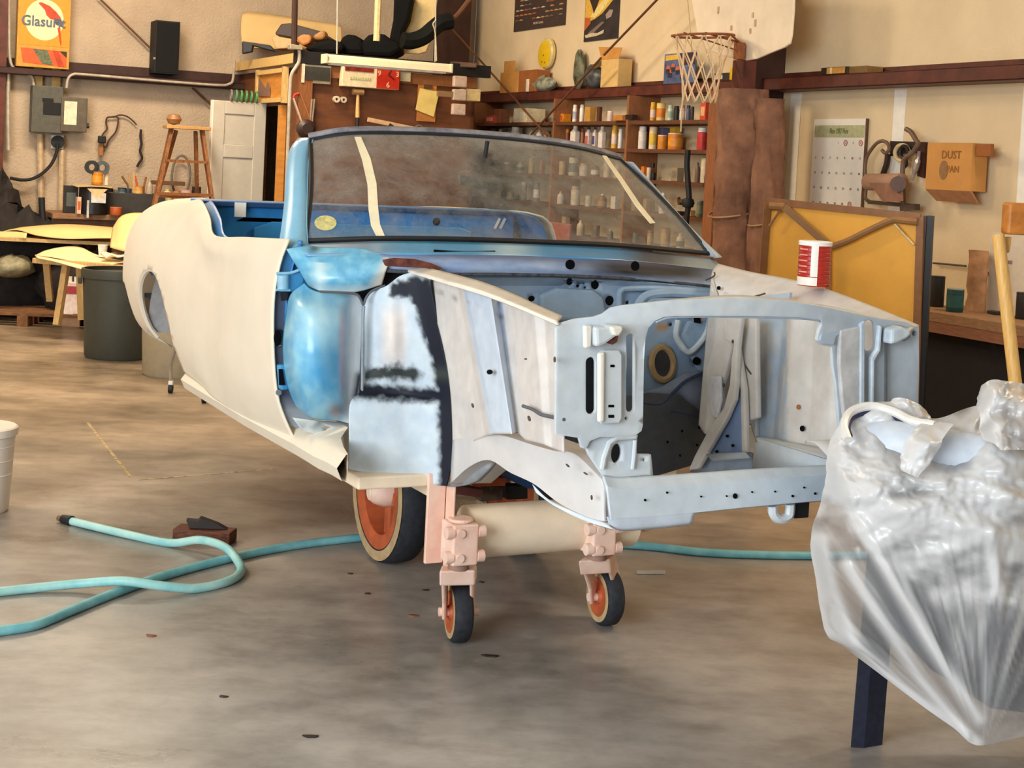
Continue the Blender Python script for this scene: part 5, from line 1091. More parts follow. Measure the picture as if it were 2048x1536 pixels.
for (px, w, h, kd, nm, b, c_, bd, lab) in ((219, 13, 24, 'can', 'black_pot', BLK, BLK, GRY, 'black pot with grey label right of the black bucket'), (231, 10, 22, 'can', 'grey_jar', (120, 116, 104), (150, 140, 120), None, 'grey jar between the black pot and the blue tins'),
    (243, 16, 26, 'can', 'blue_grey_tin', (66, 82, 92), BLK, (110, 126, 132), 'blue grey tin with dark lid on the tray'), (256, 13, 25, 'can', 'dark_blue_tin', (40, 50, 62), (56, 66, 74), None, 'dark blue tin right of the blue grey tin'),
    (276, 18, 30, 'can', 'gold_pot', (206, 148, 74), (186, 130, 66), (222, 172, 96), 'gold pot holding brushes on the tray'), (298, 13, 46, 'bottle', 'clear_bottle', (176, 158, 134), (176, 158, 134), None, 'tall pale clear bottle left of the step ladder'),
    (313, 12, 30, 'can', 'pink_pot', (190, 136, 116), (176, 110, 88), None, 'dull pink pot behind the near leg of the ladder'), (334, 20, 27, 'bottle', 'cream_bottle', (216, 196, 140), (206, 186, 130), None, 'round cream bottle seen between the ladder legs'),
    (353, 13, 24, 'can', 'orange_can', (206, 130, 60), (176, 96, 40), None, 'orange can seen between the ladder legs'), (372, 22, 26, 'can', 'pale_pink_tub', (214, 176, 160), (204, 160, 150), None, 'pale pink tub near the far leg of the ladder'),
    (392, 18, 34, 'box', 'black_case', (40, 34, 28), None, (64, 54, 44), 'black case between ladder and white door'), (404, 9, 18, 'can', 'amber_jar', (180, 124, 56), (120, 84, 50), None, 'small amber jar touching the white door')):
    item(LW, kd, nm, px, w, h, 403, .5, b, c_, bd, lab, 'pot' if kd == 'can' else ('bottle' if kd == 'bottle' else 'case'), z=zs+.004)
for i, (x0, y0, x1, y1, c_) in enumerate(((256, 372, 244, 352, (120, 88, 56)), (262, 372, 258, 350, (190, 150, 96)), (268, 370, 268, 346, (206, 166, 110)), (274, 370, 270, 352, (190, 90, 50)), (288, 374, 292, 354, (140, 90, 50)))):
    cable('paint_brush', [(x0, y0+20), (x0, y0), ((x0+x1)/2, (y0+y1)/2), (x1, y1)], LW, .5, .010, C(c_), ['dark handled brush leaning left out of the tins', 'pale handled brush standing upright second in the row', 'light wooden brush tallest in the row', 'red topped brush in the gold pot', 'brown stick leaning right beside the gold pot'][i], 'brush', 8)
t = thing('coil_of_wire', 'grey wire coil hanging behind the step ladder', 'wire coil', LW.w(LW.px(362, 352, .1)), LW.rz)
mb = MB(); mb.tube([Vector((.09*math.cos(a), 0, .20*math.sin(a))) for a in [2*PI*k/24 for k in range(25)]], .012, 6, False); mb.obj('coil', C((120, 110, 98)), t, smooth=True)
item(LW, 'box', 'brown_tray', 336, 66, 8, 370, .25, (110, 76, 48), None, None, 'low brown tray on the wall shelf behind the ladder', 'tray')
# step ladder
lb = on(LW, 350, 620, 1.1)
M_LAD = mat('ladder_wood', (142, 90, 46), .6, var=.2, stretch=(4, 4, 1), rgb2=(96, 58, 30))
def ladpt(px, py, off): return LW.px(px, py, off)
TL, TR = ladpt(343, 256, 1.25), ladpt(404, 258, 1.25)
lad = thing('step_ladder', 'old wooden step ladder standing before the left workbench', 'ladder', LW.w((TL.x, -1.25, 0)), LW.rz)
o = Vector((TL.x, -1.25, 0))
H = TL.z
fl = Vector((-.42, -.45, 0)); fr = Vector((TR.x-TL.x+.22, -.45, 0)); t0 = Vector((0, 0, H)); t1 = Vector((TR.x-TL.x, 0, H))
bl = Vector((-.30, .36, 0)); br = Vector((TR.x-TL.x+.14, .36, 0))
for a, b in ((t0, fl), (t1, fr)): mb = MB(); mb.bar(a, b, .03, .075, up=(0, 1, 0)); mb.obj('front_rail', M_LAD, lad)
for a, b in ((t0+Vector((.05, .03, -.02)), bl), (t1+Vector((-.05, .03, -.02)), br)): mb = MB(); mb.bar(a, b, .028, .05, up=(0, 1, 0)); mb.obj('rear_rail', M_LAD, lad)
mb = MB(); mb.box(((TR.x-TL.x)/2, 0, H+.01), (TR.x-TL.x+.12, .18, .03)); mb.obj('top_step', mat('pale_ladder_wood', (196, 148, 84), .6, var=.15), lad, bevel=.004)
for k in range(1, 6):
    f = k/6; a = t0.lerp(fl, f); b = t1.lerp(fr, f); mb = MB(); mb.box(((a.x+b.x)/2, a.y, a.z), (b.x-a.x, .09, .025)); mb.obj('tread', M_LAD, lad)
for f in (.35, .8):
    a = t0.lerp(bl, f); b = t1.lerp(br, f); mb = MB(); mb.bar(a, b, .02, .03); mb.obj('rear_brace', M_LAD, lad)
t = thing('rag_ball', 'brown rag bundle on top of the step ladder', 'rag', LW.w((TL.x+.02, -1.25, H+.03)), LW.rz)
mb = MB(); mb.lathe([(0, 0), (.05, .01), (.07, .05), (.05, .09), (0, .1)], 10); mb.obj('cloth', C((150, 106, 62)), t, smooth=True)
# sawhorse tables with loose body panels
M_SAW = mat('sawhorse_wood', (200, 164, 108), .7, var=.12, stretch=(5, 5, 1)); M_TANP = mat('tan_primed_panel', (222, 192, 128), .55, var=.04, scale=4); M_TANL = mat('light_tan_panel', (234, 210, 158), .55, var=.04, scale=4)
def wnet(rows, m, name, nu=12, nv=24, thick=.006, parent=None, org=None, cubic=(True, True)):
    R = [[tuple(depth(*p)) for p in r] for r in rows]; A = smooth_rows(R, nu, nv, cubic); mb = MB(); o = Vector(org) if org else Vector(A[0, 0])
    mb.grid([[Vector(A[i, j])-o for j in range(nv)] for i in range(nu)]); ob = mb.obj(name, m, parent, smooth=True, solid=thick, angle=60)
    if parent is None: ob.location = o
    return ob
fa = wnet([[(-20, 462, 13.5), (20, 457, 13.5), (60, 452, 13.5), (130, 448, 13.5), (200, 452, 13.5), (262, 458, 13.5)], [(-20, 464, 13.3), (22, 458, 13.25), (58, 455, 13.15), (130, 455, 13.1), (200, 459, 13.1), (262, 464, 13.1)], [(-20, 470, 13.2), (30, 459, 13.15), (72, 470, 13.0), (130, 477, 12.95), (200, 476, 12.95), (258, 476, 12.95)]], M_TANP, 'car_fender')
tag(fa, 'long tan primed fender with wheel cutout lying on the far sawhorses', 'car panel')
fb = wnet([[(-20, 463, 13.02), (30, 463, 13.0), (54, 466, 12.98)], [(-20, 476, 12.98), (30, 476, 12.96), (52, 477, 12.95)]], M_TANP, 'car_fender_strip', 4, 10); tag(fb, 'narrow tan panel strip at the left edge below the fender', 'car panel')
tb = thing('sawhorse_table', 'pair of wooden sawhorses with a board under the tan panels', 'table', Vector((*onfloor(150, 640).xy, 0)), .1)
o0 = tb.location
for y_, x0, x1 in ((13.3, -4.6, -3.2),):
    mb = MB(); mb.box((x0+.7-o0.x, y_-o0.y, .72), (1.9, .6, .03)); mb.obj('board', M_SAW, tb)
fc = wnet([[(88, 503, 12.6), (112, 497, 12.6), (140, 494, 12.6), (165, 497, 12.6), (186, 508, 12.6), (230, 520, 12.6), (270, 524, 12.6)], [(74, 510, 12.3), (110, 508, 12.3), (150, 511, 12.25), (190, 520, 12.2), (230, 524, 12.2), (275, 528, 12.2)][:6]+[(280, 528, 12.2)], [(70, 511, 12.15), (110, 516, 12.1), (160, 526, 12.05), (196, 534, 12.0), (220, 530, 12.0), (250, 524, 12.0), (280, 522, 12.0)]], M_TANL, 'loose_fender', 12, 30); tag(fc, 'light tan crumpled fender on the nearer sawhorse table', 'car panel')
fd = wnet([[(70, 512, 12.1), (110, 519, 12.05), (160, 530, 12.0), (200, 538, 11.95), (240, 540, 11.95), (280, 528, 11.95)], [(76, 517, 12.0), (110, 524, 11.95), (160, 538, 11.9), (204, 548, 11.85), (240, 548, 11.85), (280, 538, 11.85)]], M_TANL, 'rolled_edge_panel', 4, 24); tag(fd, 'pale rolled panel edge hanging over the front of the table', 'car panel')
hd = wnet([[(225, 455, 12.5), (240, 434, 12.5), (262, 426, 12.5), (300, 426, 12.5)], [(222, 474, 12.35), (240, 462, 12.3), (262, 456, 12.3), (300, 456, 12.3)], [(220, 494, 12.2), (240, 500, 12.15), (268, 506, 12.15), (300, 512, 12.15)]], M_TANP, 'hood_panel', 14, 16); tag(hd, 'rounded tan panel standing on the table beside the cream quarter', 'car panel')
mb = MB(); 
for (x0, y0, x1, y1, d0, d1) in ((92, 516, 100, 600, 12.2, 12.4), (133, 528, 114, 650, 12.1, 12.0), (160, 535, 164, 640, 12.05, 12.0)):
    a = depth(x0, y0, d0); b = onfloor(x1, y1) if False else depth(x1, y1, d1); b.z = max(0, b.z if b.z > .03 else 0); m2 = MB(); m2.bar(a-o0, b-o0, .05, .05); ob = m2.obj('leg', M_SAW, tb)
    ob.matrix_parent_inverse = Matrix.Rotation(-.1, 4, 'Z')
a = depth(70, 513, 12.1); b = depth(275, 530, 11.98); m2 = MB(); m2.bar(a-o0-Vector((0, 0, .03)), b-o0-Vector((0, 0, .03)), .09, .04); ob = m2.obj('beam', M_SAW, tb); ob.matrix_parent_inverse = Matrix.Rotation(-.1, 4, 'Z')
cupp = depth(205, 514, 12.3); t = thing('paper_cup', 'white paper cup on the near sawhorse table', 'cup', cupp, 0)
mb = MB(); mb.lathe([(.03, 0), (.04, .095), (.042, .1)], 16); mb.obj('cup_wall', C((240, 236, 228)), t, smooth=True)
t = thing('crumpled_rag', 'crumpled pale rag right of the paper cup', 'rag', depth(240, 518, 12.2), 0); mb = MB(); 
G_ = [[Vector((.14*(i/6-.5)*2, .08*(j/4-.5)*2, .03+.03*noise2(i*1.1, j*1.4))) for j in range(5)] for i in range(7)]; mb.grid(G_); mb.obj('cloth', C((230, 212, 180)), t, smooth=True, solid=.01)
# two dustbins
M_BIN = mat('dark_olive_plastic', (66, 66, 56), .6, var=.06); M_BIN2 = mat('beige_grey_plastic', (156, 142, 116), .6, var=.06)
def bin_(px, py, r0, r1, h, m, label):
    p = onfloor(px, py); p.z = 0; t = thing('trash_can', label, 'trash can', p+Vector((0, .12, 0)), .3)
    mb = MB(); mb.lathe([(r0*.95, 0), (r0, .015), (r0*.55+r1*.45, h*.5), (r1, h-.03)], 36); mb.obj('barrel', m, t, smooth=True, angle=50)
    mb = MB(); mb.lathe([(r1*.99, h-.07), (r1*1.04, h-.065), (r1*1.05, h-.02), (r1*1.03, h), (r1*.96, h)], 36, caps=False); mb.obj('rim', m, t, smooth=True, angle=40)
    for s in (-1, 1): mb = MB(); mb.box((s*r1*1.06, 0, h-.09), (.03, .12, .05)); mb.obj('handle', m, t, bevel=.008)
    return t
bin_(227, 718, .245, .275, .66, M_BIN, 'dark olive trash can under the near table')
bin_(347, 754, .24, .27, .66, M_BIN2, 'beige trash can half hidden behind the rear wheel opening')
# creeper / stand with small casters
st = thing('caster_stand', 'chrome tube stand on small black casters under the cream quarter', 'stand', Vector((*onfloor(370, 790).xy, 0)), 0); o0 = st.location
a = onfloor(341, 786, 0); b = onfloor(408, 806, 0)
for p, (tx, ty) in ((a, (352, 700)), (b, (413, 760))):
    p = Vector((p.x, p.y, 0)); mb = MB(); mb.cyl(p-o0+Vector((-.012, 0, .03)), p-o0+Vector((.012, 0, .03)), .03, n=16); mb.obj('caster', M_GASKET, st, smooth=True)
    mb = MB(); mb.box(p-o0+Vector((0, 0, .065)), (.03, .03, .03)); mb.obj('caster_cap', C((230, 228, 220)), st, bevel=.005)
    tp = depth(tx, ty, p.y+.1); mb = MB(); mb.tube(_spl([p-o0+Vector((0, 0, .08)), p-o0+Vector((0, 0, .2)), (p+Vector((.05, .05, .38)))-o0, tp-o0+Vector((.12, .1, .1))], 12), .012, 8); mb.obj('leg', mat('chrome_tube', (200, 196, 188), .25, metal=.8), st, smooth=True)
# dark clutter at the far left
M_JUNK = mat('dark_clutter', (44, 36, 32), .85, var=.3, scale=10); 
def lump(name, px, py, d, sx, sy, sz, m, label, cat, seed=0, floor=False):
    p = depth(px, py, d); 
    if floor: p.z = 0
    t = thing(name, label, cat, p, seed*.7); mb = MB(); n, k = 14, 9; G_ = []
    for i in range(k):
        v = PI*i/(k-1); G_.append([Vector((sx*math.sin(v)*math.cos(2*PI*j/n)*(1+.22*noise2(i*.9+seed, j*.8 % 11)), sy*math.sin(v)*math.sin(2*PI*j/n)*(1+.22*noise2(i*.7+seed, (j % n)*.6)), sz*(1-math.cos(v))*.5*(1+.12*noise2((j % n)*.9, i+seed)))) for j in range(n)]+[None]); G_[-1][-1] = G_[-1][0]
    mb.grid(G_); mb.obj('bulk', m, t, smooth=True, angle=70); return t
lump('tarp_heap', 30, 560, 13.45, .62, .26, .95, mat('dark_tarp', (40, 34, 32), .85, var=.3, scale=8), 'dark tarp heap in the far left corner below the fender', 'heap', 1, True)
lump('plastic_bundle', 24, 556, 13.1, .22, .18, .2, mat('dirty_clear_plastic', (150, 142, 112), .5, var=.25, scale=12), 'crumpled yellowish plastic bundle in front of the dark heap', 'bundle', 2)
lump('hose_heap', 2, 430, 13.75, .3, .2, 1.25, M_JUNK, 'tall dark pile of hoses against the left column', 'heap', 3, True)
lump('dark_crate_cover', 190, 560, 13.1, .6, .2, .6, M_JUNK, 'dark covered crate in the shadow under the tables', 'crate', 4, True)
b4 = onfloor(62, 646); t = thing('pallet', 'low brown wooden pallet on the floor at far left', 'pallet', Vector((b4.x, b4.y+.1, 0)), .05)
for k in range(5): mb = MB(); mb.box((0, (k-2)*.16, .10), (1.3, .11, .02)); mb.obj('slat', mat('pallet_wood', (130, 88, 54), .8, var=.2), t)
for k in (-1, 0, 1): mb = MB(); mb.box((k*.58, 0, .045), (.09, .8, .09)); mb.obj('bearer', _M['pallet_wood'], t)
t = thing('chemical_crate', 'white carton with red band and bottle tops between the table legs', 'carton', Vector((*depth(146, 600, 12.95).xy, 0)), .1)
H4 = .30; mb = MB(); mb.box((0, 0, .08+H4/2), (.13, .12, H4)); mb.obj('carton', C((236, 214, 200)), t, bevel=.004)
mb = MB(); mb.box((0, -.061, .08+H4*.78), (.131, .003, H4*.22)); mb.obj('red_band', C((176, 46, 52)), t)
for x in (-.03, .02): mb = MB(); mb.cyl((x, 0, .08+H4), (x, 0, .08+H4+.045), .018, n=12); mb.obj('bottle_top', C((232, 226, 214)), t, smooth=True)
mb = MB(); mb.box((0, 0, .04), (.15, .14, .08)); mb.obj('base_block', C((150, 108, 66)), t)
stk = cable('black_stick', [(83, 395), (84, 420), (86, 442)], LW, .7, .03, M_GASKET, 'short black roller standing at the left bench end', 'roller', 6)

# ---------------------------------------------------------------- the brown plywood booth in the corner
M_PLY = mat('brown_plywood', (112, 66, 34), .6, var=.12, scale=3, stretch=(1, 1, 4), rgb2=(84, 46, 24)); M_PLYO = mat('orange_plywood', (206, 138, 58), .6, var=.12, scale=5, stretch=(1, 1, 5))
M_BLKW = mat('black_fascia', (22, 18, 18), .7); M_PALEW = mat('pale_timber', (214, 178, 112), .6, var=.1, stretch=(6, 6, 1))
booth = thing('booth', 'brown plywood booth with dark doorway built in the far corner', 'booth', BF.o, BF.rz)
BT = BF.px(600, 132, 0).z
BWID = BF.px(950, 200, 0).x
DEP = 2.05
# front face (local: x along face, y into the booth)
mb = MB(); mb.box((BWID/2, .02, BT/2), (BWID, .04, BT)); mb.obj('front_wall', M_PLY, booth)
# left face is in the local plane x = 0, going back (+y); doorway near the front corner
def bsy(px, py): return -BS.px(px, py, 0).x
d0 = bsy(564, 300); d1 = bsy(526, 300); dz = BS.px(545, 212, 0).z
mb = MB(); 
def lf(y0, y1, z0, z1): mb.box((.02, (y0+y1)/2, (z0+z1)/2), (.04, y1-y0, z1-z0))
lf(0, d0, 0, BT); lf(d1, DEP, 0, BT); lf(d0, d1, dz, BT); mb.obj('side_wall', M_PLY, booth)
mb = MB(); mb.box((BWID/2, DEP/2, BT-.03), (BWID, DEP, .06)); mb.obj('roof_deck', M_PLY, booth)
mb = MB(); mb.box((BWID-.02, DEP/2, BT/2), (.04, DEP, BT)); mb.obj('far_wall', M_PLY, booth)
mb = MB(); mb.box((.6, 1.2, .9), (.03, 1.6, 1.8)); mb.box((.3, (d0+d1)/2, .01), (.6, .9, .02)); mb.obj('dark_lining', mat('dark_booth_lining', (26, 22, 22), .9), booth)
# posts and door frame
mb = MB(); mb.box((-.02, d0-.04, dz/2), (.06, .10, dz)); mb.obj('door_post', M_PLYO, booth)
mb = MB(); mb.box((.03, -.02, BT/2), (.12, .06, BT)); mb.obj('corner_post', mat('mid_brown_post', (140, 86, 44), .6, var=.12, stretch=(6, 6, 1)), booth)
# fascia on both sides
mb = MB(); mb.box((BWID/2+.02, -.03, BT+.075), (BWID+.2, .06, .11)); mb.obj('front_fascia', M_BLKW, booth)
mb = MB(); mb.box((-.03, DEP/2, BT+.07), (.06, DEP+.06, .085)); mb.obj('side_fascia', M_PALEW, booth)
mb = MB(); mb.box((BWID/2, -.012, BT-.035), (BWID, .024, .10)); mb.obj('front_trim', mat('mid_brown_post', (140, 86, 44)), booth)
# hatch with shelf in the side wall
h0 = BS.px(515, 203, .05); h1 = BS.px(571, 140, .05)
ya, yb = -h1.x, -h0.x; za, zb = h0.z, h1.z
mb = MB(); mb.box((-.03, (ya+yb)/2, (za+zb)/2), (.03, yb-ya, zb-za)); mb.obj('hatch_board', M_PLYO, booth)
mb = MB()
for y in (ya, yb): mb.box((-.05, y, (za+zb)/2), (.05, .04, zb-za+.06))
for z in (za, zb): mb.box((-.05, (ya+yb)/2, z), (.05, yb-ya, .04))
mb.obj('hatch_frame', M_PALEW, booth)
mb = MB(); mb.prism([Vector((-.052, y, z)) for y, z in ((yb-.03, za+.05), (yb-.03, zb-.05), (yb-.30, zb-.16), (yb-.32, za+.18), (ya+.45, za+.12), (ya+.45, za+.04))], (0, 0, 0), (-.006, 0, 0)); mb.obj('dark_rag_in_hatch', mat('grey_brown_cloth', (132, 100, 84), .8), booth)
def onroof(px, py, y): return depth(px, py, y)
# white panelled door standing open
hp_ = BS.w(BS.px(528, 300, .02)); L_ = depth(421, 300, hp_.y-.30)
dv = (L_-hp_); dv.z = 0; DW = dv.length; drz = math.atan2(dv.y, dv.x)
dtop = depth(470, 203, hp_.y-.15).z
door = thing('panel_door', 'tall pale grey panelled door standing open beside the booth doorway', 'door', Vector((hp_.x, hp_.y, 0)), drz)
M_DOOR = mat('pale_grey_door_paint', (196, 188, 172), .5, var=.03)
mb = MB()
pl_ = [(-.0, 0)]
def frame_rects(W, H):
    st = .11; rails = [0, .22, .98, H-.62, H-.50, H-.12, H]
    return st
st_ = .12
mb.box((st_/2, 0, dtop/2), (st_, .04, dtop)); mb.box((DW-st_/2, 0, dtop/2), (st_, .04, dtop))
for z0, z1 in ((0, .25), (.95, 1.08), (dtop-.52, dtop-.40), (dtop-.12, dtop)): mb.box((DW/2, 0, (z0+z1)/2), (DW-2*st_, .04, z1-z0))
mb.obj('door_frame', M_DOOR, door, bevel=.006)
for z0, z1 in ((.25, .95), (1.08, dtop-.52), (dtop-.40, dtop-.12)): mb = MB(); mb.box((DW/2, 0, (z0+z1)/2), (DW-2*st_, .015, z1-z0)); mb.obj('panel', M_DOOR, door, bevel=.004)
mb = MB(); mb.box((DW+.002, 0, dtop/2), (.012, .045, dtop)); mb.obj('edge_strip', mat('white_edge', (238, 230, 214), .5, var=.02), door)
mb = MB(); mb.lathe([(0, 0), (.02, .01), (.028, .03), (.02, .05), (0, .055)], 12, c=(DW-.06, .03, 1.0), M=Matrix.Rotation(-PI/2, 3, 'X')); mb.obj('door_knob', mat('brass_knob', (160, 130, 80), .3, metal=.7), door, smooth=True)
t = thing('green_cord_coil', 'coil of green cord on top of the open white door', 'cord coil', Vector((hp_.x, hp_.y, 0))+dv*.45+Vector((0, 0, dtop+.0)), drz)
for k in range(6): mb = MB(); r = .05; mb.tube([Vector((-.14+k*.05+.015*math.sin(a), .05*math.sin(a), r+r*math.cos(a))) for a in [2*PI*q/16 for q in range(17)]], .011, 6, False); mb.obj('loop', C((84, 140, 84)) if k < 5 else C((120, 110, 104)), t, smooth=True)
# white cup in the hatch
# wall pieces on the front face
def bfbox(name, x0, y0, x1, y1, off, d, m, label, cat, bevel=.004): return boxthing(name, BF, x0, y0, x1, y1, off, d, m, label, cat, bevel)
t = bfbox('licence_plate', 602, 132, 663, 165, .05, .012, mat('plate_chrome', (176, 164, 140), .35, metal=.4), 'dark number plate in a pale frame high on the booth', 'number plate', .004)
mb = MB(); mb.box((.01, -.003, t['_h']/2+.005), (t['_w']*.86, .006, t['_h']*.72)); mb.obj('dark_plate', C((58, 56, 50)), t)
mb = MB(); mb.box((-t['_w']/2+.014, -.006, t['_h']/2), (.028, .006, t['_h'])); mb.obj('pale_edge', C((232, 210, 180)), t)
cl = bfbox('wall_clock', 684, 122, 800, 172, .10, .09, mat('clock_cream', (240, 222, 180), .4), 'red and cream lighted clock sign below the strip lamp', 'clock', .006)
w, h = cl['_w'], cl['_h']
mb = MB(); mb.box((w*.30, -.003, h*.5), (w*.40, .006, h*.98)); mb.obj('dial', mat('clock_red', (186, 40, 22), .4, var=.05), cl)
mb = MB(); mb.box((-w*.21, -.003, h*.72), (w*.5, .006, h*.38)); mb.obj('advert_panel', mat('clock_dark_red', (160, 36, 22), .4, rgb2=(70, 20, 16), scale=20), cl)
for s_, x, z in (('12', .30, .9), ('3', .46, .52), ('6', .30, .14), ('9', .14, .52)): text(s_, h*.26, C((240, 200, 150)), cl, (w*x, -.008, h*z), name='numeral')
for ang, ln in ((.6, .2), (2.2, .28)): mb = MB(); mb.bar((w*.30, -.008, h*.5), (w*.30+h*ln*math.sin(ang), -.008, h*.5+h*ln*math.cos(ang)), .012, .003, up=(0, 1, 0)); mb.obj('clock_hand', C((90, 20, 16)), cl)
for k in range(9): mb = MB(); mb.box((-w*.36+k*w*.042, -.004, h*.3), (w*.026, .004, h*.09)); mb.obj('faded_print', C((206, 206, 150)), cl)
t = bfbox('notice_paper', 800, 138, 822, 162, .05, .006, mat('grey_paper', (206, 192, 160), .8), 'pale grey sheet pinned right of the clock', 'paper', 0)
cpb = bfbox('clipboard', 833, 170, 874, 242, .02, .01, mat('clipboard_brown', (190, 120, 54), .6), 'hanging clipboard with tilted yellow paper', 'clipboard', .003)
mb = MB(); W, Hh = cpb['_w'], cpb['_h']; mb.prism([Vector((x*W, -.006, z*Hh)) for x, z in ((-.42, .88), (.62, .82), (.38, .14), (-.60, .30))], (0, 0, 0), (0, -.004, 0)); mb.obj('yellow_paper', mat('yellow_paper', (238, 208, 120), .8, var=.04), cpb)
mb = MB(); mb.box((0, -.012, Hh*.94), (W*.4, .02, Hh*.1)); mb.obj('clip', C((90, 60, 40)), cpb)
t = thing('tape_reel', 'roll of white tape hung on the booth wall left of the mallet', 'tape', BF.w(BF.px(679, 199, .02)), BF.rz)
for x, r, c_ in ((-.03, .03, (214, 196, 166)), (.035, .028, (196, 178, 150))): mb = MB(); mb.lathe([(.012, -.02), (r, -.02), (r, .02), (.012, .02), (.012, -.02)], 14, c=(x, 0, 0), M=Matrix.Rotation(PI/2, 3, 'X'), caps=False); mb.obj('roll', C(c_), t, smooth=True, angle=40)
a = BF.px(716, 184, .06); b = BF.px(715, 235, .06); t = thing('mallet', 'mallet with pale handle hanging on the booth wall', 'mallet', BF.w(a), BF.rz)
mb = MB(); mb.cyl((-.05, 0, .0), (.05, 0, 0), .028, n=14); mb.obj('head', C((164, 126, 84)), t, smooth=True)
mb = MB(); mb.cyl((0, 0, -.02), (b.x-a.x, 0, b.z-a.z), .014, .02, n=10); mb.obj('handle', C((224, 176, 112)), t, smooth=True)
mb = MB(); mb.cyl((b.x-a.x, 0, b.z-a.z), (b.x-a.x, 0, b.z-a.z-.12), .02, .016, n=10); mb.obj('grip', C((40, 34, 32)), t, smooth=True)
# red hacksaw
P = lambda x, y: BF.px(x, y, .05)
a = P(584, 196); t = thing('hacksaw', 'red framed hacksaw hanging left on the booth wall', 'saw', BF.w(a), BF.rz); o_ = a
def rel(x, y): return P(x, y)-o_
mb = MB(); mb.tube([rel(586, 196), rel(590, 189), (rel(598, 187))], .014, 8); mb.tube([rel(601, 240), rel(606, 247), rel(616, 244)], .014, 8); mb.obj('red_end', C((190, 58, 42)), t, smooth=True)
mb = MB(); mb.bar(rel(586, 196), rel(602, 242), .014, .03, up=(0, 1, 0)); mb.obj('frame_tube', C((206, 176, 156)), t)
mb = MB(); mb.bar(rel(600, 187), rel(622, 244), .008, .02, up=(0, 1, 0)); mb.obj('blade', C((176, 110, 72)), t)
t = thing('pliers', 'thin steel pliers hanging right of the hacksaw', 'pliers', BF.w(P(626, 200)), BF.rz)
o_ = P(626, 200)
for x0, x1 in ((624, 620), (629, 624)): mb = MB(); mb.tube([rel(x0, 198), rel((x0+x1)/2, 222), rel(x1, 246)], .009, 6); mb.obj('arm', C((150, 130, 110)), t, smooth=True)
t = thing('tool_hook', 'dark pulley lump below the hacksaw', 'pulley', BF.w(P(612, 258)), BF.rz); mb = MB(); mb.lathe([(0, -.05), (.05, -.05), (.085, -.02), (.085, .02), (.05, .05), (0, .05)], 18, M=Matrix.Rotation(PI/2, 3, 'X')); mb.obj('wheel', C((52, 32, 28)), t, smooth=True)
o_ = P(736, 240); t = thing('spirit_level', 'long pale wooden bar hung almost level on the booth', 'bar', BF.w(o_), BF.rz); mb = MB(); mb.bar(rel(735, 239), rel(848, 262), .025, .04); mb.obj('bar', C((206, 170, 128)), t, bevel=.004); mb = MB(); mb.tube([rel(838, 262)+Vector((.05*math.cos(q), 0, .05*math.sin(q))) for q in [2*PI*k/14 for k in range(15)]], .008, 6, False); mb.obj('ring', C((120, 100, 80)), t, smooth=True)
o_ = P(775, 256); t = thing('vice_grip', 'small dark clamp hanging below the wooden bar', 'clamp', BF.w(o_), BF.rz); mb = MB(); mb.bar(rel(770, 258), rel(800, 258), .03, .03); mb.bar(rel(776, 250), rel(784, 256), .03, .05); mb.obj('jaw', C((66, 44, 34)), t, bevel=.004)
# paper towel / tape dispenser on the corner
t = thing('gauge_cluster', 'stack of white gauges sticking out at the right end of the booth', 'gauge', BF.w(BF.px(918, 190, .25)), BF.rz)
for dz in (-.13, -.0, .12): mb = MB(); mb.box((0, 0, dz+.0), (.13, .05, .10)); mb.obj('gauge', C((206, 180, 158)), t, bevel=.01)
mb = MB(); mb.box((-.12, 0, 0), (.18, .04, .05)); mb.obj('arm', C((150, 116, 76)), t)
t = boxthing('small_carton', BF, 932, 179, 962, 201, .25, .2, mat('cream_carton', (226, 198, 138), .7), 'cream carton left end of the right girt near the booth', 'carton')
cable('conduit', [(592, 92), (598, 100), (598, 122), (592, 134), (583, 150), (580, 180), (577, 260), (572, 400)], BF, .06, .016, M_COND, 'pale conduit running down the near corner of the booth', 'conduit', 50)
# fluorescent strip lamp hung in front of the booth
fa_ = BF.px(650, 119, .55); fb_ = BF.px(897, 136, .55); cx_ = (fa_.x+fb_.x)/2
fl = thing('strip_lamp', 'long white strip lamp fixture hanging in front of the booth fascia', 'lamp', BF.w((cx_, -.55, (fa_.z+fb_.z)/2)), BF.rz)
LN = fb_.x-fa_.x; M_FIX = mat('white_lamp_enamel', (226, 210, 176), .4, var=.03)
mb = MB(); mb.prism([Vector((-LN/2, y, z)) for y, z in ((-.07, -.035), (.07, -.035), (.05, .015), (.02, .04), (-.02, .04), (-.05, .015))], (0, 0, 0), (LN, 0, 0)); mb.obj('housing', M_FIX, fl, bevel=.004)
for s in (-1, 1): mb = MB(); mb.box((s*(LN/2+.005), 0, .0), (.02, .14, .08)); mb.obj('end_cap', M_FIX, fl, bevel=.004)
for s in (-1, 1): mb = MB(); mb.cyl((-LN/2+.04, s*.03, -.036), (LN/2-.04, s*.03, -.036), .013, n=10); mb.obj('tube', mat('frosted_tube', (240, 236, 226), .4), fl, smooth=True)
for px in (676, 873):
    x = BF.px(px, 60, .55).x-cx_; mb = MB(); mb.tube([(x, 0, .05), (x-.02, 0, .6), (x-.04, 0, 1.4)], .006, 6); mb.obj('hanging_wire', C((190, 184, 170)), fl)
mb = MB()
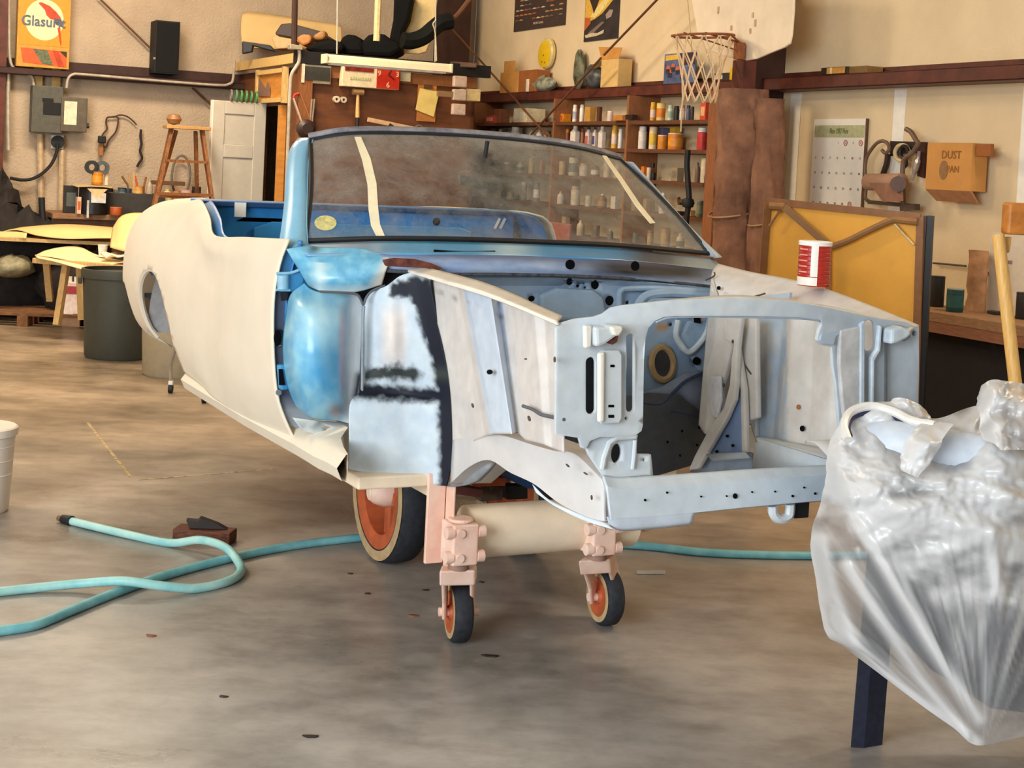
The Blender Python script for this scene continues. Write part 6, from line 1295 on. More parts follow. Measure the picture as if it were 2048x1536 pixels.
# things on the roof of the booth
RZ = BT
def roofnet(name, rows, m, label, cat, nu=10, nv=16, thick=.02, cubic=(True, True)):
    return tag(wnet(rows, m, name, nu, nv, thick, cubic=cubic), label, cat)
Yr = 14.0
roofnet('door_shell', [[(486, 36, 14.9), (494, 26, 14.9), (560, 34, 14.95), (640, 46, 15.0), (676, 52, 15.0), (680, 60, 15.0)], [(484, 64, 14.75), (494, 62, 14.75), (560, 66, 14.8), (640, 72, 14.9), (676, 74, 14.9), (679, 76, 14.9)], [(484, 92, 14.6), (494, 96, 14.6), (560, 100, 14.7), (640, 102, 14.8), (676, 102, 14.8), (677, 102, 14.8)]], mat('beige_car_door', (214, 182, 124), .6, var=.05, scale=3), 'beige car door shell leaning on the wall above the booth', 'car panel')
def roofpoly(name, pts, y, d, m, label, cat, bevel=.01):
    q = [depth(x, yy, y) for x, yy in pts]; o0 = q[0].copy(); mb = MB(); mb.prism([p-o0 for p in q], (0, 0, 0), (0, d, 0)); o = mb.obj(name, m, bevel=bevel); o.location = o0; return tag(o, label, cat)
roofpoly('bent_car_panel', [(484, 82), (540, 90), (552, 104), (528, 98), (506, 92), (504, 104), (484, 108)], 14.3, .06, C((26, 22, 20)), 'black bent panel edge on the booth roof left corner', 'car panel')
roofpoly('dark_console', [(562, 48), (580, 46), (640, 62), (670, 80), (640, 84), (600, 78), (552, 70), (550, 66)], 14.25, .2, C((60, 38, 22)), 'dark brown console part on the booth roof', 'car part')
roofpoly('tan_box', [(542, 74), (560, 74), (592, 80), (590, 96), (552, 98)], 14.1, .25, C((196, 160, 106)), 'tan tray in front of the dark console on the roof', 'tray')
roofpoly('orange_cushion', [(592, 76), (604, 68), (620, 69), (624, 76), (620, 86), (606, 92), (598, 86)], 13.95, .25, C((194, 124, 56)), 'orange round cushion on the booth roof', 'cushion', .04)
roofpoly('brown_cloth', [(624, 72), (640, 62), (650, 60), (652, 72), (646, 80), (630, 80)], 14.0, .2, C((172, 118, 58)), 'folded brown cloth beside the orange cushion', 'cloth', .03)
M_SEAT = mat('black_vinyl', (10, 9, 9), .75, spec=.15, var=.15, scale=6, bump=.15, bscale=14)
roofpoly('seat_cushion', [(606, 98), (630, 84), (660, 78), (680, 82), (690, 94), (680, 106), (640, 106)], 13.75, .5, M_SEAT, 'black vinyl seat cushion behind the lamp, left end', 'car seat', .05)
roofpoly('seat_cushion', [(676, 96), (682, 72), (696, 68), (710, 70), (724, 78), (730, 90), (734, 110), (680, 108)], 13.9, .5, M_SEAT, 'black humped vinyl seat in the roof pile centre', 'car seat', .05)
roofpoly('seat_cushion', [(722, 84), (736, 70), (750, 66), (768, 68), (782, 78), (800, 84), (806, 100), (780, 114), (726, 112)], 13.8, .5, M_SEAT, 'black vinyl seat humps right of the pile centre', 'car seat', .05)
o = cable('white_pole', [(757, -12), (755, 40), (753, 82)], BF, .2, .03, mat('cream_pole', (226, 204, 150), .5), 'cream pole standing upright in the roof pile', 'pole', 8)
roofpoly('upright_car_seat', [(788, -10), (828, -10), (818, 40), (806, 64), (804, 92), (790, 96), (776, 92), (780, 70), (786, 40)], 13.9, .25, M_SEAT, 'tall black seat back standing on the booth roof', 'car seat', .03)
roofpoly('cream_fender', [(826, 6), (832, -10), (876, -10), (872, 20), (868, 50), (862, 80), (852, 104), (838, 108), (774, 104), (768, 98), (800, 96), (806, 70), (816, 40)], 14.1, .04, mat('cream_yellow_panel', (220, 190, 126), .55, var=.06), 'cream fender standing on end on the booth roof', 'car panel')
o = cable('bumper_bar', [(805, 80), (822, 82), (846, 74), (868, 56), (882, 46), (902, 42)], BF, .12, .075, mat('dark_green_black_rubber', (16, 19, 17), .7, spec=.2), 'thick black curved bar slanting up over the booth roof', 'bumper', 24)
cable('rusty_pipe', [(896, 48), (918, 26), (938, 0), (950, -16)], BF, .12, .022, M_ROD, 'thin rusty pipe rising from the black curved bar', 'pipe', 8)
cable('hanging_wire_loop', [(872, 40), (866, 48), (870, 62), (872, 90), (873, 122)], BF, .56, .006, C((196, 180, 150)), 'thin pale wire loop hanging to the lamp', 'wire', 12)
cable('vertical_pipe', [(590, -14), (589, 50), (588, 88)], BF, .06, .026, mat('dark_brown_pipe', (60, 36, 24), .6), 'dark vertical pipe rising from the near booth corner', 'pipe', 6)
t = boxthing('junction_box', BF, 580, 91, 606, 98, .1, .08, mat('galvanised_box', (176, 160, 136), .4, metal=.3), 'small metal junction plate where the pipe meets the booth roof', 'junction box')
roofpoly('grey_board', [(900, 122), (955, 126), (953, 136), (900, 134)], 13.75, .4, C((98, 66, 44)), 'brown plank end on the right of the booth roof', 'plank')

# ---------------------------------------------------------------- right wall: girt, posters, hoop, shelves
def rwflat(name, x0, y0, x1, y1, off, th, m, label, cat):
    return boxthing(name, RW, x0, y0, x1, y1, off, th, m, label, cat, 0)
po = rwflat('wall_poster', 1027, -40, 1134, 64, .012, .008, mat('poster_charcoal', (74, 58, 52), .5, var=.2, scale=14, stretch=(1, 1, 5)), 'dark poster with rows of little cars and a title, left of the flame coloured one', 'poster')
w, h = po['_w'], po['_h']
rnd = random.Random(3)
for r in range(7):
    for k in range(11):
        if rnd.random() < .15: continue
        c_ = [(206, 186, 150), (150, 120, 100), (190, 90, 60), (214, 150, 80), (120, 100, 96), (220, 208, 180)][rnd.randrange(6)] if r != 1 else [(200, 90, 60), (214, 130, 70), (190, 160, 120)][rnd.randrange(3)]
        x = -w/2+w*(.06+.085*k)+.01*rnd.random(); z = h*(.26+.115*r)-.02*r*0
        mb = MB(); mb.prism([Vector((x+a*w*.036, -.0015, z+b*h*.016)) for a, b in ((-1, -1), (1, -1), (1, .2), (.5, .3), (.2, 1), (-.5, 1), (-.7, .2), (-1, .1))], (0, 0, 0), (0, .002, 0)); mb.obj('little_car', C(c_), po)
text('MUSTANG', h*.075, C((206, 186, 150)), po, (0, -.004, h*.13), name='lettering', sx=1.5)
p2 = rwflat('wall_poster', 1167, -40, 1241, 84, .012, .008, mat('poster_black', (36, 32, 32), .5, var=.2, rgb2=(60, 54, 54), scale=8), 'tall black and yellow poster above the carton flaps', 'poster')
w, h = p2['_w'], p2['_h']
def pp(px, py): return Vector(((px-1204)/74*w, 0, (84-py)/124*h))
for nm, pts, c_, y in (('yellow_sweep', [(1168, -38), (1240, -38), (1236, -10), (1220, 10), (1206, 26), (1190, 36), (1168, 44)], (232, 182, 70), -.002), ('pale_flash', [(1180, 30), (1200, 4), (1224, -20), (1226, -6), (1208, 18), (1190, 34)], (244, 220, 140), -.004),
                       ('dark_figure', [(1176, -38), (1196, -38), (1200, -10), (1194, 8), (1188, 24), (1184, 10), (1178, -6)], (50, 38, 36), -.005), ('orange_patch', [(1168, 30), (1180, 32), (1182, 44), (1172, 56), (1168, 60)], (200, 100, 50), -.004), ('grey_cloud', [(1214, 30), (1222, 20), (1230, 22), (1226, 36), (1216, 40)], (176, 150, 140), -.004), ('grey_streak', [(1176, 66), (1206, 44), (1212, 46), (1190, 66), (1182, 70)], (130, 112, 100), -.003), ('title_bar', [(1170, 70), (1184, 66), (1198, 68), (1212, 62), (1211, 70), (1196, 74), (1172, 76)], (214, 196, 160), -.004)):
    mb = MB(); mb.prism([pp(*q)+Vector((0, y, 0)) for q in pts], (0, 0, 0), (0, .001, 0)); mb.obj(nm, C(c_), p2)
# yellow hub cap / clock on the wall
a = RW.px(1095, 107, .03); R = abs(RW.px(1095, 76, .03).z-RW.px(1095, 138, .03).z)/2
t = thing('yellow_wall_disc', 'round yellow disc clock under the car poster', 'wall disc', RW.w(a), RW.rz)
Mx = Matrix.Rotation(PI/2, 3, 'X')
mb = MB(); mb.lathe([(0, .03), (R*.9, .03), (R, .015), (R, -.01), (0, -.01)], 32, M=Mx); mb.obj('rim', mat('pale_yellow_rim', (230, 206, 130), .35, var=.1), t, smooth=True, angle=40)
mb = MB(); mb.lathe([(0, .036), (R*.74, .036), (R*.86, .031), (R*.86, .028)], 32, c=(-R*.1, 0, -R*.06), M=Mx); mb.obj('yellow_face', mat('bright_yellow', (238, 196, 16), .35, var=.05), t, smooth=True)
for x, z in ((-.04, -.08), (.02, -.09), (-.01, -.02)): mb = MB(); mb.box((x, -.038, z), (.02, .003, .014)); mb.obj('mark', C((150, 110, 20)), t)
# cartons and bags on the right girt
def gb(name, x0, y0, x1, off, d, m, label, cat, y1=None, bevel=.006):
    t = boxthing(name, RW, x0, y0, x1, y1 or 999, off, d, m, label, cat, bevel) if y1 else None
    return t
def girtbox(name, x0, ytop, x1, off, d, m, label, cat, bevel=.006):
    a = RW.px(x0, ytop, off); b = RW.px(x1, ytop, off); H = (a.z+b.z)/2-GIRT_R
    t = thing(name, label, cat, RW.w(((a.x+b.x)/2, -off, GIRT_R)), RW.rz); mb = MB(); mb.box((0, d/2, H/2), (abs(b.x-a.x), d, H)); mb.obj('casing', m, t, bevel=bevel); t['_w'] = abs(b.x-a.x); t['_h'] = H; return t
M_CARD = mat('cardboard', (200, 142, 70), .8, var=.08, scale=8); M_CARDD = mat('dark_cardboard', (164, 98, 46), .8, var=.1, scale=8); M_CARDL = mat('light_cardboard', (222, 184, 116), .8, var=.06)
t = girtbox('cardboard_box', 1001, 144, 1037, .19, .16, M_CARD, 'open tan cardboard box on the girt left of the yellow disc', 'carton'); mb = MB(); mb.box((-.02, .01, t['_h']+.05), (t['_w']*.6, .006, .12)); mb.obj('flap', M_CARD, t)
girtbox('cardboard_box', 1038, 140, 1073, .185, .15, M_CARDD, 'darker brown cardboard box right beside the open tan box', 'carton')
t = girtbox('small_bottle', 1052, 158, 1057, .195, .03, C((240, 226, 200)), 'tiny white bottle before the darker cardboard box', 'bottle')
lump_ = lambda name, px, off, sx, sy, sz, m, label, cat, seed: None
def girtlump(name, px, off, sx, sy, sz, m, label, cat, seed):
    a = RW.px(px, 175, off); t = thing(name, label, cat, RW.w((a.x, -off, GIRT_R)), RW.rz); mb = MB(); n, k = 14, 8; G_ = []
    for i in range(k):
        v = PI*i/(k-1); row = [Vector((sx*math.sin(v)*math.cos(2*PI*j/n)*(1+.2*noise2(i*.9+seed, j*.8)), sy*math.sin(v)*math.sin(2*PI*j/n), sz*(1-math.cos(v))*.5*(1+.15*noise2(j*.9, i+seed)))) for j in range(n)]; G_.append(row+[row[0]])
    mb.grid(G_); mb.obj('bulk', m, t, smooth=True, angle=70); return t
M_BAG = mat('clear_bag', (176, 178, 152), .4, var=.25, scale=14, rgb2=(70, 72, 64))
girtlump('plastic_bag', 1088, .12, .24, .08, .14, M_BAG, 'pale crumpled plastic bag of parts on the girt', 'bag', 1)
girtlump('plastic_bag', 1188, .12, .15, .08, .2, mat('black_clear_bag', (90, 92, 92), .4, var=.4, scale=16, rgb2=(24, 24, 26)), 'dark glossy bag of parts on the girt before the flapped box', 'bag', 2)
girtlump('printed_bag', 1157, .07, .09, .04, .36, mat('printed_bag', (120, 120, 92), .5, var=.4, scale=12, rgb2=(40, 44, 40)), 'tall patterned bag left of the flapped cardboard box', 'bag', 3)
t = girtbox('cardboard_box', 1203, 118, 1237, .19, .14, M_CARDL, 'tall light cardboard box with open flaps on the girt', 'carton')
H = t['_h']; W = t['_w']
for pts in (((-W/2, -.0, H), (W/2, 0, H), (W*.3, .06, H+.10), (-W*.9, .03, H+.12)), ((-W/2, 0, H), (-W/2, .12, H), (-W*1.5, .08, H-.02), (-W*1.35, 0, H-.10))):
    mb = MB(); mb.prism([Vector(p) for p in pts], (0, 0, 0), (0, .006, 0)); mb.obj('flap', M_CARD if pts[0][2] == pts[1][2] and pts[1][0] > 0 else M_CARDL, t)
bk_ = girtbox('picture_board', 1330, 106, 1392, .17, .012, mat('blue_print', (96, 116, 160), .5, var=.25, scale=5, rgb2=(60, 60, 84)), 'blue and yellow printed picture standing on the girt behind the net', 'picture', 0)
W, H = bk_['_w'], bk_['_h']
def dp(name, pts, c_, y=-.002): mb = MB(); mb.prism([Vector((x*W, y, z*H)) for x, z in pts], (0, 0, 0), (0, .001, 0)); mb.obj(name, C(c_), bk_)
dp('yellow_band', [(-.46, .78), (0, .80), (0, .97), (-.46, .95)], (228, 184, 70)); dp('dark_band', [(0, .6), (.48, .6), (.48, .98), (0, .98)], (60, 44, 50))
for x, z in ((-.36, .55), (-.2, .6), (-.05, .5), (-.3, .42), (.1, .34)): dp('orange_spot', [(x-.07, z-.05), (x+.07, z-.05), (x+.05, z+.06), (x-.04, z+.07)], (206, 104, 70), -.003); dp('dark_spot', [(x-.06, z-.2), (x+.06, z-.2), (x+.06, z-.06), (x-.06, z-.06)], (46, 48, 66), -.003)
t = girtbox('small_carton', 1423, 146, 1460, .17, .10, C((52, 44, 40)), 'dark parts box with white print near the hoop column', 'carton'); mb = MB(); mb.box((-.02, -.002, t['_h']*.5), (t['_w']*.4, .003, t['_h']*.5)); mb.obj('label', C((220, 208, 180)), t)
ya_ = girtbox('yellow_bottle', 1459, 134, 1475, .19, .05, mat('bright_yellow_plastic', (236, 196, 20), .4), 'bright yellow container tucked beside the hoop column', 'container', .01)
tb2 = girtbox('parts_carton', 1642, 134, 1696, .19, .15, C((44, 32, 28)), 'black carton with orange label on the right girt', 'carton'); mb = MB(); mb.box((.02, -.002, tb2['_h']*.52), (tb2['_w']*.66, .003, tb2['_h']*.8)); mb.obj('label', C((206, 150, 70)), tb2); mb = MB(); mb.box((-.03, -.004, tb2['_h']*.52), (.02, .003, tb2['_h']*.8)); mb.obj('white_stripe', C((236, 214, 160)), tb2)
girtbox('tin_box', 1697, 132, 1733, .18, .14, C((120, 88, 44)), 'olive brown tin right of the black carton', 'tin')
# basketball hoop: post, backboard, ring, net
ga = RW.px(1490, 120, .55)
hoop = thing('basketball_hoop', 'basketball hoop with white backboard and string net before the right wall', 'hoop', RW.w((ga.x, -.55, 0)), RW.rz)
M_RUST = mat('orange_rust_iron', (146, 84, 44), .7, var=.2, scale=30); M_BOARD = mat('white_backboard', (236, 218, 190), .6, var=.05, scale=5)
def hl(px, py, off): q = RW.px(px, py, off); return Vector((q.x-ga.x, q.y+.55, q.z))
bo = .50
bpts = [(1372, -60), (1588, -60), (1586, 20), (1582, 70), (1578, 88), (1568, 95), (1540, 106), (1512, 118), (1492, 121), (1444, 112), (1408, 96), (1396, 80), (1390, 40)]
mb = MB(); mb.prism([hl(x, y, bo) for x, y in bpts], (0, 0, 0), (0, .02, 0)); mb.obj('backboard', M_BOARD, hoop, bevel=.006)
mb = MB(); mb.box((hl(1489, 300, .42).x, .14, 1.28), (.12, .10, 2.56)); pz = hl(1489, 122, .42).z
hoop.children[-1].data if False else None
mb = MB(); mb.box((hl(1488, 150, .45).x, .10, pz/2), (.13, .12, pz)); mb.obj('post', M_STEEL, hoop, bevel=.006)
mb = MB(); q0 = hl(1477, 120, .53); q1 = hl(1490, 85, .53); mb.box(((q0.x+q1.x)/2, .0, (q0.z+q1.z)/2), (.06, .06, q1.z-q0.z)); mb.obj('ring_bracket', M_RUST, hoop, bevel=.004)
cz = hl(1410, 71, .8).z; rc = Vector(((q0.x+q1.x)/2-.02, -.30, q1.z-.01)); RR = .225
# ring tilted slightly down as in the photo
nx = hl(1342, 68, .78); 
rcx = Vector((hl(1411, 71, .75).x, -.22, (hl(1411, 72, .75).z)))
ring = [rcx+Vector((RR*math.cos(a), RR*.95*math.sin(a), .012*math.sin(a))) for a in [2*PI*k/40 for k in range(41)]]
mb = MB(); mb.tube(ring, .009, 8, False); mb.obj('ring', M_RUST, hoop, smooth=True)
mb = MB(); 
for a in (-.5, .5): mb.tube([rcx+Vector((RR*math.cos(a), RR*math.sin(a), 0)), Vector(((q0.x+q1.x)/2, 0, q1.z))], .008, 6)
for a in (-1.2, 1.2): mb.tube([rcx+Vector((RR*math.cos(a), RR*math.sin(a), 0)), Vector(((q0.x+q1.x)/2, 0, q0.z+.06))], .006, 6)
mb.obj('ring_stay', M_RUST, hoop, smooth=True)
M_NET = mat('net_cord', (226, 196, 156), .8, var=.1); NN = 12; nz0 = rcx.z-.0
lev = [(RR*.98, 0), (RR*.80, -.11), (RR*.66, -.22), (RR*.58, -.32), (RR*.54, -.40), (RR*.52, -.47)]
sw = lambda z: Vector((.16*(-z), .1*z, 0))
for k in range(NN):
    for s in (-1, 1):
        P = []
        for i, (r, z) in enumerate(lev): a = 2*PI*(k+s*.5*i)/NN; P.append(rcx+Vector((r*math.cos(a), r*math.sin(a), z))+sw(z)*.9)
        mb = MB(); mb.tube(P, .0055, 5); mb.obj('net_string', M_NET, hoop)
P = [rcx+sw(-.38)+Vector((-.12, -.06, -.38)), rcx+sw(-.5)+Vector((-.13, -.06, -.52)), rcx+sw(-.6)+Vector((-.125, -.06, -.68))]; mb = MB(); mb.tube(P, .006, 5); mb.obj('loose_string', M_NET, hoop)
for k, (x, y) in enumerate(((1505, 30), (1510, 46), (1462, 56), (1436, 20), (1500, 62))): mb = MB(); q = hl(x, y, bo+.004); mb.box(q, (.02, .003, .05 if k % 2 else .035)); mb.obj('board_stain', C((206, 172, 134)), hoop)
o = cable('hanging_string', [(1374, -12), (1379, 40), (1384, 104)], RW, .8, .004, C((196, 170, 130)), 'thin string hanging through the hoop', 'string', 8)
# shelving unit
SOFF = .30
shz = [RW.px(1300, y, SOFF).z for y in (241, 298, 360, 426, 492)]
xs0 = RW.px(944, 240, SOFF).x; xs1 = RW.px(1443, 240, SOFF).x
M_SHW = mat('dark_shelf_wood', (104, 64, 40), .65, var=.15, stretch=(1, 6, 6)); M_SHP = mat('shelf_post_wood', (150, 96, 58), .65, var=.12, stretch=(6, 6, 1))
shelf = thing('shelf_unit', 'brown wooden wall shelving packed with paint and spray cans', 'shelf', RW.w((xs0, 0, 0)), RW.rz)
for z in shz:
    mb = MB(); mb.box(((xs1-xs0)/2, -SOFF/2, z-.015), (xs1-xs0, SOFF, .03)); mb.obj('shelf_board', M_SHW, shelf)
for z in shz[-1:]:
    for k in (1, 2): mb = MB(); mb.box(((xs1-xs0)/2, -SOFF/2, z-.015-.3*k), (xs1-xs0, SOFF, .03)); mb.obj('shelf_board', M_SHW, shelf)
for px, wpx in ((949, 10), (1107, 9), (1254, 14)):
    a = RW.px(px, 260, SOFF).x-xs0; ww = wpx*RW.w(RW.px(px, 260, SOFF)).y/FOC*1.1; mb = MB(); mb.box((a, -SOFF/2-.004, (gz0)/2), (max(.03, ww*.5), SOFF, gz0)); mb.obj('upright', M_SHP, shelf)
a0 = RW.px(1427, 300, SOFF).x; a1 = RW.px(1446, 300, SOFF).x; mb = MB(); mb.box(((a0+a1)/2-xs0, -SOFF-.02, gz0/2), (a1-a0, .09, gz0)); mb.obj('end_post', mat('end_post_wood', (146, 90, 52), .65, var=.14, stretch=(6, 6, 1)), shelf, bevel=.004)
SZ = [z+.0006 for z in shz]
def si(k, kind, name, px, w, h, body, cap, band, label, cat, off=.2, base=None, d=None):
    yb = (241, 298, 360, 426, 492)[k]+{0: 0, 1: .03*(px-1300), 2: .065*(px-1300), 3: .075*(px-1300), 4: .08*(px-1300)}[k]
    return item(RW, kind, name, px, w, h, yb, off, body, cap, band, label, cat, 'cans and cartons on the right wall shelves', z=SZ[k], d=d)
L0 = 'on the top shelf'; L1 = 'on the second shelf'; L2 = 'on the third shelf'; L3 = 'on the fourth shelf'
for a in (
 (0, 'can', 'gold_can', 953, 8, 12, GLD, YEL, None, 'small gold can at the far left '+L0, 'can'),
 (0, 'box', 'red_carton', 993, 50, 15, (176, 66, 56), None, (206, 150, 140), 'flat red printed carton left '+L0, 'carton'),
 (0, 'box', 'brown_carton', 1003, 34, 28, (120, 72, 50), None, None, 'dull brown carton behind the flat red one '+L0, 'carton'),
 (0, 'box', 'cream_carton', 1058, 68, 28, (232, 212, 170), None, (240, 226, 196), 'long cream carton with tan oval '+L0, 'carton'),
 (0, 'box', 'orange_carton', 1128, 30, 17, (226, 140, 30), None, (198, 80, 30), 'small orange yellow carton right of the upright '+L0, 'carton'),
 (0, 'spray', 'white_spray_can', 1149, 9, 35, WHT, WHT, (196, 196, 206), 'white spray can right of the orange carton '+L0, 'spray can'),
 (0, 'spray', 'white_spray_can', 1163, 9, 35, WHT, WHT, None, 'white spray can touching the tan carton '+L0, 'spray can'),
 (0, 'box', 'tan_carton', 1180, 24, 30, (204, 150, 70), None, None, 'square tan carton between white cans '+L0, 'carton'),
 (0, 'box', 'brown_carton', 1198, 12, 30, (100, 58, 40), None, None, 'dark narrow carton right of the tan carton '+L0, 'carton'),
 (0, 'can', 'white_can', 1220, 12, 21, (232, 206, 190), WHT, None, 'short white can left of the wooden paddle '+L0, 'can'),
 (0, 'can', 'pale_can', 1264, 14, 28, (240, 222, 200), (226, 206, 176), None, 'pale round can behind the wooden paddle '+L0, 'can'),
 (0, 'spray', 'yellow_spray_can', 1305, 11, 38, (226, 160, 40), (232, 180, 60), (240, 210, 190), 'yellow spray can with pale foot '+L0, 'spray can'),
 (0, 'can', 'yellow_bottle', 1321, 18, 35, (226, 200, 120), (214, 176, 60), (226, 130, 30), 'yellow and orange round can '+L0, 'can'),
 (0, 'spray', 'pale_green_can', 1340, 11, 32, (206, 214, 190), (190, 200, 176), (160, 180, 150), 'pale green spray can '+L0, 'spray can'),
 (0, 'spray', 'dark_green_can', 1352, 12, 30, (38, 46, 40), (30, 30, 30), None, 'dark green spray can '+L0, 'spray can'),
 (0, 'spray', 'pink_white_can', 1364, 11, 32, (214, 186, 180), (196, 140, 116), (236, 224, 220), 'white can with pinkish cap '+L0, 'spray can'),
 (0, 'spray', 'slate_can', 1376, 9, 31, (90, 88, 108), (60, 50, 60), None, 'slate coloured can behind the net string '+L0, 'spray can'),
 (0, 'spray', 'dark_can', 1384, 7, 28, (54, 44, 44), (40, 30, 30), None, 'thin dark can right of the slate one '+L0, 'spray can'),
 (0, 'box', 'red_carton', 1410, 22, 36, (214, 78, 46), None, (236, 180, 130), 'tall red orange carton near the right end '+L0, 'carton'),
 (0, 'box', 'grey_carton', 1425, 10, 34, (190, 176, 182), None, (150, 140, 150), 'pale grey carton at the right end '+L0, 'carton'),
 (1, 'spray', 'white_spray_can', 1119, 17, 36, (222, 220, 214), (206, 206, 200), (190, 206, 200), 'white spray can just right of the upright '+L1, 'spray can'),
 (1, 'spray', 'brown_can', 1134, 9, 38, (120, 60, 36), (214, 130, 40), None, 'thin brown can with orange cap '+L1, 'spray can'),
 (1, 'jug', 'white_jug', 1149, 24, 44, (236, 222, 206), WHT, None, 'big white jug left of all jugs '+L1, 'jug'),
 (1, 'spray', 'brown_capped_can', 1164, 8, 40, (150, 96, 66), (120, 70, 50), None, 'thin brown can between white jugs '+L1, 'spray can'),
 (1, 'jug', 'white_jug', 1176, 17, 42, (230, 206, 196), (40, 34, 34), (196, 110, 100), 'white jug with black top and red print '+L1, 'jug'),
 (1, 'jug', 'white_jug', 1189, 13, 42, (226, 212, 200), (40, 34, 34), (90, 80, 130), 'white jug with black top and blue print '+L1, 'jug'),
 (1, 'jug', 'white_jug', 1203, 19, 44, (236, 224, 206), WHT, None, 'cream white jug right of the black topped jugs '+L1, 'jug'),
 (1, 'spray', 'yellow_bottle', 1228, 12, 48, (236, 180, 70), (236, 190, 60), (240, 210, 190), 'tall yellow and white bottle left of the middle upright '+L1, 'bottle'),
 (1, 'spray', 'white_bottle', 1240, 9, 40, (236, 224, 214), WHT, None, 'white bottle touching the middle upright '+L1, 'bottle'),
 (1, 'bottle', 'orange_bottle', 1265, 11, 36, (206, 130, 66), (190, 90, 40), (236, 190, 90), 'orange bottle right of the middle upright '+L1, 'bottle'),
 (1, 'bottle', 'cream_bottle', 1272, 9, 44, (236, 206, 140), (236, 220, 190), None, 'slim cream bottle with pointed top '+L1, 'bottle'),
 (1, 'spray', 'large_white_can', 1284, 17, 46, (234, 224, 212), WHT, None, 'large white can between the cream bottles '+L1, 'spray can'),
 (1, 'can', 'yellow_white_can', 1305, 16, 44, (240, 214, 176), (236, 206, 160), (230, 190, 70), 'white can with yellow middle band '+L1, 'can'),
 (1, 'can', 'orange_tub', 1324, 19, 28, (226, 140, 40), (240, 228, 214), None, 'orange tub with white lid, left of two '+L1, 'tub'),
 (1, 'can', 'orange_tub', 1350, 30, 32, (222, 130, 40), (240, 226, 208), (230, 150, 50), 'wide orange tub with white lid, right of two '+L1, 'tub'),
 (1, 'spray', 'red_white_can', 1403, 20, 46, (206, 62, 56), (236, 228, 222), (200, 50, 44), 'big red can with white top near the right end '+L1, 'spray can'),
 (1, 'box', 'white_carton', 1423, 11, 46, (232, 218, 204), None, None, 'white carton against the end post '+L1, 'carton'),
 (1, 'can', 'black_pot', 1417, 7, 18, (40, 28, 26), (40, 28, 26), None, 'small black pot before the white carton '+L1, 'pot'),
 (2, 'can', 'cream_can', 1274, 10, 20, (232, 206, 160), (240, 220, 180), None, 'cream can beside the glass edge '+L2, 'can'),
 (2, 'box', 'orange_carton', 1287, 13, 26, (222, 120, 36), None, (230, 140, 50), 'orange carton left end '+L2, 'carton'),
 (2, 'can', 'white_can', 1297, 9, 24, (230, 206, 180), (230, 200, 170), None, 'short white can right of the orange carton '+L2, 'can'),
 (2, 'can', 'black_jar', 1306, 11, 14, (28, 24, 24), (28, 24, 24), None, 'round black jar '+L2, 'jar'),
 (2, 'box', 'grey_box', 1354, 26, 27, (160, 138, 104), None, (130, 120, 104), 'grey tan box beside the black hose '+L2, 'box'),
 (2, 'bottle', 'grey_cone_bottle', 1394, 11, 40, (126, 104, 90), (110, 90, 76), None, 'slim grey cone shaped bottle '+L2, 'bottle'),
 (2, 'can', 'pale_jar', 1408, 16, 48, (226, 206, 172), (214, 190, 150), None, 'tall pale jar at the back '+L2, 'jar'),
 (2, 'can', 'slate_tin', 1414, 12, 15, (86, 78, 108), (70, 62, 86), (60, 54, 80), 'short slate blue tin before the tall jar '+L2, 'tin'),
 (3, 'bottle', 'white_bottle', 1325, 16, 42, (232, 222, 214), WHT, None, 'white bottle next to the windshield edge '+L3, 'bottle'),
 (3, 'can', 'green_grey_can', 1399, 14, 32, (110, 120, 96), (150, 150, 140), (136, 146, 120), 'green grey can '+L3, 'can'),
 (3, 'can', 'black_can', 1412, 13, 32, (30, 36, 32), (30, 32, 30), None, 'black can right of the green grey can '+L3, 'can'),
 (3, 'box', 'tan_block', 1381, 20, 12, (206, 160, 98), None, None, 'tan wooden block left of the green grey can '+L3, 'block'),
 (3, 'box', 'dark_tool', 1360, 22, 8, (46, 36, 32), None, None, 'flat dark tool at the left end '+L3, 'tool')):
    si(*a)
si(1, 'box', 'blue_grey_carton', 1326, 20, 44, (112, 108, 132), None, None, 'blue grey carton behind the left orange tub '+L1, 'carton', off=.09, d=.06)
si(1, 'box', 'yellow_carton', 1349, 22, 46, (230, 180, 50), None, None, 'yellow carton behind the wide orange tub '+L1, 'carton', off=.09, d=.06)
t = si(0, 'box', 'wooden_paddle', 1246, 44, 11, (190, 126, 60), None, None, 'long wooden stirring paddle with dark end '+L0, 'paddle', off=.28); mb = MB(); d_ = 44*t.location.y/FOC; mb.box((d_*.72, 0, .03), (d_*.7, .05, .04)); mb.obj('dark_end', C((44, 30, 26)), t)
t = si(2, 'can', 'tape_reel', 1304, 9, 9, (40, 30, 30), (40, 30, 30), None, 'small dark roll stacked above the black jar '+L2, 'tape'); t.location.z += .10
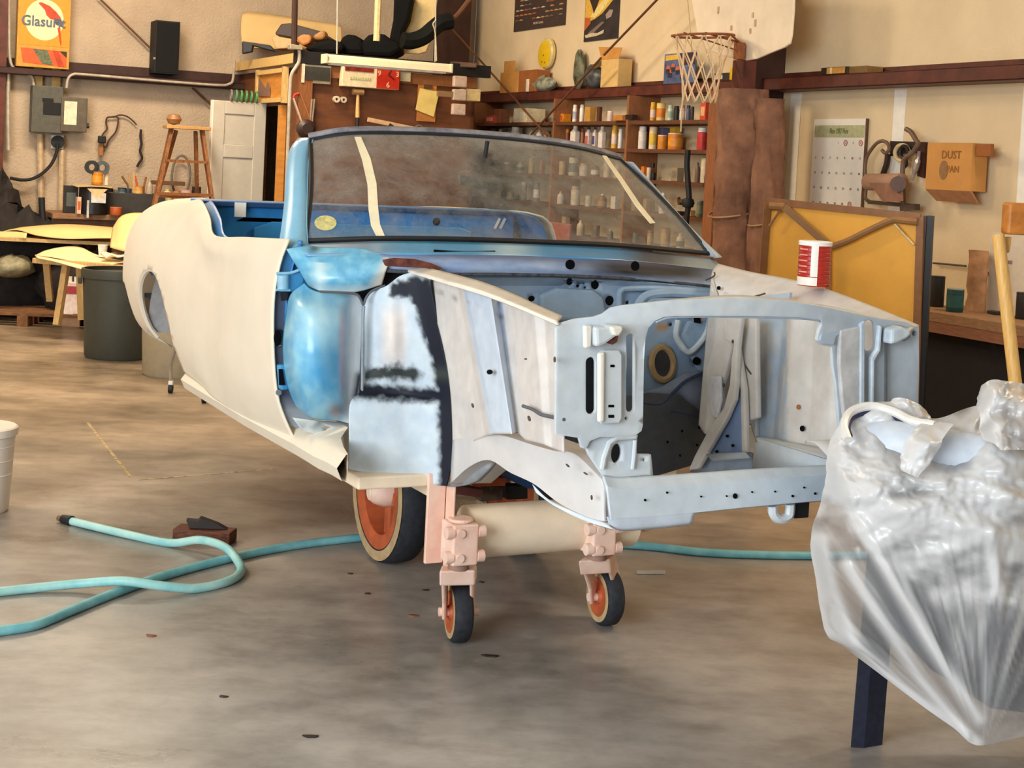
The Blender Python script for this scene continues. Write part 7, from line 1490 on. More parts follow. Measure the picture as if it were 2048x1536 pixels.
# things seen through the glass on the lower and left bays
rb = random.Random(11)
cols = [(206, 190, 160), (170, 140, 100), (120, 100, 84), (214, 196, 176), (150, 96, 70), (100, 112, 100), (190, 160, 110), (226, 214, 196)]
nm_ = ['pale', 'tan', 'brown', 'cream', 'rust brown', 'grey green', 'sand coloured', 'white']
ORD = 'first second third fourth fifth sixth seventh eighth ninth tenth eleventh twelfth'.split()
for k, xs in ((1, (984, 1000, 1016, 1030, 1046, 1062, 1078, 1094)), (2, (966, 990, 1012, 1040, 1062, 1084, 1124, 1146, 1168, 1190, 1214, 1234)), (3, (970, 994, 1020, 1046, 1072, 1120, 1150, 1176, 1204, 1230, 1268, 1292)), (4, (1130, 1160, 1190, 1220, 1270, 1300, 1330, 1360))):
    for i, px in enumerate(xs):
        q = rb.randrange(8); kd = ('can', 'bottle', 'box', 'spray')[rb.randrange(4)]
        si(k, kd, {'can': 'paint_can', 'bottle': 'bottle', 'box': 'carton', 'spray': 'spray_can'}[kd], px, 12+rb.randrange(9), 20+rb.randrange(22), cols[q], cols[(q+3) % 8], cols[(q+5) % 8] if rb.random() < .5 else None,
           '%s %s behind the glass, %s from the left %s' % (nm_[q], {'can': 'can', 'bottle': 'bottle', 'box': 'carton', 'spray': 'spray can'}[kd], ORD[i], {1: L1, 2: L2, 3: L3, 4: 'on the lowest shelf'}[k]), {'can': 'can', 'bottle': 'bottle', 'box': 'carton', 'spray': 'can'}[kd])
lad2 = tag(MB().box((0, 0, .55), (.5, .03, 1.1)).obj('red_brown_drum_board', mat('red_brown_board', (158, 84, 66), .7, var=.12), bevel=.01), 'reddish board standing on the floor, seen through the windshield', 'board'); place(lad2, RW.w((RW.px(1118, 400, .5).x, -.5, 0)), RW.rz)
cable('air_hose', [(1376, 300), (1374, 330), (1376, 365), (1378, 400), (1374, 430), (1371, 462)], RW, .42, .022, M_GASKET, 'black hose hanging down before the shelves', 'hose', 24)
t = thing('hose_valve', 'black valve with handle on the hanging hose', 'valve', RW.w(RW.px(1376, 406, .42)), RW.rz); mb = MB(); mb.lathe([(0, -.04), (.04, -.03), (.05, 0), (.04, .03), (0, .04)], 12); mb.obj('body', M_GASKET, t, smooth=True); mb = MB(); mb.bar((0, 0, 0), (-.11, 0, .012), .02, .025); mb.prism([Vector((-.10, 0, -.02)), Vector((-.13, 0, .04)), Vector((-.15, 0, .03)), Vector((-.13, 0, -.02))], (0, -.01, 0), (0, .01, 0)); mb.obj('handle', C((90, 60, 40)), t)
# two rolled brown carpets / covers standing at the column
def roll(x0, x1, ytop, off, r, label, tilt=0):
    xa = RW.px(x0, 300, off).x; xb = RW.px(x1, 300, off).x; zt = RW.px((x0+x1)/2, ytop, off).z; t = thing('rolled_cover', label, 'rolled cover', RW.w(((xa+xb)/2, -off, 0)), RW.rz); rad = abs(xb-xa)/2
    mb = MB(); n, k = 56, 70; G_ = []
    for i in range(k):
        f = i/(k-1); z = zt*f; rr = rad*(1+.05*math.sin(f*9+tilt))*(1 if f < .97 else .9)
        row = []
        for j in range(n):
            a = 2*PI*j/n; q = 1+.10*noise2(math.cos(a)*2.2+tilt, f*7+math.sin(a)*2.2)-.16*max(0, .35-abs(noise2(math.cos(a)*1.3+9, f*5+math.sin(a)*1.3+tilt)))
            row.append(Vector((rr*q*math.cos(a)+.03*math.sin(f*3+tilt), rr*q*math.sin(a)*.9, z)))
        G_.append(row+[row[0]])
    mb.grid(G_); mb.add([Vector((0, 0, zt-.02))]+G_[-1][:-1], [(0, 1+j, 1+(j+1) % n) for j in range(n)]); mb.obj('cover', M_ROLL, t, smooth=True, angle=80)
    for f in (.3, .62): mb = MB(); mb.tube([Vector((rad*1.06*math.cos(2*PI*j/20), rad*.98*math.sin(2*PI*j/20), zt*f+.05*math.sin(2*PI*j/20))) for j in range(21)], .008, 5, False); mb.obj('tie_string', C((160, 120, 84)), t)
M_ROLL = mat('brown_quilted_cover', (140, 98, 72), .8, var=.2, scale=3, rgb2=(76, 46, 34), bump=.7, bscale=7)
roll(1450, 1514, 180, .72, .1, 'fat brown quilted roll standing left against the hoop column', 0)
roll(1519, 1562, 198, .66, .08, 'thinner brown quilted roll standing right of the fat one', 2)
# calendar
ca = rwflat('wall_calendar', 1618, 237, 1734, 418, .015, .012, mat('calendar_paper', (250, 240, 222), .8, var=.02), 'white wall calendar with green header beside the rolled covers', 'calendar')
W, H = ca['_w'], ca['_h']
mb = MB(); mb.box((0, -.002, H*.865), (W*.94, .003, H*.13)); mb.obj('green_header', C((196, 194, 148)), ca)
text('Nov 1987 Nov', H*.085, C((136, 142, 84)), ca, (0, -.005, H*.865), name='lettering', sx=.62)
for r in range(5):
    for k in range(7):
        n_ = r*7+k-2
        if 1 <= n_ <= 31: text(str(n_), H*.034, C((120, 100, 92)) if not (r, k) in ((0, 6), (4, 5)) else C((190, 80, 60)), ca, (-W*.42+W*.14*k, -.004, H*(.74-.165*r)), name='day_number', ext=.0004)
for (k, r) in ((4, 0), (6, 0), (5, 4)): mb = MB(); mb.tube([Vector((-W*.42+W*.14*k+.018*math.cos(a), -.004, H*(.74-.165*r)+.018*math.sin(a))) for a in [2*PI*q/12 for q in range(13)]], .0025, 5, False); mb.obj('ring_mark', C((200, 90, 70)), ca)
mb = MB(); mb.box((W/2+.004, .0, H/2), (.012, .016, H)); mb.obj('dark_edge', C((110, 80, 60)), ca)
# sharpener-like wall rack with paper roll and hooks
wr = thing('masking_rack', 'bent wire rack with brown paper roll and hoses right of the calendar', 'rack', RW.w((RW.px(1780, 400, .1).x, -.1, 0)), RW.rz); X0 = RW.px(1780, 400, .1).x
def rk(px, py, off=.12): q = RW.px(px, py, off); return Vector((q.x-X0, q.y+.1, q.z))
M_WIRE = mat('brown_wire', (118, 92, 72), .5)
mb = MB(); mb.tube(_spl([rk(1764, 300), rk(1770, 306), rk(1778, 300), rk(1776, 288), rk(1766, 282), rk(1754, 286), rk(1742, 300), rk(1733, 316), rk(1730, 340), rk(1732, 372), rk(1731, 396), rk(1740, 404)], 50), .012, 8); mb.obj('left_arm', M_WIRE, wr, smooth=True)
mb = MB(); mb.tube(_spl([rk(1812, 258), rk(1822, 264), rk(1832, 280), rk(1836, 288), rk(1824, 306), rk(1808, 320), rk(1805, 350), rk(1806, 380), rk(1808, 410), rk(1812, 420)], 50), .016, 8); mb.obj('right_arm', M_WIRE, wr, smooth=True)
mb = MB(); mb.bar(rk(1738, 404), rk(1830, 412), .025, .025); mb.bar(rk(1806, 416), rk(1834, 414), .05, .04); mb.obj('base_bar', C((92, 76, 64)), wr)
mb = MB(); mb.cyl(rk(1736, 364, .14), rk(1804, 364, .14), .055, n=20); mb.obj('paper_roll', mat('brown_paper', (176, 136, 108), .8, var=.06), wr, smooth=True)
mb = MB(); mb.prism([rk(1738, 366, .2), rk(1804, 366, .2), rk(1806, 402, .2), rk(1766, 404, .2)], (0, 0, 0), (0, .004, 0)); mb.obj('loose_paper', mat('brown_paper_dark', (150, 108, 84), .8), wr)
mb = MB(); mb.cyl(rk(1796, 368, .2), rk(1796, 368, .23), .05, n=16); mb.obj('roll_core', C((92, 66, 52)), wr, smooth=True)
hk = thing('tool_board', 'dark peg board with hanging hoses and hooks above the paper roll', 'peg board', RW.w((RW.px(1815, 320, .03).x, -.03, 0)), RW.rz); X0 = RW.px(1815, 320, .03).x
def kk(px, py, off=.05): q = RW.px(px, py, off); return Vector((q.x-X0, q.y+.03, q.z))
mb = MB(); mb.prism([kk(x, y, .04) for x, y in ((1780, 282), (1850, 284), (1850, 304), (1832, 306), (1812, 304), (1790, 312), (1780, 312))], (0, 0, 0), (0, .02, 0)); mb.obj('rail', C((50, 34, 30)), hk)
mb = MB(); mb.prism([kk(x, y, .06) for x, y in ((1838, 284), (1850, 284), (1847, 356), (1834, 352))], (0, 0, 0), (0, .03, 0)); mb.obj('dark_slat', C((66, 36, 30)), hk)
mb = MB(); mb.tube(_spl([kk(1776, 308), kk(1774, 326), kk(1768, 344), kk(1765, 354)], 12), .02, 8); mb.obj('dark_tool', C((54, 38, 34)), hk, smooth=True)
mb = MB(); mb.tube([kk(1804+14*math.cos(a), 306+16*math.sin(a), .07) for a in [2*PI*k/20 for k in range(21)]], .014, 8, False); mb.obj('hose_ring', C((226, 200, 150)), hk, smooth=True)
mb = MB(); mb.tube([kk(1808+8*math.cos(a), 304+12*math.sin(a), .08) for a in [2*PI*k/16 for k in range(17)]], .012, 8, False); mb.tube([kk(1812, 318, .08), kk(1814, 330, .08), kk(1808, 336, .08)], .01, 6); mb.obj('black_hook', C((40, 32, 30)), hk, smooth=True)
mb = MB(); mb.tube(_spl([kk(1838, 302, .08), kk(1836, 320, .08), kk(1830, 342, .08), kk(1824, 360, .08)], 12), [.012]*4+[.022]*4+[.014]*4, 8); mb.obj('silver_gun', mat('silver_metal', (206, 196, 186), .3, metal=.6), hk, smooth=True)
# cardboard dust pan box
db = rwflat('dust_pan_box', 1850, 286, 1946, 378, .16, .12, mat('orange_cardboard', (206, 146, 76), .8, var=.06, scale=6), 'open cardboard box marked DUST PAN hung on the right wall', 'carton')
W, H = db['_w'], db['_h']
text('DUST', H*.24, C((150, 98, 46)), db, (.02, -.002, H*.74), name='lettering', ext=.001); text('PAN', H*.2, C((150, 98, 46)), db, (.04, -.002, H*.44), name='lettering', ext=.001)
mb = MB(); mb.prism([Vector((-.04+.04*math.cos(a), -.002, H*.42+.06*math.sin(a))) for a in [2*PI*k/12 for k in range(12)]], (0, 0, 0), (0, .001, 0)); mb.obj('grey_smudge', C((150, 110, 72)), db)
mb = MB(); mb.box((W/2+.07, .03, H*.86), (.12, .03, H*.26)); mb.obj('side_flap', mat('dark_cardboard', (164, 98, 46)), db, bevel=.003)
mb = MB(); mb.prism([Vector((-W*.5, 0, 0)), Vector((W*.5, 0, 0)), Vector((W*.5, .06, -.07)), Vector((-W*.4, .06, -.07))], (0, 0, 0), (0, .02, 0)); mb.obj('bottom_flap', mat('brown_flap', (176, 124, 84), .8), db, bevel=.003)
# folding tables leaning on the wall (yellow underside, folded legs)
ty = 7.35
def tp(px, py, d=0.0):
    # plane of the leaning table: through the right edge at depth ty, turning away to the left
    return hit(px, py, (2.05, ty+d, 0), Vector((-.50, -.866, 0)))
ft = thing('folding_table', 'folding table with mustard underside and bent legs leaning behind the car', 'table', Vector((2.05, ty, 0)), 0); o0 = ft.location
M_MUST = mat('mustard_board', (250, 182, 70), .6, var=.05, scale=5); M_EDGEB = mat('brown_table_edge', (146, 96, 52), .5, var=.1)
TLc, TRc = tp(1536, 402), tp(1842, 434); TLb = Vector((TLc.x-.02, TLc.y-.0, .02)); TRb = tp(1836, 820); TRb = Vector((TRb.x, TRb.y, .02))
n_ = Vector((-.50, -.866, 0))
mb = MB(); mb.prism([TLc-o0, TRc-o0, TRb-o0, TLb-o0], (0, 0, 0), -n_*.03); mb.obj('table_top', M_MUST, ft)
for a, b, nm in ((TLc, TRc, 'top_edge'), (TLc, TLb, 'side_edge'), (TRc, TRb, 'side_edge')): mb = MB(); mb.bar(a-o0+n_*.005, b-o0+n_*.005, .035, .035); mb.obj(nm, M_EDGEB, ft)
def tpp(x, y): return tp(x, y)-o0+n_*.04
M_LEG = mat('brown_table_leg', (150, 108, 66), .45, var=.08)
mb = MB(); mb.bar(tpp(1574, 414), tpp(1660, 488), .03, .035); mb.obj('leg_brace', M_LEG, ft)
mb = MB(); mb.tube([tpp(1545, 412), tpp(1575, 414)], .02, 8); mb.tube([tpp(1566, 420), tpp(1544, 452)], .006, 6); mb.obj('hinge_bar', M_LEG, ft)
mb = MB(); mb.tube(_spl([tpp(1838, 444), tpp(1800, 440), tpp(1784, 442), tpp(1740, 462), tpp(1700, 482), tpp(1668, 494), tpp(1662, 504), tpp(1662, 560), tpp(1660, 640)], 50), .017, 8); mb.obj('bent_leg', M_LEG, ft, smooth=True)
mb = MB(); mb.tube([tpp(1794, 448), tpp(1832, 490)], .006, 6); mb.obj('stay', C((220, 190, 130)), ft)
# dark second table edge behind it
f2 = thing('folding_table', 'second dark folding table seen edge on behind the mustard one', 'table', Vector((2.05, ty, 0)), 0)
q = [tp(1846, 430), tp(1866, 432), tp(1850, 800)]; e0 = Vector((q[2].x, q[2].y, .02))
for i, (xa, xb, c_) in enumerate(((1846, 1853, (66, 40, 28)), (1855, 1866, (26, 28, 28)))):
    a = tp(xa, 431); b = tp(xb, 432); a2 = tp(xa-18, 820); b2 = tp(xb-18, 820); mb = MB(); a2.z = .02; b2.z = .02
    mb.prism([a-o0, b-o0, b2-o0, a2-o0], (0, 0, 0), -n_*.03); mb.obj('table_leaf', C(c_), f2)
# right workbench
be = RW.px(1960, 645, .62); bz = be.z+.02
bx0 = RW.px(1850, 620, .62).x-.3; bx1 = 6.2
b2_ = thing('workbench', 'right workbench with worn wooden edge and dark space underneath', 'workbench', RW.w((bx0, 0, 0)), RW.rz)
mb = MB(); mb.box(((bx1-bx0)/2, -.31, bz-.03), (bx1-bx0, .62, .06)); mb.obj('bench_top', mat('worn_bench_wood', (150, 112, 78), .6, var=.15, stretch=(1, 6, 6)), b2_, bevel=.005)
mb = MB(); mb.box(((bx1-bx0)/2, -.60, bz-.085), (bx1-bx0, .03, .07)); mb.obj('edge_board', mat('reddish_edge_wood', (140, 92, 66), .6, var=.15, stretch=(1, 6, 6)), b2_)
mb = MB(); mb.box(((bx1-bx0)/2, -.50, (bz-.12)/2), (bx1-bx0-.1, .02, bz-.12)); mb.obj('dark_front', mat('dark_underbench', (24, 20, 24), .85), b2_)  # dark sheet standing in for the shaded space under the bench
for x in (.06, bx1-bx0-.06): mb = MB(); mb.box((x, -.3, (bz-.06)/2), (.09, .5, bz-.06)); mb.obj('leg', M_SHW, b2_)
def bi(name, kind, px, w, h, base, off, b, c_, bd, label, cat): return item(RW, kind, name, px, w, h, base, off, b, c_, bd, label, cat, z=bz+.001)
bi('green_can', 'can', 1909, 34, 46, 618, .48, (26, 66, 64), (150, 156, 150), (40, 84, 80), 'dark green can on the right workbench', 'can')
t = bi('paper_parcel', 'box', 1951, 44, 122, 612, .3, (170, 124, 84), None, None, 'crumpled tall brown paper bag on the right workbench', 'paper bag')
for c_ in list(t.children): bpy.data.objects.remove(c_)
dd = t.location.y/FOC; mb = MB(); G_ = []
for i in range(16):
    f = i/15; row = [Vector((24*dd*(1+.12*noise2(f*5, math.cos(a)*2))*math.cos(a), 14*dd*(1+.2*noise2(f*4, math.sin(a)*2+1))*math.sin(a), 122*dd*f)) for a in [2*PI*j/18 for j in range(19)]]; row[-1] = row[0]; G_.append(row)
mb.grid(G_); mb.obj('paper', mat('crumpled_brown_paper', (176, 130, 90), .8, var=.2, scale=8, bump=.5, bscale=12), t, smooth=True, angle=50)
wb_ = rwflat('white_board', 1972, 470, 2120, 618, .22, .02, mat('off_white_board', (222, 208, 186), .7, var=.05), 'large off white sheet standing at the back of the right bench', 'board')
wb_.location.z = bz+.001
for x, z in ((-.28, .22), (-.1, .3)): mb = MB(); mb.box((x, -.002, z), (.04, .002, .02)); mb.obj('smudge', C((140, 126, 116)), wb_)
ln = cable('wall_wire', [(1866, 526), (1900, 529), (1932, 532)], RW, .03, .006, C((60, 44, 36)), 'dark wire along the wall above the right bench', 'wire', 6)
girt2 = bi('dark_sprayer', 'can', 1872, 30, 60, 612, .36, (30, 28, 26), (30, 28, 26), None, 'dark pot behind the table edges on the right bench', 'pot')
bi('round_can', 'can', 2052, 44, 52, 650, .3, (34, 30, 30), (34, 30, 30), None, 'round dark can at the far right of the bench', 'can')
bi('black_clip', 'box', 1990, 30, 7, 622, .30, (52, 48, 40), None, None, 'flat dark scrap lying before the off white sheet', 'scrap')

# ---------------------------------------------------------------- foreground
# red and white coffee tin on the far fender rail
b = cp(1626, 574, Y=.605); bw_ = fromcar(b); r = 32*bw_.y/FOC; H = 90*bw_.y/FOC
tin = thing('coffee_tin', 'red and white ribbed tin with white lid standing on the far fender rail', 'tin', bw_+Vector((0, 0, .004)), CROT)
prof_ = [(r*.97, 0), (r, .004)]
for k in range(9): z = H*(.06+.098*k); prof_ += [(r, z), (r*.975, z+H*.012), (r, z+H*.024)]
prof_ += [(r, H*.95), (r*.96, H*.955)]
mb = MB(); mb.lathe(prof_, 36); mb.obj('body', mat('tin_red', (178, 44, 34), .35, var=.06), tin, smooth=True, angle=30)
mb = MB(); mb.lathe([(r*1.03, H*.90), (r*1.04, H*.98), (r*1.0, H*1.0), (r*.9, H*.985)], 36); mb.obj('lid', mat('tin_white', (242, 234, 222), .4, var=.03), tin, smooth=True, angle=30)
cd = tocar(EYEV)-b; ca_ = math.atan2(cd.y, cd.x)
def wrap(name, a0, a1, z0, z1, m): 
    mb = MB(); mb.grid([[Vector((r*1.012*math.cos(ca_+a0+(a1-a0)*i/10), r*1.012*math.sin(ca_+a0+(a1-a0)*i/10), z)) for i in range(11)] for z in (z0, z1)]); return mb.obj(name, m, tin, smooth=True)
wrap('white_band', -.22, .22, H*.22, H*.90, _M['tin_white']); wrap('white_foot', -1.5, .22, H*.02, H*.20, _M['tin_white'])
for k in range(5): wrap('pale_stripe', -1.2, -.45, H*(.30+.125*k), H*(.33+.125*k), mat('tin_pink', (226, 160, 140), .4))
# garden-type air hose on the floor
M_HOSE = mat('teal_hose', (130, 190, 194), .45, var=.08, scale=12, rgb2=(98, 164, 174)); M_HOSEL = mat('pale_teal_hose', (172, 210, 202), .45, var=.08, scale=10, rgb2=(128, 190, 192))
def floorhose(name, pts, m, r, label, n=120):
    P = []
    for p in pts: q = onfloor(p[0], p[1], r); q.z = r+(p[2] if len(p) > 2 else 0); P.append(q)
    P = _spl(P, n); o0 = P[0].copy(); o0.z = 0; mb = MB(); mb.tube([p-o0 for p in P], r, 10); t = thing(name, label, 'hose', o0, 0); mb.obj('tube', m, t, smooth=True); return t, [p-o0 for p in P]
h1, P1 = floorhose('air_hose', [(142, 1042), (200, 1056), (260, 1070), (340, 1086), (400, 1098, .035), (450, 1113, .035), (477, 1130, .01), (480, 1146), (452, 1164), (390, 1177), (320, 1183, .02), (244, 1182, .035), (160, 1174, .012), (60, 1177), (-40, 1188)], M_HOSEL, .0165, 'pale teal hose curving in a loop with a loose dark end on the concrete')
d = (P1[0]-P1[1]).normalized(); mb = MB(); mb.cyl(P1[0]-d*.005, P1[0]+d*.05, .022, .018, n=12); mb.obj('nozzle', M_GASKET, h1, smooth=True); mb = MB(); mb.cyl(P1[0]+d*.05, P1[0]+d*.075, .012, n=10); mb.obj('fitting', C((120, 90, 60)), h1, smooth=True)
h2, P2 = floorhose('air_hose', [(-60, 1272), (0, 1262), (70, 1250), (140, 1222), (240, 1182), (330, 1151), (450, 1119), (560, 1096), (660, 1082), (760, 1073), (900, 1070), (1080, 1078), (1290, 1092), (1400, 1104), (1500, 1109), (1640, 1111), (1900, 1108)], M_HOSE, .0165, 'long teal hose running across the floor under the car and dolly')
# wooden block with a dark scrap of iron
p = onfloor(404, 1088); blk = thing('wood_block', 'rusty brown wooden block lying on the floor beside the hose', 'wood block', Vector((p.x, p.y+.05, 0)), -.12)
mb = MB(); mb.box((0, 0, .026), (.235, .10, .05)); mb.obj('block', mat('reddish_scrap_wood', (112, 62, 38), .7, var=.25, rgb2=(66, 32, 22), stretch=(2, 8, 8)), blk, bevel=.004)
mb = MB(); mb.prism([Vector((x, 0, z)) for x, z in ((-.06, .052), (.09, .052), (.05, .074), (-.02, .098), (-.03, .085), (-.075, .088))], (0, -.02, 0), (0, .02, 0)); sc = mb.obj('iron_scrap', mat('dark_iron', (46, 36, 32), .6), None, bevel=.003); sc.location = blk.location; sc.rotation_euler = (0, 0, .1); tag(sc, 'dark bent iron scrap resting on top of the wooden block', 'scrap')
# white bucket cut by the left edge
p = onfloor(-70, 1034); bk = thing('white_bucket', 'white plastic bucket cut off by the left edge of the photo', 'bucket', Vector((p.x, p.y+.13, 0)), 0)
mb = MB(); mb.lathe([(.125, 0), (.13, .01), (.148, .33), (.15, .34)], 36); mb.obj('pail', mat('white_bucket_plastic', (236, 226, 214), .4, var=.03), bk, smooth=True, angle=40)
for z in (.28, .22, .16): mb = MB(); mb.lathe([(.146-(.36-z)*.05, z-.006), (.152-(.36-z)*.05, z), (.146-(.36-z)*.05, z+.006)], 36); mb.obj('ring', mat('white_bucket_plastic', (236, 226, 214)), bk, smooth=True)
mb = MB(); mb.lathe([(.15, .322), (.158, .325), (.158, .355), (.15, .36), (.02, .355)], 36); mb.obj('lid', mat('white_bucket_plastic', (236, 226, 214)), bk, smooth=True, angle=30)
# floor debris
for i, (x, y, a, b_, lab) in enumerate(((981, 1313, .026, .012, 'dark leaf shaped scrap in front of the near caster'), (301, 1272, .016, .01, 'curled brown chip in front of the hose'), (962, 1165, .01, .006, 'tiny dark chip behind the near caster wheel'), (826, 1232, .018, .007, 'brown splinter left of the near caster wheel'), (736, 1188, .01, .006, 'tiny dark chip left of the near caster'), (852, 1181, .012, .006, 'small dark chip near the pink post shadow'), (622, 1474, .02, .01, 'small dark chip at the bottom of the floor'), (700, 1148, .009, .006, 'tiny brown chip before the big wheel'), (446, 1394, .012, .006, 'small dark speck on the left foreground concrete'))):
    q = onfloor(x, y); t = MB(); t.prism([Vector((a*math.cos(v)*(1+.3*math.sin(3*v+i)), b_*math.sin(v)*(1+.3*math.cos(2*v+i)), 0)) for v in [2*PI*k/9 for k in range(9)]], (0, 0, 0), (0, 0, .004)); o = t.obj('floor_chip', C((52, 40, 36) if i not in (1, 3) else (128, 74, 52))); o.location = (q.x, q.y, 0); tag(o, lab, 'debris')
q = onfloor(1305, 1150); t = MB(); t.bar((-.06, 0, .008), (.05, .02, .008), .008, .012); o = t.obj('paper_shred', C((206, 198, 180))); o.location = (q.x, q.y, 0); tag(o, 'pale shred lying right of the far caster', 'debris')
# wooden mallet-like pole behind the plastic
pt = depth(1996, 468, 4.55); pb = depth(2046, 900, 4.5); pole = thing('wooden_pole', 'leaning pale wooden pole with a block head at the right edge', 'pole', Vector((pt.x, pt.y, 0)), 0); o0 = pole.location
gd = (pb-pt).normalized(); pb2 = pt+gd*((pt.z-.0)/-gd.z)
mb = MB(); mb.cyl(pb2-o0, pt-o0, .021, .019, n=16); mb.obj('shaft', mat('honey_wood', (228, 176, 98), .45, var=.1, stretch=(8, 8, 1)), pole, smooth=True)
a = depth(2045, 438, 4.6); mb = MB(); mb.box(a-o0, (.11, .07, .098)); mb.obj('head_block', mat('orange_brown_block', (190, 118, 44), .5, var=.2, scale=14, rgb2=(140, 76, 26)), pole, bevel=.008)
mb = MB(); mb.prism([depth(x, y, 4.58)-o0 for x, y in ((2006, 474), (2024, 474), (2020, 504), (2012, 508), (2004, 490))], (0, 0, 0), (0, .02, 0)); mb.obj('wedge', mat('honey_wood', (228, 176, 98)), pole, bevel=.003)
def depth2(x, y, d): return depth(x, y, min(d-.12, 4.03))
# plastic covered stand at lower right
M_BLK = mat('black_steel_leg', (34, 38, 54), .5, var=.2, scale=40)
lg = onfloor(1728, 1496); std = thing('covered_stand', 'black legged stand with padded bundle under clear plastic at lower right', 'stand', Vector((lg.x, lg.y, 0)), 0); o0 = std.location
a = depth(1712, 1290, lg.y); 
mb = MB(); mb.prism([Vector((x, 0, 0)) for x in (-.035, .0)] + [Vector((.012, 0, .62)), Vector((-.02, 0, .62))], (0, 0, 0), (0, .008, 0)); mb.prism([Vector((.0, 0, 0)), Vector((.058, .03, 0)), Vector((.070, .03, .62)), Vector((.012, 0, .62))], (0, 0, 0), (0, .008, 0)); mb.obj('leg', M_BLK, std)
for dx, dy in ((.66, .02), (.66, -.14)): mb = MB(); mb.box((dx, dy, .31), (.05, .05, .62)); mb.obj('leg', M_BLK, std)
mb = MB(); mb.box((.36, -.05, .60), (.70, .22, .05)); mb.obj('frame_top', M_BLK, std, bevel=.01)
M_PAD = mat('blue_grey_pad', (120, 134, 166), .6, var=.15, scale=5, rgb2=(70, 78, 104))
mb = MB(); mb.prism([Vector((x, -.06, z)) for x, z in ((.02, .44), (.06, .34), (.16, .24), (.33, .14), (.8, .10), (.8, .84), (.02, .84))], (0, 0, 0), (0, .12, 0)); mb.obj('padding', mat('dark_slate_pad', (62, 66, 96), .8, var=.3, scale=9), std, bevel=.03)
ra = depth2(1716, 878, 4.14); rbp = depth2(1900, 905, 4.0); mb = MB(); dr = rbp-ra
mb.tube(_spl([ra-o0+Vector((0, 0, -.02)), ra.lerp(rbp, .3)-o0, ra.lerp(rbp, .7)-o0, rbp-o0+Vector((.2, 0, -.02))], 20), [.045, .06]+[.062]*16+[.05, .03], 16); mb.obj('rolled_pad', mat('pale_blue_roll', (206, 214, 226), .5, var=.1, scale=7, bump=.3, bscale=12), std, smooth=True)
AP = (1965., 1505.)
RIDGES = [([(1650, 955), (1700, 985), (1800, 1020), (1900, 1045), (2060, 1090)], 26, .022), ([(1690, 860), (1668, 940), (1690, 990)], 18, .015), ([(1700, 1010), (1760, 1120), (1860, 1290), (1960, 1440)], 13, .014), ([(1640, 1080), (1660, 1180), (1700, 1290)], 16, .016), ([(1690, 1130), (1760, 1240), (1840, 1360), (1930, 1470)], 12, .014),
          ([(1850, 950), (1960, 960), (2060, 1010)], 20, .018), ([(1990, 860), (1960, 930), (2050, 960)], 18, .02), ([(1900, 900), (1960, 830), (1975, 790)], 16, .02), ([(1980, 1060), (1990, 1130), (2000, 1180)], 14, .012), ([(1655, 1270), (1760, 1350), (1850, 1420), (1950, 1488)], 12, .012)]
def relief_h(x, y):
    th = math.atan2(y-AP[1], x-AP[0]); rr = math.hypot(x-AP[0], y-AP[1])
    a = max(0, min(1, (y-980)/160))
    h = a*min(1, rr/320)*(.006*noise2(th*7, rr/420, 3)+.004*noise2(th*16, rr/300, 5)+.002*noise2(th*34, rr/220))
    h += (1-a)*(.022*noise2(x/95, y/60)+.003*noise2(x/30+3, y/30))
    o = 0.0
    for pts, w, amp in RIDGES:
        d_ = seg_d(x, y, pts)/w
        if d_ < 2.5: h += amp*math.exp(-d_*d_); o = max(o, math.exp(-d_*d_))
    return h, o
def plasticmat():
    m = bpy.data.materials.new('clear_plastic_sheet'); m.use_nodes = True; nt = m.node_tree; N = nt.nodes.new; L = nt.links.new
    nt.nodes.remove(nt.nodes['Principled BSDF']); out = nt.nodes['Material Output']
    tr = N('ShaderNodeBsdfTransparent'); tr.inputs[0].default_value = (.62, .62, .66, 1)
    df = N('ShaderNodeBsdfDiffuse'); df.inputs[0].default_value = (.86, .85, .85, 1)
    tl = N('ShaderNodeBsdfTranslucent'); tl.inputs[0].default_value = (.8, .8, .82, 1)
    gl = N('ShaderNodeBsdfGlossy'); gl.inputs['Roughness'].default_value = .28
    a = N('ShaderNodeVertexColor'); a.layer_name = 'paint'; sp = N('ShaderNodeSeparateColor'); L(a.outputs['Color'], sp.inputs[0])
    m1 = N('ShaderNodeMixShader'); m1.inputs[0].default_value = .3; L(df.outputs[0], m1.inputs[1]); L(tl.outputs[0], m1.inputs[2])
    m2 = N('ShaderNodeMixShader'); L(sp.outputs[0], m2.inputs[0]); L(tr.outputs[0], m2.inputs[1]); L(m1.outputs[0], m2.inputs[2])
    fr = N('ShaderNodeFresnel'); fr.inputs[0].default_value = 1.5
    m3 = N('ShaderNodeMixShader'); L(fr.outputs[0], m3.inputs[0]); L(m2.outputs[0], m3.inputs[1]); L(gl.outputs[0], m3.inputs[2]); L(m3.outputs[0], out.inputs[0])
    return m
M_PLAS = plasticmat()
def sheet(name, rows, nu, nv, base=.35, parent=None, amp=1.0):
    R = [[tuple(depth2(*p))+(p[0], p[1]) for p in r] for r in rows]; A = smooth_rows(R, nu, nv); mb = MB(); cols = []; pts = []
    for i in range(nu):
        row = []
        for j in range(nv):
            x, y = A[i, j, 3], A[i, j, 4]; h, o = relief_h(x, y); p = Vector(A[i, j, :3]); row.append(p+Vector((0, -1, .25)).normalized()*h*amp-o0)
            cols.append((max(.12, min(.95, base(x, y)+.5*o+12*h)),)*3)
        pts.append(row)
    mb.grid(pts); me = mb.mesh(name); setpaint(me, cols); return put(name, me, M_PLAS, parent, smooth=True, angle=180)
TOPC = [(1600, 1060), (1690, 1015), (1760, 1085), (1860, 1160), (1930, 1195), (1990, 1180), (2300, 1230)]
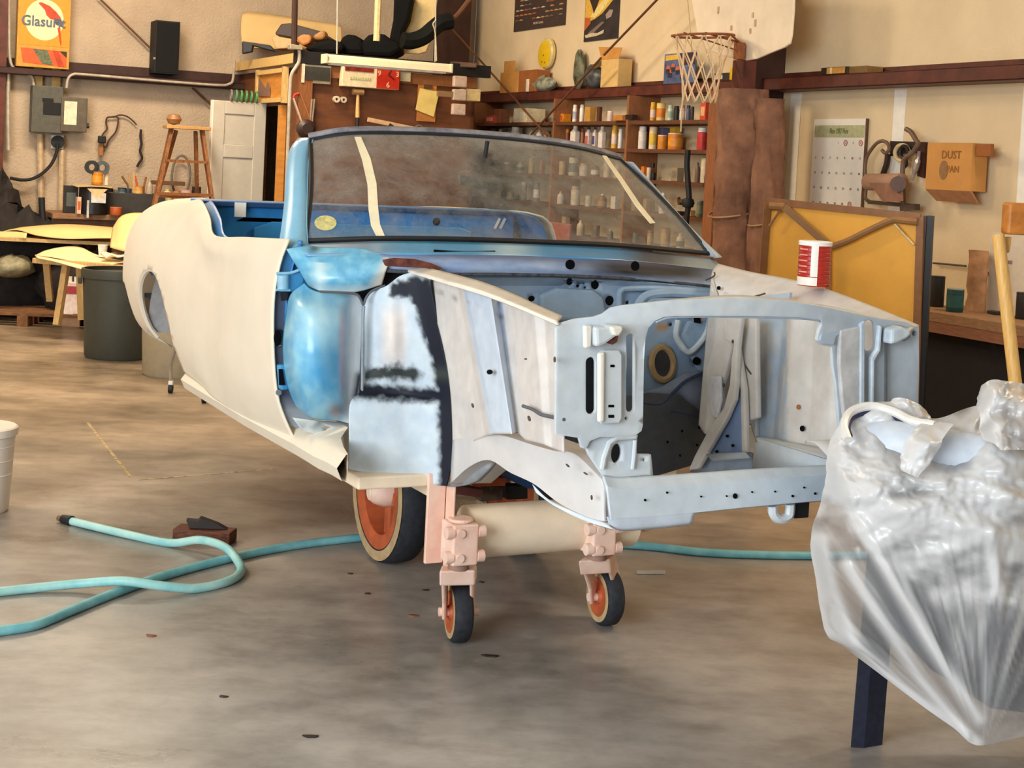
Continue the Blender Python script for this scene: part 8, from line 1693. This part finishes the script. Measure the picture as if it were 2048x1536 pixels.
HEM = [(1622, 1080), (1634, 1170), (1652, 1264), (1676, 1286), (1780, 1362), (1950, 1490)]
def base_o(x, y):
    th = math.atan2(y-AP[1], x-AP[0]); rr = math.hypot(x-AP[0], y-AP[1])
    yc = next(p[1]+(q[1]-p[1])*(x-p[0])/(q[0]-p[0]) for p, q in zip(TOPC, TOPC[1:]) if p[0] <= x <= q[0])
    k = max(0, min(1, (y-yc+30*noise2(th*9, rr/200))/60))
    o = (.72+.34*noise2(x/80, y/50))*(1-k)+k*(.24+.42*min(1, rr/260)*max(0, noise2(th*10, rr/330, 2)))
    return max(o, .88*math.exp(-(seg_d(x, y, HEM)/20)**2))
D = [[(1697, 822, 4.30), (1740, 806, 4.32), (1800, 806, 4.3), (1870, 836, 4.26), (1950, 812, 4.24), (2060, 800, 4.22), (2200, 830, 4.3)],
     [(1676, 852, 4.22), (1706, 890, 4.08), (1790, 920, 3.98), (1866, 938, 3.95), (1950, 900, 3.98), (2060, 880, 4.0), (2230, 900, 4.2)],
     [(1652, 905, 4.2), (1700, 940, 4.02), (1780, 960, 3.93), (1860, 985, 3.9), (1950, 970, 3.9), (2060, 970, 3.92), (2250, 980, 4.15)],
     [(1644, 990, 4.2), (1690, 1010, 4.0), (1770, 1030, 3.92), (1860, 1050, 3.88), (1950, 1060, 3.86), (2060, 1080, 3.9), (2260, 1080, 4.15)],
     [(1621, 1078, 4.2), (1680, 1090, 3.99), (1765, 1110, 3.92), (1860, 1130, 3.88), (1955, 1150, 3.86), (2060, 1170, 3.9), (2260, 1170, 4.15)],
     [(1632, 1165, 4.2), (1690, 1180, 4.0), (1780, 1200, 3.93), (1870, 1225, 3.9), (1960, 1250, 3.88), (2060, 1260, 3.9), (2260, 1260, 4.15)],
     [(1650, 1264, 4.18), (1710, 1280, 4.02), (1800, 1305, 3.96), (1880, 1330, 3.92), (1960, 1350, 3.9), (2060, 1350, 3.92), (2260, 1350, 4.15)],
     [(1676, 1286, 4.14), (1740, 1334, 4.06), (1830, 1402, 4.02), (1900, 1452, 3.98), (1955, 1490, 3.95), (2060, 1470, 3.95), (2250, 1440, 4.1)]]
sheet('plastic_sheet', D, 130, 120, base_o, std)
# loose upper folds: rim around the roll, white band, standing tuft at right
RIM = _spl([depth2(x, y, d) for x, y, d in ((1696, 880, 4.0), (1688, 850, 4.05), (1702, 824, 4.1), (1740, 812, 4.12), (1784, 822, 4.1), (1826, 842, 4.04), (1870, 850, 4.0))], 30)
mb = MB(); mb.tube([p-o0 for p in RIM], [.012]*30, 8); mb.obj('folded_rim', mat('white_plastic_fold', (226, 222, 216), .3, var=.06), std, smooth=True)
RIM2 = _spl([depth2(x, y, d) for x, y, d in ((1698, 872, 4.02), (1694, 852, 4.06), (1706, 832, 4.11), (1742, 822, 4.13), (1784, 832, 4.11), (1824, 850, 4.06))], 24)
mb = MB(); mb.tube([p-o0 for p in RIM2], [.010]*24, 8); mb.obj('dark_hem', mat('navy_hem', (44, 46, 78), .6), std, smooth=True)
def tuft(name, rows, nu=24, nv=24, b=.75):
    return sheet(name, rows, nu, nv, lambda x, y: b+.15*noise2(x/30, y/30), std, 1.6)
tuft('sheet_band', [[(1862, 836, 4.02), (1880, 842, 4.0), (1900, 850, 3.98)], [(1826, 860, 3.96), (1850, 868, 3.93), (1880, 880, 3.92)], [(1806, 900, 3.92), (1836, 905, 3.89), (1866, 915, 3.9)], [(1800, 940, 3.9), (1818, 948, 3.88), (1836, 955, 3.88)]], b=.95)
tuft('sheet_tuft', [[(1958, 772, 4.12), (1976, 762, 4.1), (2010, 764, 4.08), (2060, 770, 4.08), (2120, 790, 4.1)], [(1952, 800, 4.1), (1980, 800, 4.02), (2016, 800, 4.0), (2060, 806, 4.0), (2120, 820, 4.05)], [(1950, 830, 4.06), (1985, 850, 3.96), (2020, 850, 3.94), (2060, 856, 3.94), (2120, 860, 4.0)], [(1960, 880, 4.0), (1990, 900, 3.92), (2020, 900, 3.9), (2060, 900, 3.9), (2120, 910, 3.96)]], 30, 40, .5)
tuft('sheet_tuft', [[(1778, 806, 4.2), (1790, 796, 4.2), (1820, 802, 4.18), (1860, 822, 4.16)], [(1780, 822, 4.16), (1796, 816, 4.14), (1824, 820, 4.12), (1866, 834, 4.1)], [(1786, 836, 4.14), (1802, 838, 4.1), (1830, 840, 4.08), (1870, 846, 4.06)]], 16, 24, .7)
